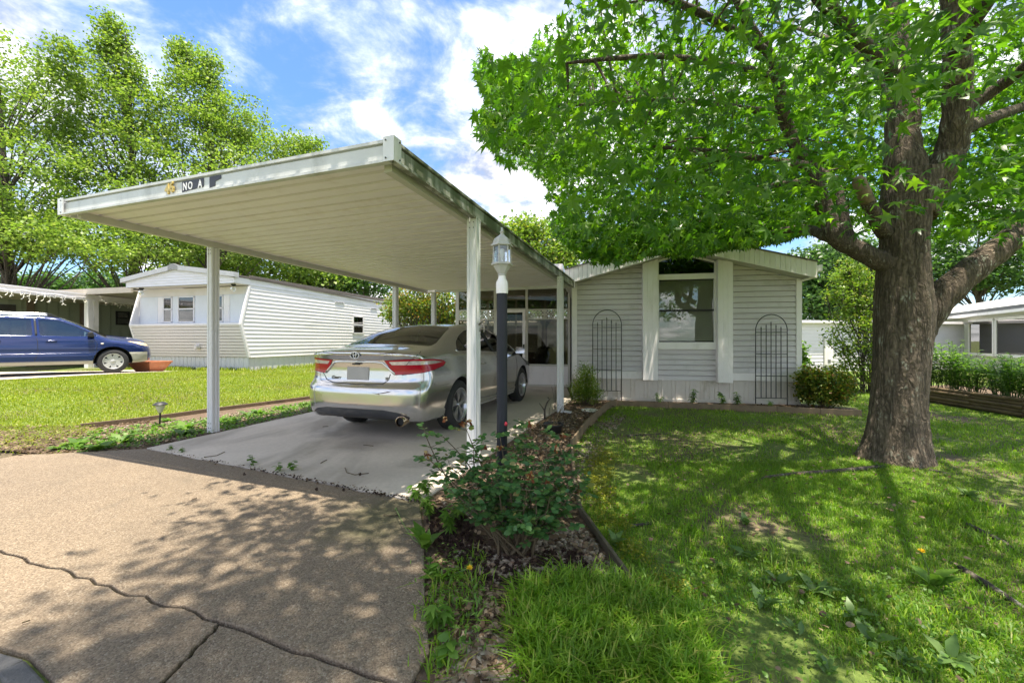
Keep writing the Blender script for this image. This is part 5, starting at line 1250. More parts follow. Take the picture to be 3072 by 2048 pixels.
    MB().add([ce+Vector((0,.062*math.cos(t),.042*math.sin(t))) for t in np.linspace(0, 2*math.pi, 28, endpoint=False)], [tuple(range(28))]).build('emblem_back', M['plastic'], eb)
    ell(.062,.042,0,.0055,'emblem_ring'); ell(.040,.016,.018,.0045,'emblem_ring'); ell(.018,.036,.002,.0045,'emblem_ring')
    def on_rear(y, z, o=.004): q = surf(c, 'B', -y, z); return Matrix(((0,0,-1,q.x-o), (-1,0,0,q.y), (0,1,0,q.z), (0,0,0,1)))
    text_mesh('script', 'Camry', .052, M['script'], root, on_rear(.325,.745), .002, .25, .0015, 1.0)
    text_mesh('script', 'SE', .044, M['script'], root, on_rear(-.40,.745), .002, .2, .0015, 1.1)
    # exhaust tip, scuffs on the bumper
    ex = MB().tube([(-2.10,-.60,.275),(-2.25,-.605,.272),(-2.40,-.62,.268),(-2.405,-.62,.268)], [.040,.055,.060,.052], 20, False); ex.build('exhaust_tip', paint('stained_steel', (.55,.42,.30), .22, .3, 6, metallic=1), root, True)
    MB().tube([(-2.37,-.615,.270),(-2.372,-.615,.270)], .048, 20).build('exhaust_bore', M['gapmat'], root)
    sc = MB()
    for pts in (([(.27,.585),(.33,.578),(.36,.572),(.34,.582),(.40,.588),(.46,.60),(.50,.605)]),):
        sc.tube([surf(c, 'B', *q)+Vector((-.0005,0,0)) for q in pts], [.002,.004,.005,.003,.006,.007,.002], 6)
    sc.build('scratch', paint('scratch', (.20,.13,.10), .7, .3, 50), root)
    # mirrors
    for s in (-1, 1):
        mr = thing_part('mirror', root); mr.location = (.98, s*.90, 1.0)
        MB().hexa([(-.03,-.02*s,-.06),(.05,-.02*s,-.06),(.05,.16*s,-.05),(-.03,.18*s,-.05),(-.03,-.02*s,.07),(.03,-.02*s,.08),(.03,.15*s,.08),(-.03,.17*s,.07)] if s > 0 else [(-.03,-.18,-.05),(.05,-.16,-.05),(.05,.02,-.06),(-.03,.02,-.06),(-.03,-.17,.07),(.03,-.15,.08),(.03,.02,.08),(-.03,.02,.07)]).build('housing', SAL, mr, False, .03)
        gl = MB().hexa([(-.036,-.005 if s > 0 else -.165,-.045),(-.034,-.005 if s > 0 else -.165,-.045),(-.034,.165 if s > 0 else .005,-.04),(-.036,.165 if s > 0 else .005,-.04),(-.036,-.0 if s > 0 else -.16,.06),(-.034,-.0 if s > 0 else -.16,.06),(-.034,.16 if s > 0 else 0,.055),(-.036,.16 if s > 0 else 0,.055)]); gl.build('mirror_glass', M['chrome'], mr)
        MB().tube([(.03,0,-.04),(.06,-.09*s,-.06)], .03, 8).build('mirror_arm', M['plastic'], mr)
    return root
make_sedan()
M['suvblue'] = paint_car('blue_paint', (.005,.018,.10), .2, .2); M['cladding'] = paint('taupe_cladding', (.30,.29,.24), .5, .08, 3)
def make_suv():
    c = SUV; sc = .95; a = math.atan2(.731, .682); z = gz(-11.3, 11.0)+.03
    root = thing('suv_wagon', 'dark blue wagon with taupe lower cladding and roof rails parked at left edge', 'car', (-12.14, 10.82, z), a); root.scale = (sc, sc, sc)
    bm = car_mesh(c, 130, 130, 44); xr, xf, rt = -1.3125, 1.3125, .335
    front = [(-.06,1.045),(-.10,1.475),(.25,1.465),(.55,1.33),(.98,1.075),(.98,1.035),(.5,1.03)]; rear = [(-.19,1.045),(-.22,1.475),(-1.02,1.475),(-1.06,1.055)]; quarter = [(-1.14,1.06),(-1.10,1.47),(-1.62,1.46),(-1.95,1.11),(-1.9,1.075)]
    for ax, s in (('R',1),('L',-1)):
        for nm, q in (('front_window',front),('rear_window',rear),('quarter_window',quarter)):
            qq = [(s*x, zz) for x, zz in q]; piece(nm, cut(bm, ax, rounded(qq,.03), True, .2), M['suvglass'], root, .006)
        seam(c, ax, [(s*-.125,1.04),(s*-.16,1.475)], .035, M['plastic'], root, 'window_post', -.024)
    piece('windscreen', cut(bm, 'T', rounded([(1.16,-.66),(1.24,0),(1.16,.66),(.42,.55),(.36,0),(.42,-.55)], .05), True, .2), M['suvglass'], root, .003)
    D = lambda x, y: (x+y)*.7071
    hl = [(D(1.74,-.83),.90),(D(1.95,-.74),.885),(D(2.10,-.50),.83),(D(2.12,-.46),.755),(D(2.03,-.68),.765),(D(1.9,-.78),.80)]
    piece('headlamp', cut(bm, 'FR', hl, True, .05), M['amber'], root, 0)
    # taupe cladding: lower strip, cut before the arches
    for ax, s in (('R',1),('L',-1)):
        for nm, q in (('sill_cladding', [(-1.0,.2),(.93,.2),(.93,.365),(-1.0,.365)]), ('fender_cladding', [(.93,.2),(1.4,.2),(1.4,.585),(.99,.585),(.90,.365),(.93,.36)]), ('bumper_cladding', [(1.45,.2),(2.06,.2),(2.06,.585),(1.45,.585)]), ('rear_cladding', [(-2.25,.2),(-1.02,.2),(-1.02,.585),(-2.25,.585)])):
            piece(nm, cut(bm, ax, [(s*x, zz) for x, zz in q], True, .03), M['cladding'], root, -.002)
        for x in (xr, xf):
            pass
    # wheel arches
    bmx = bm
    for ax, s in (('R',1),('L',-1)):
        for x in (xr, xf): cut(bmx, ax, circle(s*x, .345, .405, 40), False, .03)
    for o in [o for o in root.children if 'cladding' in o.name]:
        b2 = bmesh.new(); b2.from_mesh(o.data); b2.normal_update()
        ax = 'R' if sum(v.co.y for v in b2.verts) < 0 else 'L'; s = 1 if ax == 'R' else -1
        for x in (xr, xf): cut(b2, ax, circle(s*x, .345, .405, 40), False, -.9)
        b2.to_mesh(o.data); b2.free()
    me = bpy.data.meshes.new('body'); bm.to_mesh(me); bm.free(); body = link('body', me, M['suvblue'], root, True)
    sol = body.modifiers.new('skin', 'SOLIDIFY'); sol.thickness = .012; sol.offset = -1
    MB().box(-1.9, 1.9, -.6, .6, .29, .34).build('floor_pan', M['underbody'], root)
    for x in (xr, xf):
        for s in (-1, 1):
            m = MB(); n = 20; vs = []
            for yy in (.855, .5):
                for k in range(n+1):
                    t = math.pi*k/n; vs.append((x+.405*math.cos(t), s*yy, .345+.405*math.sin(t)))
            m.add(vs, [(k, k+1, n+2+k, n+1+k) for k in range(n)]); m.add([(x-.4,s*.52,.3),(x+.4,s*.52,.3),(x+.4,s*.52,.74),(x-.4,s*.52,.74)], [(0,1,2,3)]); m.build('arch_liner', M['underbody'], root)
            wheel(root, x, s*.745, rt, .21, s, 7, ((.045,.062,0),), .215, M['hubcap'], .035)
    seats(root, (.35,-.55), M['seat'], .42, .25, (-.36,.36), .74)
    MB().box(.82, 1.15, -.66, .66, .70, 1.02).build('dashboard', M['seat'], root, False, .04)
    for ax, s in (('R',1),('L',-1)):
        S = lambda pts: [(s*x, zz) for x, zz in pts]
        seam(c, ax, S([(-.13,1.03),(-.10,.9),(-.09,.6),(-.16,.375)]), .005, M['gapmat'], root); seam(c, ax, S([(.90,1.0),(.99,.85),(.97,.55),(.92,.375)]), .005, M['gapmat'], root); seam(c, ax, S([(-1.06,1.03),(-1.02,.85),(-.95,.6),(-.97,.375)]), .005, M['gapmat'], root)
        seam(c, ax, S([(-.95,.57),(0,.575),(.95,.58)]), .006, M['suvblue'], root, 'rub_strip', .003)
        for x in (.04, -.90): seam(c, ax, S([(x,.905),(x+.10,.912),(x+.20,.905)]), .016, M['suvblue'], root, 'door_handle', .016)
        seam(c, ax, S([(1.06,.83),(1.12,.832)]), .022, M['clear_lens'], root, 'side_marker', -.006, 8)
        # roof rail
        rr = [(-1.7,1.53),(-1.55,1.565),(.0,1.575),(.12,1.56)]
        MB().tube([(x, -s*.52, zz+.055) for x, zz in rr], .022, 8).build('roof_rail', M['alloy'], root, True); MB().hexa([(.06,-s*.52-.025,1.53),(.34,-s*.52-.025,1.49),(.34,-s*.52+.025,1.49),(.06,-s*.52+.025,1.53),(.06,-s*.52-.025,1.645),(.12,-s*.52-.025,1.635),(.12,-s*.52+.025,1.635),(.06,-s*.52+.025,1.645)]).build('rail_foot', M['plastic'], root, False, .01)
        mr = thing_part('mirror', root); mr.location = (.86, -s*.86, 1.06)
        MB().hexa([(-.06,-.10,-.05),(.08,-.08,-.05),(.08,.10,-.05),(-.06,.10,-.05),(-.05,-.10,.09),(.05,-.08,.10),(.05,.10,.10),(-.05,.10,.09)]).build('housing', M['plastic'], mr, False, .03)
    return root
M['hubcap'] = paint('silver_hubcap', (.50,.50,.49), .4, .08, metallic=.4)
make_suv()
# ================================================================= vegetation
def basis(n, up_bias, r, tilt=None):
    """n random leaf frames: T along the leaf, B across, Nn out of its face"""
    T = r.normal(size=(n,3)); T[:,2] = T[:,2]*.6+up_bias; T /= np.linalg.norm(T, axis=1)[:,None]
    A = r.normal(size=(n,3)); A[:,2] += 1.1; B = np.cross(A, T); B /= np.linalg.norm(B, axis=1)[:,None]+1e-9; Nn = np.cross(T, B)
    return T, B, Nn
def scatter(P, S, T, B, Nn, tv, tf):
    """copies a leaf template (tv verts, tf triangles) to every point"""
    tv = np.array(tv, float); tf = np.array(tf, int); n = len(P); k = len(tv)
    V = P[:,None,:]+S[:,None,None]*(tv[None,:,0,None]*B[:,None,:]+tv[None,:,1,None]*T[:,None,:]+tv[None,:,2,None]*Nn[:,None,:])
    Fc = (tf[None]+(np.arange(n)*k)[:,None,None]).reshape(-1)
    return V.reshape(-1,3), Fc
STAR_V = [(0,.12,.06),(0,1.0,-.30),(.17,.42,.0),(.70,.60,-.26),(.30,.14,.0),(.72,-.16,-.28),(.16,-.10,.0),(0,-.16,.02),(-.16,-.10,.0),(-.70,-.16,-.20),(-.30,.14,.02),(-.72,.62,-.22),(-.17,.42,.02)]
STAR_F = [(0,i,i+1) for i in range(1,12)]+[(0,12,1)]
DIAM_V = [(0,0,0),(.36,.45,.06),(0,1,-.05),(-.36,.45,.06)]; DIAM_F = [(0,1,2),(0,2,3)]
OVAL_V = [(0,0,0),(.26,.22,.03),(.34,.52,.05),(.18,.84,.02),(0,1,-.04),(-.18,.84,.02),(-.34,.52,.05),(-.26,.22,.03)]; OVAL_F = [(0,1,7),(1,2,7),(2,6,7),(2,3,6),(3,5,6),(3,4,5)]
LANCE_V = [(0,0,0),(.09,.25,.03),(.11,.55,.05),(0,1,-.10),(-.11,.55,.05),(-.09,.25,.03)]; LANCE_F = [(0,1,5),(1,2,5),(2,4,5),(2,3,4)]
def project(P):
    Y = np.maximum(P[:,1], .05); return CX+P[:,0]/Y*F, HY-(P[:,2]-H)/Y*F
def in_poly(poly, x, y):
    c = np.zeros(len(x), bool); n = len(poly)
    for i in range(n):
        x0, y0 = poly[i]; x1, y1 = poly[(i+1)%n]
        if y0 == y1: continue
        c ^= ((y0 > y) != (y1 > y)) & (x < (x1-x0)*(y-y0)/(y1-y0)+x0)
    return c
def np_tube(mb, pts, r0, r1, n=6):
    m = len(pts); mb.tube(pts, [r0+(r1-r0)*i/(m-1) for i in range(m)], n, False)
def bend(a, b, r, sag=.1, n=5):
    a = Vector(a); b = Vector(b); L = (b-a).length; o = Vector((r.uniform(-1,1), r.uniform(-1,1), r.uniform(-.2,1)))*L*sag
    return [a.lerp(b, t)+o*(4*t*(1-t)) for t in np.linspace(0, 1, n)]

# ---------------------------------------------------------------- the sweetgum in the front lawn
def sweetgum():
    base = gp(2688,1392); bx, by = base.x, base.y; r = random.Random(21); g = np.random.default_rng(21); Y0 = by+.25
    root = thing('sweetgum_tree', 'large sweetgum tree with furrowed lichen speckled trunk and star leaves on the lawn', 'tree', (bx, Y0, -.05)); o = Vector((bx, Y0, -.05))
    A = lambda px, py, dy=0.0: at(px, py, Y0+dy)-o
    k = Y0/F
    # trunk as one flared, slightly lobed skin
    prof = [(1412,2682,150),(1398,2682,134),(1380,2684,120),(1350,2686,108),(1312,2689,99),(1260,2691,93),(1210,2693,87),(1108,2700,86),(1006,2708,90),(930,2712,97),(870,2708,88),(800,2710,82),(740,2712,77),(690,2716,74),(620,2722,82),(561,2735,95),(520,2745,90)]
    n = 40; vs = []
    for j, (py, px, hw) in enumerate(prof):
        c = A(px, py); rad = hw*k*.75
        fl = max(0, (py-1290)/110)
        for q in range(n):
            a = 2*math.pi*q/n; lob = 1+.035*math.sin(5*a+py*.004)+.02*math.sin(9*a-py*.011)+fl*.12*(max(0, math.sin(3*a+.6))**2)
            vs.append((c.x+rad*lob*math.cos(a), c.y+rad*lob*math.sin(a), c.z))
    m = MB(); m.add(vs, [(i*n+q, i*n+(q+1)%n, (i+1)*n+(q+1)%n, (i+1)*n+q)[::-1] for i in range(len(prof)-1) for q in range(n)])
    tr = m.build('trunk', M['bark'], root, True)
    bpy.context.view_layer.objects.active = tr
    sd = tr.modifiers.new('sub', 'SUBSURF'); sd.levels = 3; sd.render_levels = 3; sd.subdivision_type = 'CATMULL_CLARK'
    tx = bpy.data.textures.new('bark_lumps', 'VORONOI'); tx.noise_scale = .055; tx.distance_metric = 'DISTANCE'
    dp = tr.modifiers.new('lumps', 'DISPLACE'); dp.texture = tx; dp.strength = .010; dp.mid_level = .5
    # main limbs: (points in photo, depth offsets, half widths)
    limbs = [
     ([(2715,1060),(2752,985),(2810,905),(2900,822),(2990,752),(3072,690),(3200,620),(3340,520)], [.05,.0,-.05,-.1,-.1,0,.2,.5], [44,56,52,46,43,40,35,26]),
     ([(2680,800),(2626,777),(2557,742),(2506,712),(2480,640),(2455,570),(2440,505),(2394,449),(2363,378),(2343,306),(2333,230),(2302,153),(2256,92),(2226,31),(2190,-60),(2150,-180)], [0,0,.05,.05,.1,.1,.1,.05,0,-.1,-.2,-.3,-.4,-.5,-.6,-.8], [42,36,33,31,30,27,24,23,22,20,18,17,16,15,13,9]),
     ([(2506,716),(2470,706),(2419,686),(2353,691),(2277,709),(2190,715),(2080,728)], [.05,.2,.5,.8,1.2,1.7,2.3], [24,20,17,15,12,9,5]),
     ([(2560,742),(2540,690),(2522,600),(2510,545),(2470,515),(2400,470)], [.05,.25,.4,.5,.6,.9], [24,20,17,14,11,6]),
     ([(2445,545),(2380,548),(2290,562),(2200,575),(2080,600)], [.1,.3,.7,1.1,1.8], [16,14,12,9,4]),
     ([(2430,495),(2370,490),(2290,478),(2200,462),(2090,450),(1960,440)], [.1,-.1,-.3,-.5,-.8,-1.0], [16,14,12,10,7,4]),
     ([(2735,600),(2712,480),(2706,408),(2710,306),(2700,200),(2690,102),(2680,-20),(2690,-200),(2700,-420)], [0,.05,.1,.1,.15,.2,.3,.4,.5], [80,60,54,48,44,40,36,28,14]),
     ([(2745,640),(2790,560),(2830,495),(2853,449),(2870,357),(2873,260),(2873,204),(2866,100),(2863,0),(2850,-140),(2850,-360)], [-.02,-.05,-.1,-.12,-.2,-.25,-.3,-.35,-.4,-.5,-.6], [66,58,50,46,42,39,38,37,36,30,14]),
     ([(2885,400),(2914,376),(2990,348),(3072,318),(3200,270)], [-.15,-.1,.1,.3,.7], [24,22,20,17,10]),
     ([(2880,350),(2914,318),(2990,265),(3072,205),(3200,100)], [-.2,-.2,-.3,-.5,-.9], [24,22,20,18,12]),
     ([(2333,240),(2250,210),(2150,190),(2000,170),(1850,175),(1700,190)], [-.2,-.4,-.8,-1.1,-1.4,-1.5], [14,12,10,8,6,3]),
     ([(2350,330),(2260,330),(2130,310),(1990,300),(1820,310),(1650,320)], [0,.2,.3,.4,.3,.2], [14,12,11,9,6,3]),
     ([(2300,153),(2200,90),(2060,20),(1900,-40),(1700,-90)], [-.3,-.7,-1.2,-1.6,-1.9], [13,12,10,8,4]),
     ([(2700,250),(2620,160),(2520,60),(2400,-80),(2250,-260)], [.15,-.4,-1.1,-1.8,-2.6], [26,22,18,15,8]),
     ([(2710,330),(2640,220),(2560,150),(2440,100),(2300,60)], [.1,.9,1.6,2.3,3.2], [26,20,16,12,6]),
     ([(2866,150),(2950,20),(3050,-120),(3200,-300)], [-.35,-.9,-1.6,-2.4], [24,20,16,8]),
     ([(2860,60),(2930,-60),(3020,-180),(3150,-330)], [-.35,.6,1.5,2.6], [24,20,16,8]),
    ]
    samples = []
    for pts, dys, hws in limbs:
        P = [A(px, py, d) for (px, py), d in zip(pts, dys)]; Rr = [h*k*.80 for h in hws]
        # resample smoothly
        Q, rr = [], []
        for i in range(len(P)-1):
            p0, p1, p2, p3 = P[max(i-1,0)], P[i], P[i+1], P[min(i+2,len(P)-1)]
            for t in np.linspace(0, 1, 5, endpoint=False):
                Q.append(.5*((2*p1)+(-p0+p2)*t+(2*p0-5*p1+4*p2-p3)*t*t+(-p0+3*p1-3*p2+p3)*t**3)); rr.append(Rr[i]*(1-t)+Rr[i+1]*t)
        Q.append(P[-1]); rr.append(Rr[-1])
        big = Rr[0] > .12
        lm = MB().tube(Q, [x*(1+.05*math.sin(i*1.7)) for i, x in enumerate(rr)], 16 if big else 9, True).build('limb', M['bark'] if big else M['bark_limb'], root, True)
        for i in range(4 if len(Q) > 8 else 1, len(Q)): samples.append(Q[i])
    for wp, rr in (([(3.72,4.35,5.3),(3.3,3.6,6.4),(2.5,2.6,7.3),(1.5,1.6,7.9),(.5,.8,8.2),(-.7,.2,8.3)], [.12,.10,.085,.065,.045,.02]), ([(3.6,4.2,5.6),(2.9,2.9,6.6),(2.4,1.4,7.2),(2.0,.0,7.6)], [.11,.09,.06,.02]), ([(1.5,1.6,7.9),(.6,1.9,8.2),(-.5,1.6,8.5)], [.05,.035,.012])):  # limbs out of view, added to carry the leaves that shade the drive
        Q = [Vector(p_)-o for p_ in wp]; MB().tube(Q, rr, 9).build('limb', M['bark_limb'], root, True); samples += Q[1:]
    # broken stub with a pale end
    st = [A(2655,700,-.05), A(2640,680,-.1), A(2610,620,-.2), A(2585,560,-.28)]
    sb = MB().tube(st, [21*k,20*k,18*k,16*k], 10).build('broken_stub', M['bark_limb'], root, True)
    MB().tube([A(2601,603,-.225), A(2577,545,-.30), A(2571,532,-.31)], [17.6*k,16.6*k,11*k], 10).build('bare_wood', paint('bare_wood', (.22,.16,.11), .85, .35, 20), sb, True)
    # surface roots
    for pts, w in (([(2650,1392),(2560,1402),(2480,1408),(2380,1414),(2300,1424),(2240,1434)], .06), ([(2790,1402),(2830,1412),(2900,1420)], .05), ([(2900,1560),(2960,1590),(3020,1620),(3120,1690)], .04), ([(2880,1690),(2960,1740),(3040,1790),(3140,1830)], .05), ([(1890,1566),(1950,1560),(1965,1556)], .03), ([(1880,1300),(1990,1296),(2080,1304)], .03)):
        w *= .42; Q = [gp(px, py)-o+Vector((0,0,-.027)) for px, py in pts]
        for q in Q[1:-1]: q.z += .008
        Q[-1].z -= .03
        MB().tube(Q, [w*(1-.6*i/(len(Q)-1)) for i in range(len(Q))], 8).build('root', M['bark2'], root, True)
    # crown: leaf clusters
    SIL = [(1690,-80),(1700,30),(1660,55),(1610,90),(1592,150),(1560,175),(1540,165),(1500,190),(1470,150),(1440,132),(1422,190),(1440,262),(1462,300),(1428,340),(1424,400),(1455,425),(1500,480),(1540,505),(1600,520),(1640,560),(1640,600),(1680,610),(1640,650),(1655,690),(1710,742),(1770,792),(1850,790),(1960,762),(2060,775),(2180,748),(2260,738),(2340,725),(2420,700),(2520,705),(2620,690),(2760,690),(2830,740),(2940,700),(3072,760),(3500,800),(3500,-900),(1690,-900)]
    nc = 5200; zz = g.uniform(2.0, 9.2, nc); ang = g.uniform(0, 2*np.pi, nc)
    rz = np.interp(zz, [2.0,2.6,3.4,4.6,6.0,7.5,9.2], [3.2,4.4,5.2,5.8,5.2,3.8,1.2]); rad = rz*np.sqrt(g.uniform(.03, 1, nc))*(1+.10*np.sin(ang*5+zz))
    C = np.stack([bx+rad*np.cos(ang), Y0+rad*np.sin(ang), zz-.15*(rad/5)**2*0], -1)
    u, v = project(C); vis = (C[:,1] > .35) & (v > -60) & (u > -300)
    keep = ~vis | in_poly(SIL, u, v)
    dcam = np.linalg.norm(C-np.array([0,0,H]), axis=1); keep &= dcam > 2.3
    keep &= ~((C[:,1] <= .9) & (C[:,2] < 3.0))
    # a light crown above, and keep the low inside near the trunk open
    keep &= ~((rad < 1.2) & (zz < 3.6)) & (g.uniform(size=nc) < np.where(zz > 5.6, .13, np.where(vis, 1.0, np.where(C[:,0] < 1.6, .9, .4))))
    u_, v_ = project(C); keep &= ~((u_ > 2560) & (u_ < 2960) & (v_ > 250) & (v_ < 800) & (C[:,1] < Y0-.1) & (C[:,1] > .3) & (g.uniform(size=nc) < .8))
    C = C[keep]
    # a denser lower fringe hanging in front of the house gable
    fr = []
    for _ in range(330):
        px = g.uniform(1690, 2420); py = np.interp(px, [1690,1800,2000,2200,2420], [700,765,735,722,690])-abs(g.normal(0,24)); fr.append(np.array(at(px, py, g.uniform(5.4, 7.0))))
    for _ in range(60):
        px = g.uniform(1440, 1600); py = g.uniform(200, 420); fr.append(np.array(at(px, py, g.uniform(3.9, 5.0))))
    bk = []
    while len(bk) < 420:
        q = np.array([bx+g.uniform(-3.8,4.5), Y0+g.uniform(.6,4.2), g.uniform(2.9,5.4)]); uu, vv = project(q[None])
        if in_poly(SIL, uu, vv)[0] and q[2] > 2.9: bk.append(q)
    fr += bk
    ov = np.stack([g.uniform(-1.2,1.2,330), g.uniform(-1.5,1.7,330), g.uniform(7.4,9.0,330)], -1)  # unseen leaf clusters added high up to cast shade on the drive
    C = np.concatenate([C, np.array(fr), ov])
    nl = 27; n = len(C)*nl
    P = np.repeat(C, nl, 0)+g.normal(size=(n,3))*np.array([.21,.21,.11]); u, v = project(P); vis = (P[:,1] > .35) & (v > -60) & (u > -300)
    SILg = SIL
    ok = ~vis | in_poly(SILg, u, v); ok &= np.linalg.norm(P-np.array([0,0,H]), axis=1) > 1.9
    P = P[ok]; n = len(P)
    out = P-np.array([bx, Y0, 4.0]); out[:,2] = 0; out /= np.linalg.norm(out, axis=1)[:,None]+1e-6
    T = out*.55+g.normal(size=(n,3))*.55; T[:,2] -= .55; T /= np.linalg.norm(T, axis=1)[:,None]
    Aa = g.normal(size=(n,3))*.55; Aa[:,2] += 1; Bb = np.cross(T, Aa); Bb /= np.linalg.norm(Bb, axis=1)[:,None]+1e-9; Nn = np.cross(Bb, T)
    S = g.uniform(.04, .095, n)
    crown = thing_part('crown', root)
    dist = np.linalg.norm(P-np.array([0,0,H]), axis=1); u, v = project(P); vis = (P[:,1] > .5) & (u > 0) & (u < 3072) & (v > 0) & (v < 2048)
    order = np.argsort(np.where(vis, dist/S, 1e9)); top = order[:300]; rest = order[300:]
    V, Fc = scatter(P[rest]-np.array(o), S[rest], T[rest], Bb[rest], Nn[rest], STAR_V, STAR_F)
    fo = mesh_np('foliage', V, Fc, 3, M['gum'], crown); fo['kind'] = 'stuff'
    lme = bpy.data.meshes.new('leaf'); lme.from_pydata(STAR_V, [], STAR_F); lme.materials.append(M['gumone'])
    for i in top:
        lo = bpy.data.objects.new('leaf', lme); COL.objects.link(lo); lo.parent = crown
        q = P[i]-np.array(o); s = S[i]
        lo.matrix_local = Matrix(((Bb[i,0]*s, T[i,0]*s, Nn[i,0]*s, q[0]), (Bb[i,1]*s, T[i,1]*s, Nn[i,1]*s, q[1]), (Bb[i,2]*s, T[i,2]*s, Nn[i,2]*s, q[2]), (0,0,0,1)))
    # twigs from limbs to clusters
    sm = np.array([tuple(s) for s in samples]); tw = MB(); Cl = C-np.array(o)
    sel = g.choice(len(Cl), min(1100, len(Cl)), replace=False)
    for i in sel:
        c = Cl[i]; d = np.linalg.norm(sm-c, axis=1)+.0*sm[:,2]; j = int(np.argmin(d))
        if d[j] > 1.5 or d[j] < .15 or c[2] < sm[j,2]-.35: continue
        pts = bend(sm[j], c, r, .10, 5)
        W3 = np.array([tuple(q_+o) for q_ in pts]); uu, vv = project(W3)
        if np.any((W3[:,1] > .2) & ~in_poly(SIL, uu, vv)) or np.any(W3[:,1] < .2): continue
        np_tube(tw, pts, .010+.004*d[j], .003, 4)
    tw.build('twigs', M['bark_limb'], crown)['kind'] = 'stuff'
    return root
def one_leaf_mat():
    m = leafmat('sweetgum_leaf_near', [(0,(.055,.15,.012)),(1,(.13,.26,.018))], .58)
    nt = m.node_tree; geo = [x for x in nt.nodes if x.type == 'NEW_GEOMETRY'][0]; oi = nt.nodes.new('ShaderNodeObjectInfo')
    for l in list(geo.outputs['Random Per Island'].links): nt.links.new(oi.outputs['Random'], l.to_socket)
    return m
M['gumone'] = one_leaf_mat(); M['moss'] = leafmat('moss', [(0,(.14,.16,.012)),(1,(.30,.30,.02))], .3)
sweetgum()

# ---------------------------------------------------------------- trees in the background
def bg_tree(name, label, base, top, blobs, nleaf, size, mat, trunk_r, seed, cl=34, spread=.5, bark='bark2', trunks=None, group=None, low=None):
    """blobs: (dx, dy, z, rx, rz, weight) ellipsoids of the crown"""
    r = random.Random(seed); g = np.random.default_rng(seed); bx, by = base; z0 = gz(bx, by) if abs(by) < 60 else 0
    root = thing(name, label, 'tree', (bx, by, z0), 0, group)
    w = np.array([b[5] for b in blobs], float); w /= w.sum(); ncl = nleaf//cl; C = []
    for bi, b in enumerate(blobs):
        m = int(ncl*w[bi]); d = g.normal(size=(m,3)); d /= np.linalg.norm(d, axis=1)[:,None]; rr = g.uniform(.25, 1, m)**.45
        C.append(np.array([b[0], b[1], b[2]])+d*rr[:,None]*np.array([b[3], b[3], b[4]]))
    C = np.concatenate(C); n = len(C)*cl
    P = np.repeat(C, cl, 0)+g.normal(size=(n,3))*np.array([spread, spread, spread*.6])
    T, B, Nn = basis(n, -.25, g); S = size*g.uniform(.6, 1.3, n)
    V, Fc = scatter(P, S, T, B, Nn, DIAM_V, DIAM_F); cr = mesh_np('crown', V, Fc, 3, mat, root)
    wood = MB(); top_z = top
    for (tx, ty, tr) in (trunks or [(0,0,trunk_r)]):
        tip = Vector((tx*2.2+r.uniform(-.3,.3), ty*2+r.uniform(-.3,.3), top_z*.93)); pts = bend((tx,ty,-.3), tip, r, .03, 8); np_tube(wood, pts, tr, .02, 8)
        sel = g.choice(len(C), min(len(C), 90//len(trunks or [1])), replace=False)
        for i in sel:
            c = Vector(C[i]); h = max(.12, min(.95, (c.z-1.0-.5*(c.xy.length))/top_z)); k = int(h*7); q = pts[k]; np_tube(wood, bend(q, c, r, .08, 5), tr*.20*(1-h*.6), .012, 5)
    wood.build('trunk', M[bark], root, True)
    return root
def zpx(py, Y): return H-(py-HY)*Y/F
def xpx(px, Y): return (px-CX)*Y/F
def tree_px(name, label, px, Y, blobs_px, nleaf, size, mat, tr, seed, **kw):
    bx = xpx(px, Y); bl = []
    for (cx, cy, rx, ry, wt, dy) in blobs_px:
        bl.append((xpx(cx, Y)-bx, dy, zpx(cy, Y), rx*Y/F, ry*Y/F, wt))
    top = max(b[2]+b[4] for b in bl); return bg_tree(name, label, (bx, Y), top, bl, nleaf, size, mat, tr, seed, **kw)
tree_px('maple_tree', 'broad light green maple cut off by the left edge of the picture', 30, 19, [(60,300,150,165,2.4,0),(190,200,40,70,.6,0),(-80,420,200,200,2,.5),(110,560,190,150,3,-.5),(60,690,190,90,2,-1),(180,740,170,80,2,-1.5),(330,760,120,60,1,-1)], 34000, .145, M['maple'], .30, 31, spread=.28, cl=58)
tree_px('maple_tree', 'tallest maple with pointed top left of the carport', 400, 22, [(340,120,30,70,.8,0),(350,210,62,80,1.3,0),(370,330,110,90,2.0,0),(380,470,160,110,2.6,0),(400,620,200,110,3,0),(420,760,210,80,2.4,-.5)], 34000, .15, M['maple'], .30, 32, spread=.28, cl=58)
tree_px('maple_tree', 'twin topped maple rising behind the carport roof', 620, 24, [(550,190,32,55,.8,0),(625,210,28,50,.6,0),(590,300,90,70,1.6,0),(700,380,100,80,1.8,0),(620,440,140,90,2.4,0),(860,480,100,60,1.5,0),(930,460,40,40,.4,0),(740,560,210,100,2.5,0),(640,720,230,90,2.5,-.5)], 36000, .155, M['maple'], .32, 33, spread=.30, cl=58)
tree_px('shade_tree', 'leafy tree with several grey trunks behind the trailer roof', 720, 29, [(700,760,150,90,2,0),(840,790,160,90,2,0),(600,790,120,80,1.5,0),(980,830,110,60,1,0)], 14000, .26, M['maple'], .25, 34, spread=.5, trunks=[(-2.2,0,.18),(-.6,.5,.2),(1.0,0,.16),(2.6,.3,.2)])
tree_px('shade_tree', 'darker tree behind the far end of the trailer', 1010, 31, [(960,815,110,70,2,0),(1090,840,110,75,2,0)], 9000, .26, M['oak'], .22, 35, spread=.5, trunks=[(-1.5,0,.15),(1.2,.3,.18)])
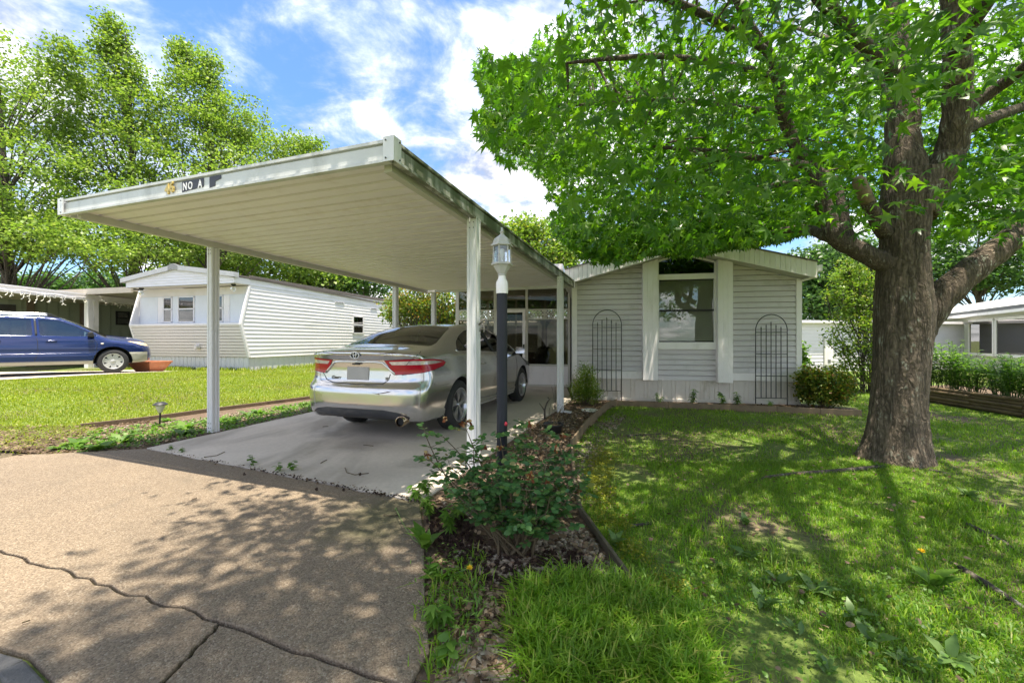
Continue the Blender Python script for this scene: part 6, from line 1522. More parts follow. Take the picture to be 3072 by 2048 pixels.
for i, (px, py, rx, ry, Y, lab) in enumerate(((40,845,110,36,62,'small dark tree on the far left horizon by picture edge'), (215,848,90,34,66,'round dark tree on the horizon above the icicle lights'), (345,850,80,34,70,'low dark tree on the horizon left of the trailer roof'))):
    tree_px('far_tree', lab, px, Y, [(px,py,rx,ry,1,0),(px-rx*.4,py+20,rx*.7,ry,1,1),(px+rx*.4,py+30,rx*.7,ry,1,0)], 4200, .55, M['oak'], .3, 40+i, spread=.9, group='trees on the far horizon')
tree_px('yard_tree', 'yellow green tree behind the carport ridge and lantern', 1630, 19, [(1560,700,52,60,1.4,0),(1640,740,90,85,2.4,0),(1690,800,80,60,1.5,0),(1580,800,70,60,1.2,0)], 11000, .16, M['yellowgreen'], .16, 50, spread=.28)
tree_px('small_red_tree', 'small reddish green tree seen through the carport back opening', 1290, 15.5, [(1250,905,70,45,2,0),(1330,915,60,60,2,-.5),(1200,930,50,40,1,.5),(1330,985,50,40,1,0)], 7000, .10, M['redtip'], .06, 51, spread=.18, trunks=[(-.2,0,.04),(.1,.1,.045),(.35,0,.035)])
tree_px('bright_bush', 'bright yellow green bush between trailer and porch', 1255, 18, [(1225,950,70,50,2,0),(1290,965,60,40,2,0)], 4000, .13, M['yellowgreen'], .05, 52, spread=.2)
tree_px('shade_tree', 'dark tree filling the view through the porch screens', 1560, 24, [(1480,940,120,90,2,0),(1620,930,120,90,2,0),(1560,850,130,70,2,0)], 9000, .22, M['oak'], .3, 53, spread=.4, trunks=[(-1,0,.16),(1.2,0,.18)])
tree_px('oak_tree', 'dark green oak standing behind the right corner of the house', 2500, 23, [(2470,800,95,70,2,0),(2540,880,90,60,2,0),(2440,900,60,60,1.4,0),(2600,780,110,90,2,.5)], 13000, .22, M['oak'], .26, 54, spread=.38)
tree_px('oak_tree', 'distant dark oak above the roof of the right hand house', 2960, 33, [(2880,820,100,60,2,0),(3010,800,120,70,2,0),(2950,720,140,80,2,0)], 11000, .30, M['oak'], .3, 55, spread=.5)
tree_px('crepe_myrtle', 'tall light green shrub tree between house corner and sweetgum trunk', 2600, 9.8, [(2545,880,60,80,2,0),(2570,990,80,80,2.4,0),(2620,840,70,80,2,.2),(2600,1080,70,60,1.4,0),(2560,800,30,40,.6,0)], 9000, .062, M['yellowgreen'], .035, 56, spread=.10, trunks=[(-.1,0,.03),(.06,.05,.028),(.2,0,.026)])

# ---------------------------------------------------------------- shrubs and plants
def shrub(name, label, base, blobs, nleaf, size, mat, seed, tmpl=(DIAM_V, DIAM_F), stems=14, up=.3, spread=.05, cl=18, cat='shrub', group=None):
    r = random.Random(seed); g = np.random.default_rng(seed); root = thing(name, label, cat, base, 0, group)
    w = np.array([b[5] for b in blobs], float); w /= w.sum(); C = []
    for bi, b in enumerate(blobs):
        m = max(1, int(nleaf/cl*w[bi])); d = g.normal(size=(m,3)); d /= np.linalg.norm(d, axis=1)[:,None]; rr = g.uniform(.3, 1, m)**.5
        C.append(np.array(b[:3])+d*rr[:,None]*np.array([b[3], b[3], b[4]]))
    C = np.concatenate(C); C = C[C[:,2] > .04]; n = len(C)*cl; P = np.repeat(C, cl, 0)+g.normal(size=(n,3))*spread; P = P[P[:,2] > .01]; n = len(P)
    T, B, Nn = basis(n, up, g); V, Fc = scatter(P, size*g.uniform(.6,1.3,n), T, B, Nn, *tmpl); mesh_np('foliage', V, Fc, 3, mat, root)
    m = MB()
    for i in g.choice(len(C), min(stems, len(C)), replace=False): np_tube(m, bend((r.uniform(-.06,.06), r.uniform(-.06,.06), -.03), C[i], r, .12, 5), .008, .003, 5)
    m.build('stems', M['stem'], root); return root
p = gp(1760,1211); shrub('nandina_shrub', 'feathery green shrub at the foot of the left trellis', (p.x, p.y, -.02), [(0,0,.55,.14,.20,1.2),(-.02,0,.35,.22,.20,2),(-.16,.02,.22,.16,.16,1.2),(.12,0,.2,.17,.16,1.2)], 6500, .045, M['yellowgreen'], 61, (LANCE_V, LANCE_F), 16, .3, .05)
p = gp(2505,1226); shrub('round_shrub', 'rounded bush with reddish tips at the right house corner', (p.x, p.y+.25, -.02), [(0,0,.36,.44,.36,3),(-.2,0,.5,.24,.22,1),(.2,0,.42,.26,.24,1)], 9000, .05, M['redtip'], 62, (DIAM_V, DIAM_F), 12, .4, .05)
p = gp(2425,1160); shrub('vine_shrub', 'light green leafy vine hugging the right side of the house', (p.x, p.y+.4, -.02), [(0,0,.9,.14,.25,1),(.05,0,.5,.2,.35,1.5)], 1100, .10, M['weedleaf'], 63, (OVAL_V, OVAL_F), 6, .2, .06, 12)
def raised_bed():
    pts = [gp(2700,1190), gp(2782,1202), gp(2912,1224), gp(3072,1250), gp(3260,1285)]
    hs = [.26,.26,.30,.30,.30]
    root = thing('log_raised_bed', 'raised bed walled with stacked brown landscape logs on the right', 'planter', (pts[2].x, pts[2].y, -.03)); o = Vector((pts[2].x, pts[2].y, -.03))
    for i in range(4):
        for j in range(5):
            a, b = pts[i]-o, pts[i+1]-o; d = (b-a).normalized(); z = .03+j*.058; dx = Vector((.02*((i+j)%2), 0, 0))
            if i >= 2: z += .0
            MB().tube([a+d*.004+Vector((0,0,z))+dx, b-d*.004+Vector((0,0,z))+dx], .031, 10).build('log', M['log'], root, 'auto')
    s = MB(); q = [p-o for p in pts]; s.add([(v.x,v.y,.25) for v in q]+[(v.x+1.6,v.y+.4,.25) for v in q], [(i, i+5, i+6, i+1) for i in range(4)]); s.build('soil', M['soil'], root)
    g = np.random.default_rng(5); r = random.Random(5)
    labs = ['leafy tall perennial in the log bed, %s' % s for s in ('nearest the sweetgum trunk', 'second along from the trunk', 'third along from the trunk', 'midway along the logs', 'just left of the log corner', 'just right of the log corner', 'second right of the log corner', 'third right of the log corner', 'before the right picture edge', 'cut by the right picture edge')]
    for i, lab in enumerate(labs):
        t = i/9*.80; L = t*4; k = min(3, int(L)); c = pts[k].lerp(pts[k+1], L-k)+Vector((.28+r.uniform(-.03,.25), .12, .22)); h = (.85 if i < 4 else .62)+r.uniform(-.05,.08)
        pr = thing('perennial_plant', lab, 'plant', tuple(c), 0, 'plants in the log bed'); st = MB(); Vs = []; 
        P, T, S = [], [], []
        for q in range(26):
            tip = Vector((r.uniform(-.3,.3), r.uniform(-.25,.25), h*r.uniform(.7,1.1))); path = bend((tip.x*.4, tip.y*.4, 0), tip, r, .05, 6); np_tube(st, path, .006, .003, 4)
            for s_ in np.linspace(.15, 1, 22):
                w = path[0].lerp(path[-1], s_); a = r.uniform(0, 6.28); P.append(tuple(w)); T.append((math.cos(a), math.sin(a), .35)); S.append(r.uniform(.09,.16))
        P = np.array(P); T = np.array(T); T /= np.linalg.norm(T, axis=1)[:,None]; Aa = np.tile((0,0,1.), (len(P),1))+g.normal(size=(len(P),3))*.2; B = np.cross(T, Aa); B /= np.linalg.norm(B, axis=1)[:,None]; Nn = np.cross(B, T)
        V, Fc = scatter(P, np.array(S), T, B, Nn, LANCE_V, LANCE_F); mesh_np('leaves', V, Fc, 3, M['weedleaf'], pr); st.build('stems', M['greenstem'], pr)
raised_bed()
def rose_bush():
    base = gp(1540,1655); r = random.Random(8); g = np.random.default_rng(8); root = thing('rose_bush', 'sprawling rose bush with faded blooms in front of the lamp post', 'shrub', (base.x, base.y, -.02)); o = Vector((base.x, base.y, -.02))
    tips = [(1275,1300,.15),(1330,1310,.2),(1400,1290,.3),(1290,1380,.1),(1350,1400,.1),(1420,1350,.2),(1330,1450,0),(1400,1480,.0),(1500,1310,.35),(1545,1285,.35),(1580,1270,.4),(1560,1340,.2),(1620,1300,.3),(1640,1350,.2),(1690,1310,.3),(1700,1370,.2),(1660,1420,.1),(1720,1430,.15),(1740,1450,.1),(1600,1400,.0),(1540,1420,-.05),(1490,1440,.0),(1580,1470,-.15),(1650,1490,-.1),(1700,1520,.0),(1620,1550,-.2),(1560,1560,-.25),(1690,1580,-.1),(1470,1390,.2),(1510,1370,.1)]
    cm = MB(); P, T, S = [], [], []
    for i, (px, py, dy) in enumerate(tips):
        tip = at(px, py, base.y+dy)-o; s = Vector((r.uniform(-.09,.11), r.uniform(-.06,.06), 0)); path = bend(s, tip, r, .10, 9); np_tube(cm, path, .0075, .0025, 5)
        for k in range(3 if py < 1500 else 5, 9):
            w = path[k]
            for q in range(3):
                a = r.uniform(0, 6.28); d = Vector((math.cos(a), math.sin(a), r.uniform(-.1,.5))).normalized(); Lr = r.uniform(.05,.11)
                if k > 4: np_tube(cm, [w, w+d*Lr*.5, w+d*Lr+Vector((0,0,-.008))], .0018, .001, 3)
                sd = d.cross(Vector((0,0,1))).normalized()
                for (f, sg) in ((.45,1),(.45,-1),(.78,1),(.78,-1),(1,0)):
                    P.append(tuple(w+d*Lr*f)); td = (d*.5+sd*sg*.9 if sg else d)+Vector((r.uniform(-.2,.2), r.uniform(-.2,.2), r.uniform(-.35,.1))); T.append(tuple(td.normalized())); S.append(r.uniform(.028,.050))
    P = np.array(P); T = np.array(T); n = len(P); Aa = np.tile((0,0,1.), (n,1))+g.normal(size=(n,3))*.45; B = np.cross(T, Aa); B /= np.linalg.norm(B, axis=1)[:,None]+1e-9; Nn = np.cross(B, T)
    OV2 = [(x*1.08, y, z) for x, y, z in OVAL_V]
    V, Fc = scatter(P, np.array(S), T, B, Nn, OV2, OVAL_F); mesh_np('foliage', V, Fc, 3, M['roseleaf'], root); cm.build('canes', M['stem'], root)
    dead = leafmat('faded_petal', [(0,(.10,.03,.012)),(.5,(.26,.08,.03)),(.8,(.45,.28,.12)),(1,(.55,.42,.25))], .3, .7); red = paint('red_bud', (.45,.02,.04), .5, .2)
    for i, (px, py, dy) in enumerate([(1390,1270,.3),(1335,1255,.25),(1405,1262,.35),(1280,1360,.1),(1450,1340,.2),(1590,1275,.3),(1690,1305,.3),(1665,1345,.15),(1640,1440,0),(1590,1430,-.1),(1735,1470,.1),(1500,1340,.2)]):
        c = at(px, py, base.y+dy)-o; m = 14; Pb = np.tile(np.array(c), (m,1))+g.normal(size=(m,3))*.006; Tb = g.normal(size=(m,3)); Tb[:,2] -= .2; Tb /= np.linalg.norm(Tb, axis=1)[:,None]; Ab = g.normal(size=(m,3)); Bb = np.cross(Tb, Ab); Bb /= np.linalg.norm(Bb, axis=1)[:,None]
        V, Fc = scatter(Pb, np.full(m,.026), Tb, Bb, np.cross(Bb,Tb), OVAL_V, OVAL_F); mesh_np('faded_bloom', V, Fc, 3, dead, root)
    c = at(1518,1272,base.y+.33)-o; MB().lathe([(.002,-.012),(.009,-.008),(.011,.002),(.007,.012),(.002,.016)], 8, tuple(c)).build('bud', red, root, True)
rose_bush()
def rosette(name, label, base, n, L, mat, seed, upr=.5, cat='weed', group=None, tmpl=(LANCE_V, LANCE_F), wid=1.6):
    g = np.random.default_rng(seed); root = thing(name, label, cat, base, 0, group); a = g.uniform(0, 2*np.pi, n)
    T = np.stack([np.cos(a), np.sin(a), upr*g.uniform(.4,1.6,n)], -1); T /= np.linalg.norm(T, axis=1)[:,None]; Aa = np.tile((0,0,1.), (n,1))+g.normal(size=(n,3))*.15; B = np.cross(T, Aa); B /= np.linalg.norm(B, axis=1)[:,None]; Nn = np.cross(B, T)
    P = g.normal(size=(n,3))*.008; P[:,2] = .0; tv = [(x*wid, y, z*1.6) for x, y, z in tmpl[0]]
    V, Fc = scatter(P, L*g.uniform(.6,1.2,n), T, B, Nn, tv, tmpl[1]); me = mesh_np('leaves', V, Fc, 3, mat, root); return root
LBW = [(178,1345,'big broadleaf weed at the corner of drive and left bed'),(235,1335,'broadleaf weed in the left bed, second from the street'),(300,1345,'small weed by the drive edge in the left bed'),(400,1300,'weed clump left of the solar light in the left bed'),(505,1262,'upright weed right behind the solar light'),(555,1285,'long leaved weed between solar light and carport post'),(545,1305,'low weed close to the slab left of the carport post'),(660,1262,'weed just right of the left carport post'),(700,1265,'spreading weed right of the left carport post'),(745,1245,'tall seeding weed midway along the timber edging'),(775,1238,'leafy weed nearer the sedan in the left bed'),(835,1225,'weed in the left bed shaded by the sedan bumper'),(905,1215,'last weed of the left bed before the sedan'),(360,1325,'creeping weed beside the slab joint in the left bed')]
for i, (px, py, lab) in enumerate(LBW):
    q = gp(px, py); rosette('broadleaf_weed', lab, (q.x, q.y, -.02), 16, .15+.05*((i*7)%4)/3, M['weedleaf'] if i % 3 else M['dullweed'], 100+i, .6, 'weed', 'weeds in the left bed')
RBW = [(2160,1690,'upright dandelion leaves in the thin grass patch'),(2250,1660,'pale broad weed leaves left of the long grass'),(2290,1800,'broad weed leaves near the bare earth'),(2380,1870,'long toothed weed leaves low in the foreground'),(2450,1760,'grey green weed leaves amid foreground grass'),(2620,1900,'wide weed rosette left of the yellow dandelion'),(2700,1960,'toothed weed rosette below the yellow dandelion'),(2860,1960,'weed leaves at the lower right corner'),(2240,1560,'small weed in the lawn above the dandelion leaves'),(2480,1990,'weed rosette at the bottom edge of the lawn'),(1840,1620,'small weed on the bare earth beside the edging'),(2330,1735,'weed leaves behind the grey green weed'),(2640,1395,'weed leaves at the foot of the sweetgum trunk'),(2900,1480,'weed leaves in the lawn right of the trunk'),(2560,1830,'slim weed in the middle of the foreground lawn')]
for i, (px, py, lab) in enumerate(RBW):
    q = gp(px, py); rosette('broadleaf_weed', lab, (q.x, q.y, -.03), 9, .065+.02*((i*5)%3), M['dullweed'], 140+i, .9, 'weed', 'weeds in the front lawn', wid=1.7)
def seedling(label, px, py, h, seed, mat='weedleaf', s=.06):
    q = gp(px, py); r = random.Random(seed); g = np.random.default_rng(seed); root = thing('seedling', label, 'weed', (q.x, q.y, -.01), 0, 'seedlings'); m = MB(); P, T = [], []
    for k in range(3):
        tip = Vector((r.uniform(-.3,.3)*h, r.uniform(-.3,.3)*h, h*r.uniform(.6,1))); path = bend((0,0,0), tip, r, .05, 5); np_tube(m, path, .003, .0015, 4)
        for t in np.linspace(.4, 1, 5):
            w = path[0].lerp(path[-1], t); a = r.uniform(0, 6.28); P.append(tuple(w)); T.append((math.cos(a), math.sin(a), -.1))
    m.build('stem', M['greenstem'], root); P = np.array(P); T = np.array(T); T /= np.linalg.norm(T, axis=1)[:,None]; n = len(P); Aa = np.tile((0,0,1.), (n,1))+g.normal(size=(n,3))*.2; B = np.cross(T, Aa); B /= np.linalg.norm(B, axis=1)[:,None]
    V, Fc = scatter(P, np.full(n, s), T, B, np.cross(B,T), STAR_V if s > .05 else OVAL_V, STAR_F if s > .05 else OVAL_F); mesh_np('leaves', V, Fc, 3, M[mat], root)
for i, (px, py, h, s, lab) in enumerate(((762,1395,.12,.05,'taller sprout in the slab joint, left one'),(840,1412,.10,.045,'sprout with reddish tips in the slab joint, middle one'),(875,1410,.10,.05,'sprout in the slab joint, right one'),(548,1356,.07,.035,'tiny sprout at the left end of the slab joint'),(510,1348,.06,.035,'tiniest sprout at the left slab corner'),(1245,1500,.12,.06,'bright leafy sprout where the slab joint meets the bed'),(1280,1485,.14,.06,'leafy sprout between slab corner and rose bush'),(1290,1560,.16,.06,'light green sprout left of the rose bush'),(1350,1600,.18,.06,'bright compound leaf sprout under the rose bush'),(1380,1560,.16,.06,'bright sprout against the rose canes'),(1975,1210,.22,.07,'pale low plant at the left of the skirting'),(2075,1214,.32,.09,'tall seedling in front of the skirting centre'),(2170,1217,.28,.09,'dark leaved seedling right of the skirting centre'),(2215,1218,.28,.09,'spreading seedling below the right pilaster'),(2310,1222,.14,.06,'small weed at the foot of the right trellis'),(1320,1890,.14,.06,'bright weed at the drive edge by the gravel'),(1330,1980,.10,.05,'maple leaved weed low at the drive edge'),(1300,1720,.10,.05,'low weed right beside the drive edge'))):
    seedling(lab, px, py, h, 200+i, 'weedleaf', s)
def dandelion(label, px, py, hx, hy, seed):
    q = gp(px, py); root = thing('dandelion', label, 'flower', (q.x, q.y, -.02)); o = Vector((q.x, q.y, -.02)); c = at(hx, hy, q.y-.02)-o
    MB().tube([(0,0,0), tuple(c*.5+Vector((0,0,.01))), tuple(c)], .003, 6).build('stem', M['greenstem'], root)
    g = np.random.default_rng(seed); n = 70; a = g.uniform(0, 6.28, n); T = np.stack([np.cos(a), np.sin(a)-.6, g.uniform(.1,1.2,n)], -1); T /= np.linalg.norm(T, axis=1)[:,None]; Ab = g.normal(size=(n,3)); B = np.cross(T, Ab); B /= np.linalg.norm(B, axis=1)[:,None]
    V, Fc = scatter(np.tile(np.array(c), (n,1)), g.uniform(.014,.021,n), T, B, np.cross(B,T), LANCE_V, LANCE_F); mesh_np('flower_head', V, Fc, 3, M['yellow'], root)
    rr = rosette('leafy', 'x', (0,0,0), 12, .13, M['weedleaf'], seed+3, .9)
    for ch in list(rr.children): ch.parent = root
    bpy.data.objects.remove(rr)
dandelion('yellow dandelion flower beside the drive edge below the rose bush', 1330, 1730, 1409, 1703, 71)
dandelion('yellow dandelion flower in the lower right lawn', 2800, 1745, 2763, 1653, 72)
def seed_stalk():
    q = gp(1275,1640); root = thing('seeded_dandelion', 'long bare dandelion stalk leaning over the drive edge', 'weed', (q.x, q.y, -.01)); o = Vector((q.x, q.y, -.01))
    pts = [gp(1275,1640)-o, gp(1240,1632)-o+Vector((0,0,.03)), gp(1215,1600)-o+Vector((0,0,.04)), gp(1200,1570)-o+Vector((0,0,.04)), gp(1188,1548)-o+Vector((0,0,.05))]
    MB().tube(pts, .0026, 6).build('stalk', M['greenstem'], root, True); c = pts[-1]; MB().lathe([(.002,-.01),(.008,-.004),(.008,.003),(.002,.01)], 8, tuple(c)).build('seed_head', M['greenstem'], root, True)
    rr = rosette('leafy', 'x', (0,0,0), 14, .17, M['weedleaf'], 77, 1.2)
    for ch in list(rr.children): ch.parent = root
    bpy.data.objects.remove(rr)
seed_stalk()

# ---------------------------------------------------------------- grass
def blades(name, XY, h, w, mat, seed, segs=2, lean=.5, zoff=0.0, kind='stuff'):
    g = np.random.default_rng(seed); n = len(XY); Z = ground_z(XY[:,0], XY[:,1])+zoff; a = g.uniform(0, 2*np.pi, n); hh = h*g.uniform(.45, 1.25, n); ww = w*g.uniform(.7,1.3,n)
    d = np.stack([np.cos(a), np.sin(a), np.zeros(n)], -1); s = np.stack([-np.sin(a), np.cos(a), np.zeros(n)], -1); l = lean*g.uniform(.1,1.5,n); b = np.stack([XY[:,0], XY[:,1], Z-.01], -1)
    if segs == 1:
        V = np.stack([b-s*ww[:,None], b+s*ww[:,None], b+d*(hh*l)[:,None]+np.array([0,0,1])*hh[:,None]], 1); Fc = np.arange(n*3)
        return mesh_np(name, V.reshape(-1,3), Fc, 3, mat)
    m = b+d*(hh*l*.35)[:,None]+np.array([0,0,1])*(hh*.6)[:,None]; t = b+d*(hh*l)[:,None]+np.array([0,0,1])*(hh*(.95-.25*l))[:,None]
    V = np.stack([b-s*ww[:,None]*.8, b+s*ww[:,None]*.8, m+s*ww[:,None], m-s*ww[:,None], t], 1); k = np.arange(n)*5
    Fc = np.stack([k,k+1,k+2, k,k+2,k+3, k+3,k+2,k+4], -1).ravel(); return mesh_np(name, V.reshape(-1,3), Fc, 3, mat)
def vnoise(x, y, s, seed=0):
    def h(i, j): v = np.sin(i*127.1+j*311.7+seed*74.7)*43758.5453; return v-np.floor(v)
    x = x*s; y = y*s; i = np.floor(x); j = np.floor(y); f = x-i; e = y-j; f = f*f*(3-2*f); e = e*e*(3-2*e)
    return (h(i,j)*(1-f)+h(i+1,j)*f)*(1-e)+(h(i,j+1)*(1-f)+h(i+1,j+1)*f)*e
g = np.random.default_rng(3)
HOUSE_POLY = [(1.0,8.3),(5.7,7.6),(8.5,20),(2.8,21)]
LOG_POLY = [(7.9,5.2),(8.15,8.3),(8.0,9.2),(11,9.5),(11,5)]
def lawn_xy(n, x0, x1, y0, y1, fov=.0):
    x = g.uniform(x0, x1, n); y = g.uniform(y0, y1, n); return np.stack([x, y], -1)
def visible(XY, pad=.4): return (np.abs(XY[:,0]) < (1.2288+pad)*XY[:,1]+.15) & (XY[:,1] > .9)
edge_poly = [tuple(p[:2]) for p in EDGE_R]+[tuple(p[:2]) for p in EDGE_R2]
RIGHT = [(.52,1.0)]+edge_poly+[(6.3,7.6),(6.6,14),(30,40),(60,40),(30,8),(8,1.0)]
def right_mask(XY): return in_poly(RIGHT, XY[:,0], XY[:,1]) & ~in_poly(LOG_POLY, XY[:,0], XY[:,1]) & visible(XY)
def thin(XY, thr, s=1.3, soft=.22):
    """bare and mossy patches near the edging and under the tree"""
    v = .55*vnoise(XY[:,0], XY[:,1], s, 1)+.45*vnoise(XY[:,0], XY[:,1], s*2.7, 2)
    d = np.clip((XY[:,0]-.45-.12*(XY[:,1]-2))/1.3, 0, 1) if thr else 1
    return g.uniform(size=len(XY)) < np.clip((v-.47+.24*d)/soft, .04, 1)
XY = lawn_xy(230000, .4, 6.4, 1.0, 4.2); XY = XY[right_mask(XY)]; XY = XY[thin(XY, 1)]
tag(blades('lawn_grass', XY, .046, .0019, M['grass'], 1, 2, .75), 'short green grass growing in the shaded front lawn', 'grass', kind='stuff')
XY = lawn_xy(170000, .5, 13.5, 4.0, 9.5); XY = XY[right_mask(XY)]; XY = XY[thin(XY, 1)]
tag(blades('lawn_grass', XY, .05, .0030, M['grass'], 2, 2, .7), 'short green grass round the sweetgum and along the house bed', 'grass', kind='stuff')
XY = lawn_xy(60000, 5, 26, 9.3, 22); XY = XY[right_mask(XY)]
tag(blades('lawn_grass', XY, .07, .008, M['grass'], 3, 1, .6), 'grass of the far right lawn behind the tree', 'grass', kind='stuff')
# long coarse grass in the foreground
def tufts(cent, per, rad, seed): q = np.random.default_rng(seed); return np.repeat(cent, per, 0)+q.normal(size=(len(cent)*per,2))*rad
cent = lawn_xy(900, -.25, 1.15, 1.15, 2.15); u, v = project(np.c_[cent, np.zeros(len(cent))]); fp = [(1530,1830),(1580,1755),(1700,1735),(1840,1745),(1960,1790),(2100,1850),(2180,2080),(1600,2080)]
cent = cent[in_poly(fp, u, v)]
tag(blades('coarse_grass', tufts(cent, 24, .035, 4), .125, .0030, M['weedgrass'] if 'weedgrass' in M else M['grass'], 5, 2, .95, .01), 'long coarse grass clump in the bottom centre foreground', 'grass', kind='stuff')
cent = lawn_xy(650, -.5, 5, 1.1, 3.2); cent = cent[right_mask(cent)]; cent = cent[vnoise(cent[:,0], cent[:,1], 1.6, 9) > .50]
tag(blades('coarse_grass', tufts(cent, 22, .03, 6), .095, .0024, M['grass'], 7, 2, .8), 'taller grass tufts scattered through the front lawn', 'grass', kind='stuff')
cent = np.array([G2(px, py) for px, py in ((1330,1760),(1340,1850),(1380,1800),(1400,1720),(1315,1950),(1420,1760),(1310,2020),(1440,1680),(1290,1830))])
tag(blades('coarse_grass', tufts(cent, 40, .04, 8), .10, .0028, M['grass'], 9, 2, .8, .015), 'grass tufts along the edge of the aggregate drive', 'grass', kind='stuff')
# sunny lawn on the left
def left_mask(XY):
    d = (XY[:,0]+3.98)*(-.942)+(XY[:,1]-4.66)*.335
    ok = visible(XY) & ~in_poly(NEIGH, XY[:,0], XY[:,1]) & ~in_poly([(x, y) for x, y in BED_L], XY[:,0], XY[:,1]) & (d > .7)
    tl = (XY-np.array(TL))@np.array([math.cos(TA), math.sin(TA)]); tw = (XY-np.array(TL))@np.array([-math.sin(TA), math.cos(TA)])
    return ok & ~((tl > -.3) & (tl < TW+.0) & (tw > .05)) & ~in_poly(DRIVE_POLY, XY[:,0], XY[:,1])
XY = lawn_xy(280000, -13, -1.5, 4.2, 13); XY = XY[left_mask(XY)]
tag(blades('lawn_grass', XY, .058, .0042, M['sungrass'], 11, 2, .7), 'bright mown grass of the sunny lawn left of the carport', 'grass', kind='stuff')
XY = lawn_xy(60000, -14, -1.0, 12, 24); XY = XY[left_mask(XY)]
tag(blades('lawn_grass', XY, .08, .010, M['sungrass'], 12, 1, .6), 'bright grass in front of and beside the white trailer', 'grass', kind='stuff')
cent = np.array([TF.o+TF.u*x+TF.w*y for x, y in [(g.uniform(.6,4.9), g.uniform(-.35,-.02)) for _ in range(60)]+[(TW+g.uniform(.05,.25), g.uniform(0,8)) for _ in range(40)]])
tag(blades('coarse_grass', tufts(cent, 30, .10, 13), .16, .008, M['sungrass'], 14, 2, .6), 'tall unmown grass against the trailer skirting', 'grass', kind='stuff')

# ---------------------------------------------------------------- litter: pebbles, leaf mould, seed balls
def pebbles(name, label, XY, s, seed, zoff=.0):
    q = np.random.default_rng(seed); n = len(XY); phi = (1+5**.5)/2
    ico = np.array([(-1,phi,0),(1,phi,0),(-1,-phi,0),(1,-phi,0),(0,-1,phi),(0,1,phi),(0,-1,-phi),(0,1,-phi),(phi,0,-1),(phi,0,1),(-phi,0,-1),(-phi,0,1)])/1.9
    tf = [(0,11,5),(0,5,1),(0,1,7),(0,7,10),(0,10,11),(1,5,9),(5,11,4),(11,10,2),(10,7,6),(7,1,8),(3,9,4),(3,4,2),(3,2,6),(3,6,8),(3,8,9),(4,9,5),(2,4,11),(6,2,10),(8,6,7),(9,8,1)]
    sc = s*q.uniform(.5,1.4,n); a = q.uniform(0,6.28,n); ax = np.stack([q.uniform(.8,1.3,n), q.uniform(.6,1.0,n), q.uniform(.45,.75,n)], -1)
    L = ico[None]*ax[:,None,:]*sc[:,None,None]*(1+q.uniform(-.12,.12,(n,12,1))); c, sn = np.cos(a)[:,None], np.sin(a)[:,None]
    V = np.stack([L[:,:,0]*c-L[:,:,1]*sn+XY[:,0:1], L[:,:,0]*sn+L[:,:,1]*c+XY[:,1:2], L[:,:,2]+(ground_z(XY[:,0],XY[:,1])+.02+zoff)[:,None]+sc[:,None]*.25], -1)
    Fc = (np.array(tf)[None]+(np.arange(n)*12)[:,None,None]).ravel()
    tag(mesh_np(name, V.reshape(-1,3), Fc, 3, M['pebble'], None, True), label, 'gravel', kind='stuff')
def pebmat():
    m, nt, N, L, p = nodes('river_pebbles'); geo = N.new('ShaderNodeNewGeometry')
    L.new(ramp(nt, geo.outputs['Random Per Island'], [(0,(.08,.06,.04)),(.35,(.16,.12,.08)),(.65,(.23,.185,.135)),(.85,(.30,.26,.20)),(1,(.25,.15,.095))]), p.inputs['Base Color']); p.inputs['Roughness'].default_value = .6; return m
M['pebble'] = pebmat()
def px_scatter(poly, n, seed):
    q = np.random.default_rng(seed); xs = [p[0] for p in poly]; ys = [p[1] for p in poly]; out = []
    W = np.array([gp(x, y)[:2] for x, y in poly]); x0, x1, y0, y1 = W[:,0].min(), W[:,0].max(), W[:,1].min(), W[:,1].max(); P = np.stack([q.uniform(x0,x1,n*4), q.uniform(y0,y1,n*4)], -1)
    u, v = project(np.c_[P, np.zeros(len(P))]); return P[in_poly(poly, u, v)][:n]
pebbles('river_gravel', 'tan river pebbles in the bed at the bottom of the picture', px_scatter([(1310,1930),(1360,1880),(1480,1890),(1560,1960),(1560,2080),(1310,2080)], 800, 1), .016, 1)
pebbles('river_gravel', 'loose pebbles between the rose bush and the dark edging', px_scatter([(1380,1620),(1560,1640),(1740,1560),(1860,1720),(1790,1740),(1640,1730),(1480,1740),(1340,1690)], 1300, 2), .014, 2)
pebbles('river_gravel', 'pebbles spilled along the curved edging beside the lawn', px_scatter([(1720,1440),(1730,1340),(1810,1250),(1860,1225),(1880,1240),(1840,1290),(1790,1370),(1760,1450)], 900, 3), .015, 3, -.02)
pebbles('river_gravel', 'pebbles and mulch chips in the bed behind the rose bush', px_scatter([(1300,1500),(1604,1275),(1675,1232),(1800,1225),(1790,1245),(1740,1300),(1700,1400),(1690,1520),(1400,1560)], 1600, 4), .014, 4)
pebbles('river_gravel', 'grey pebbles in the left bed beside the carport slab', px_scatter([(200,1340),(300,1290),(520,1262),(940,1200),(960,1235),(620,1300),(460,1335)], 2200, 5), .015, 5)
def litter(name, label, XY, s, seed, mat, zoff=.0, tmpl=(OVAL_V, OVAL_F)):
    q = np.random.default_rng(seed); n = len(XY); P = np.c_[XY, ground_z(XY[:,0],XY[:,1])+.024+zoff+q.uniform(0,.012,n)]; T = q.normal(size=(n,3)); T[:,2] *= .25; T /= np.linalg.norm(T, axis=1)[:,None]; Aa = q.normal(size=(n,3))*.4; Aa[:,2] += 1; B = np.cross(T, Aa); B /= np.linalg.norm(B, axis=1)[:,None]
    V, Fc = scatter(P, s*q.uniform(.5,1.3,n), T, B, np.cross(B,T), tmpl[0], tmpl[1]); tag(mesh_np(name, V, Fc, 3, mat), label, 'leaf litter', kind='stuff')
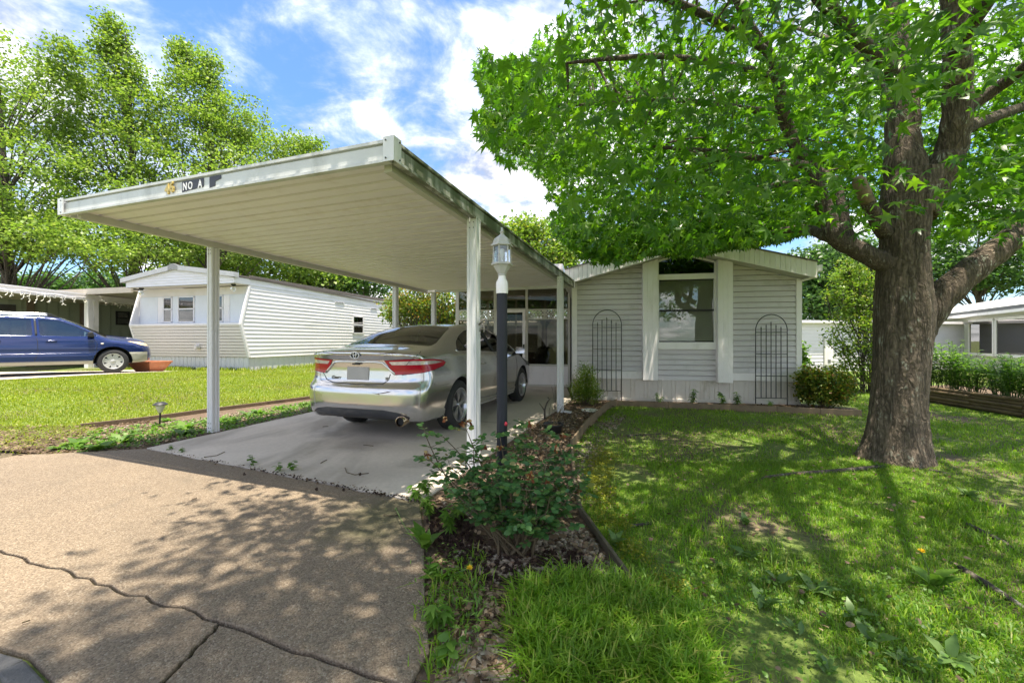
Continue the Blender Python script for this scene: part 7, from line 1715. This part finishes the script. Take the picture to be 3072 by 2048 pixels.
litter('leaf_litter', 'dry brown leaves strewn over the planting bed round the rose', px_scatter([(1280,1510),(1604,1275),(1675,1232),(1840,1216),(1800,1250),(1740,1320),(1720,1500),(1800,1640),(1880,1760),(1500,1760),(1300,1760)], 2600, 6), .04, 6, M['dryleaf'])
litter('leaf_litter', 'leaf mulch along the drive edge down to the bottom of the picture', px_scatter([(1290,1660),(1420,1700),(1540,1800),(1600,2060),(1320,2060),(1285,1800)], 1700, 16), .032, 16, M['dryleaf'])
litter('leaf_litter', 'dry leaves along the foot of the house front', px_scatter([(1700,1225),(1760,1200),(1860,1202),(2400,1214),(2560,1228),(2560,1240),(1850,1212)], 1500, 7), .035, 7, M['dryleaf'])
litter('leaf_litter', 'dry leaves and dead grass along the near end of the left lawn', px_scatter([(-20,1300),(240,1285),(430,1262),(620,1300),(430,1342),(0,1368)], 2200, 8), .04, 8, M['dryleaf'])
litter('leaf_litter', 'scattered dead leaves lying in the shaded lawn', px_scatter([(1800,1260),(2600,1260),(3000,1500),(3000,2040),(2100,2040),(1900,1760),(1720,1500)], 900, 9), .028, 9, M['dryleaf'], .0)
def seed_balls(name, label, XY, s, seed, zoff=0.0):
    q = np.random.default_rng(seed); n = len(XY)*26; P = np.repeat(np.c_[XY, ground_z(XY[:,0],XY[:,1])+.03+zoff], 26, 0); T = q.normal(size=(n,3)); T /= np.linalg.norm(T, axis=1)[:,None]; Aa = q.normal(size=(n,3)); B = np.cross(T, Aa); B /= np.linalg.norm(B, axis=1)[:,None]
    V, Fc = scatter(P, np.full(n, s), T, B, np.cross(B,T), [(-.22,.2,0),(.22,.2,0),(0,1,0),(0,.2,.22),(0,.2,-.22)], [(0,1,2),(3,4,2)]); tag(mesh_np(name, V, Fc, 3, M['seedball']), label, 'seed balls', kind='stuff')
M['seedball'] = paint('dry_seed_ball', (.055,.03,.02), .9, .35, 30)
seed_balls('sweetgum_seed_balls', 'dark spiky seed balls thick in the bed left of the rose bush', px_scatter([(1270,1510),(1400,1540),(1460,1640),(1380,1700),(1300,1640),(1285,1560)], 260, 11), .019, 11)
seed_balls('sweetgum_seed_balls', 'dark spiky seed balls round the rose canes', px_scatter([(1360,1640),(1560,1660),(1740,1640),(1780,1740),(1560,1760),(1390,1730)], 300, 12), .019, 12)
jl = np.array([Vector(JL).lerp(Vector(JR), t)+Vector((rnd.gauss(0,.02), rnd.gauss(0,.02))) for t in [.25+.75*rnd.choice((.1,.35,.42,.55,.6,.72,.8,.86,.9,.95,1))+rnd.gauss(0,.03) for _ in range(130)]])
seed_balls('sweetgum_seed_balls', 'line of crumbled seed balls lying in the joint between drive and carport slab', jl, .010, 13, .006)
seed_balls('sweetgum_seed_balls', 'few stray seed balls lying on the drive', np.array([G2(950,1476), G2(1031,1478), G2(733,1430), G2(1080,1430)]), .018, 14, .03)
jd = np.array([Vector(JL).lerp(Vector(JR), rnd.random()**.7)+Vector((rnd.gauss(0,.03), rnd.gauss(-.01,.03))) for _ in range(420)])
litter('leaf_litter', 'brown crumbs and leaf bits caught in the joint before the carport slab', jd, .014, 15, M['dryleaf'], .012)
# low weeds that nobody could count
def cover(label, XY, per, size, mat, seed, h=.05, tmpl=(OVAL_V, OVAL_F)):
    q = np.random.default_rng(seed); n = len(XY)*per; P = np.repeat(np.c_[XY, ground_z(XY[:,0],XY[:,1])+.02], per, 0)+q.normal(size=(n,3))*np.array([.035,.035,0]); P[:,2] += q.uniform(0,h,n); T = q.normal(size=(n,3)); T[:,2] = np.abs(T[:,2])*.5; T /= np.linalg.norm(T, axis=1)[:,None]; Aa = q.normal(size=(n,3))*.35; Aa[:,2] += 1; B = np.cross(T, Aa); B /= np.linalg.norm(B, axis=1)[:,None]
    V, Fc = scatter(P, size*q.uniform(.5,1.4,n), T, B, np.cross(B,T), *tmpl); tag(mesh_np('ground_cover', V, Fc, 3, mat), label, 'ground cover', kind='stuff')
cover('low leafy weeds creeping over the left carport bed', px_scatter([(170,1355),(300,1300),(500,1275),(700,1250),(940,1205),(960,1232),(640,1298),(460,1335),(300,1350)], 420, 21), 9, .035, M['weedleaf'], 21)
cover('trailing weeds and clover at the sunny end of the left bed', px_scatter([(-20,1300),(250,1290),(300,1310),(180,1352),(0,1362)], 260, 22), 10, .03, M['sungrass'], 22, .06, (LANCE_V, LANCE_F))
cover('clover and small weeds among the foreground lawn', px_scatter([(1960,1640),(2500,1700),(3060,1800),(3060,2048),(2150,2048),(2000,1850)], 170, 23), 8, .017, M['weedleaf'], 23, .04)
cover('weeds and seedlings along the aggregate drive edge', px_scatter([(1285,1640),(1360,1660),(1420,1760),(1480,1860),(1440,1960),(1330,2040),(1310,1900),(1290,1760)], 75, 24), 8, .030, M['weedleaf'], 24, .07, (LANCE_V, LANCE_F))
cover('yellow green moss cushions on the bare earth by the edging', px_scatter([(1780,1330),(1850,1360),(1830,1450),(1960,1700),(2080,1760),(2050,1800),(1930,1740),(1800,1560),(1760,1420)], 160, 25), 26, .014, M['moss'], 25, .012)
# twigs lying on the slabs
for i, (pts, lab) in enumerate((([(1035,1404),(1040,1418),(1065,1425),(1106,1420)], 'curved twig on the carport slab nearest the rose bush'), ([(612,1372),(650,1367),(674,1356)], 'long thin twig beside the slab joint on the left'), ([(962,1390),(970,1385),(980,1380)], 'short forked twig in the middle of the carport slab'), ([(1090,1335),(1120,1338)], 'straight short twig behind the curved one'), ([(968,1280),(985,1279)], 'thin twig close to the sedan bumper'), ([(1150,1546),(1175,1548),(1196,1545)], 'dry twig on the drive under the dandelion stalk'), ([(575,1500),(590,1495)], 'tan twig lying on the sunlit drive'), ([(66,1870),(90,1862)], 'small curled leaf stalk on the apron near the kerb'))):
    q = gp(*pts[0]); o = Vector((q.x, q.y, .0)); t = thing('fallen_twig', lab, 'twig', tuple(o), 0, 'twigs on the concrete'); MB().tube([gp(x, y)-o+Vector((0,0,.005)) for x, y in pts], .0035, 5).build('stick', M['stem'], t, True)
def pot():
    q = gp(1662,1300); root = thing('plant_pot', 'black plastic nursery pot with dead stems in the mulch bed', 'pot', (q.x, q.y+.1, -.02)); r = random.Random(3)
    MB().lathe([(.10,-.02),(.125,.10),(.14,.115),(.14,.13),(.128,.13),(.12,.10)], 24).build('pot', M['plastic'], root, 'auto'); MB().lathe([(.001,.105),(.12,.105),(.12,.106),(.001,.107)], 20).build('soil', M['soil'], root)
    m = MB()
    for k in range(9): m.tube(bend((r.uniform(-.06,.06), r.uniform(-.06,.06), .1), (r.uniform(-.16,.16), r.uniform(-.12,.12), r.uniform(.2,.42)), r, .1, 5), [.004,.0035,.003,.0025,.002], 5)
    m.build('dead_stem', M['stem'], root)
    q = gp(1636,1252); st = thing('dead_stump', 'forked dead stick standing at the slab edge behind the pot', 'stick', (q.x, q.y, -.03)); o = Vector((q.x, q.y, -.03))
    MB().tube([at(1634,1256,q.y)-o, at(1634,1230,q.y)-o, at(1640,1210,q.y)-o, at(1648,1197,q.y)-o, at(1643,1191,q.y)-o], [.016,.014,.012,.010,.006], 8).build('stick', M['bark2'], st, True); MB().tube([at(1634,1232,q.y)-o, at(1626,1220,q.y)-o, at(1618,1209,q.y)-o], [.010,.008,.005], 6).build('fork', M['bark2'], st, True); MB().tube([at(1641,1208,q.y)-o, at(1648,1199,q.y)-o, at(1652,1196,q.y)-o], [.009,.007,.004], 6).build('fork', M['bark2'], st, True)
    q = gp(1664,1230); sh = thing('bare_sapling', 'thin leafless sapling beside the rear carport post', 'sapling', (q.x, q.y, -.02)); m = MB(); r = random.Random(6)
    for k in range(4): m.tube(bend((r.uniform(-.01,.01),0,0), (r.uniform(-.10,.04), r.uniform(-.05,.05), r.uniform(.35,.62)), r, .04, 6), [.004,.0035,.003,.0025,.002,.001], 4)
    m.build('stem', M['bark2'], sh)
    q = gp(1770,1229); d = thing('stepping_disc', 'white round plastic disc lying flat in the mulch', 'disc', (q.x, q.y, -.015)); MB().lathe([(.001,.0),(.145,.0),(.15,.006),(.15,.016),(.135,.02),(.12,.014),(.001,.013)], 32).build('disc', M['white'], d, 'auto')
pot()
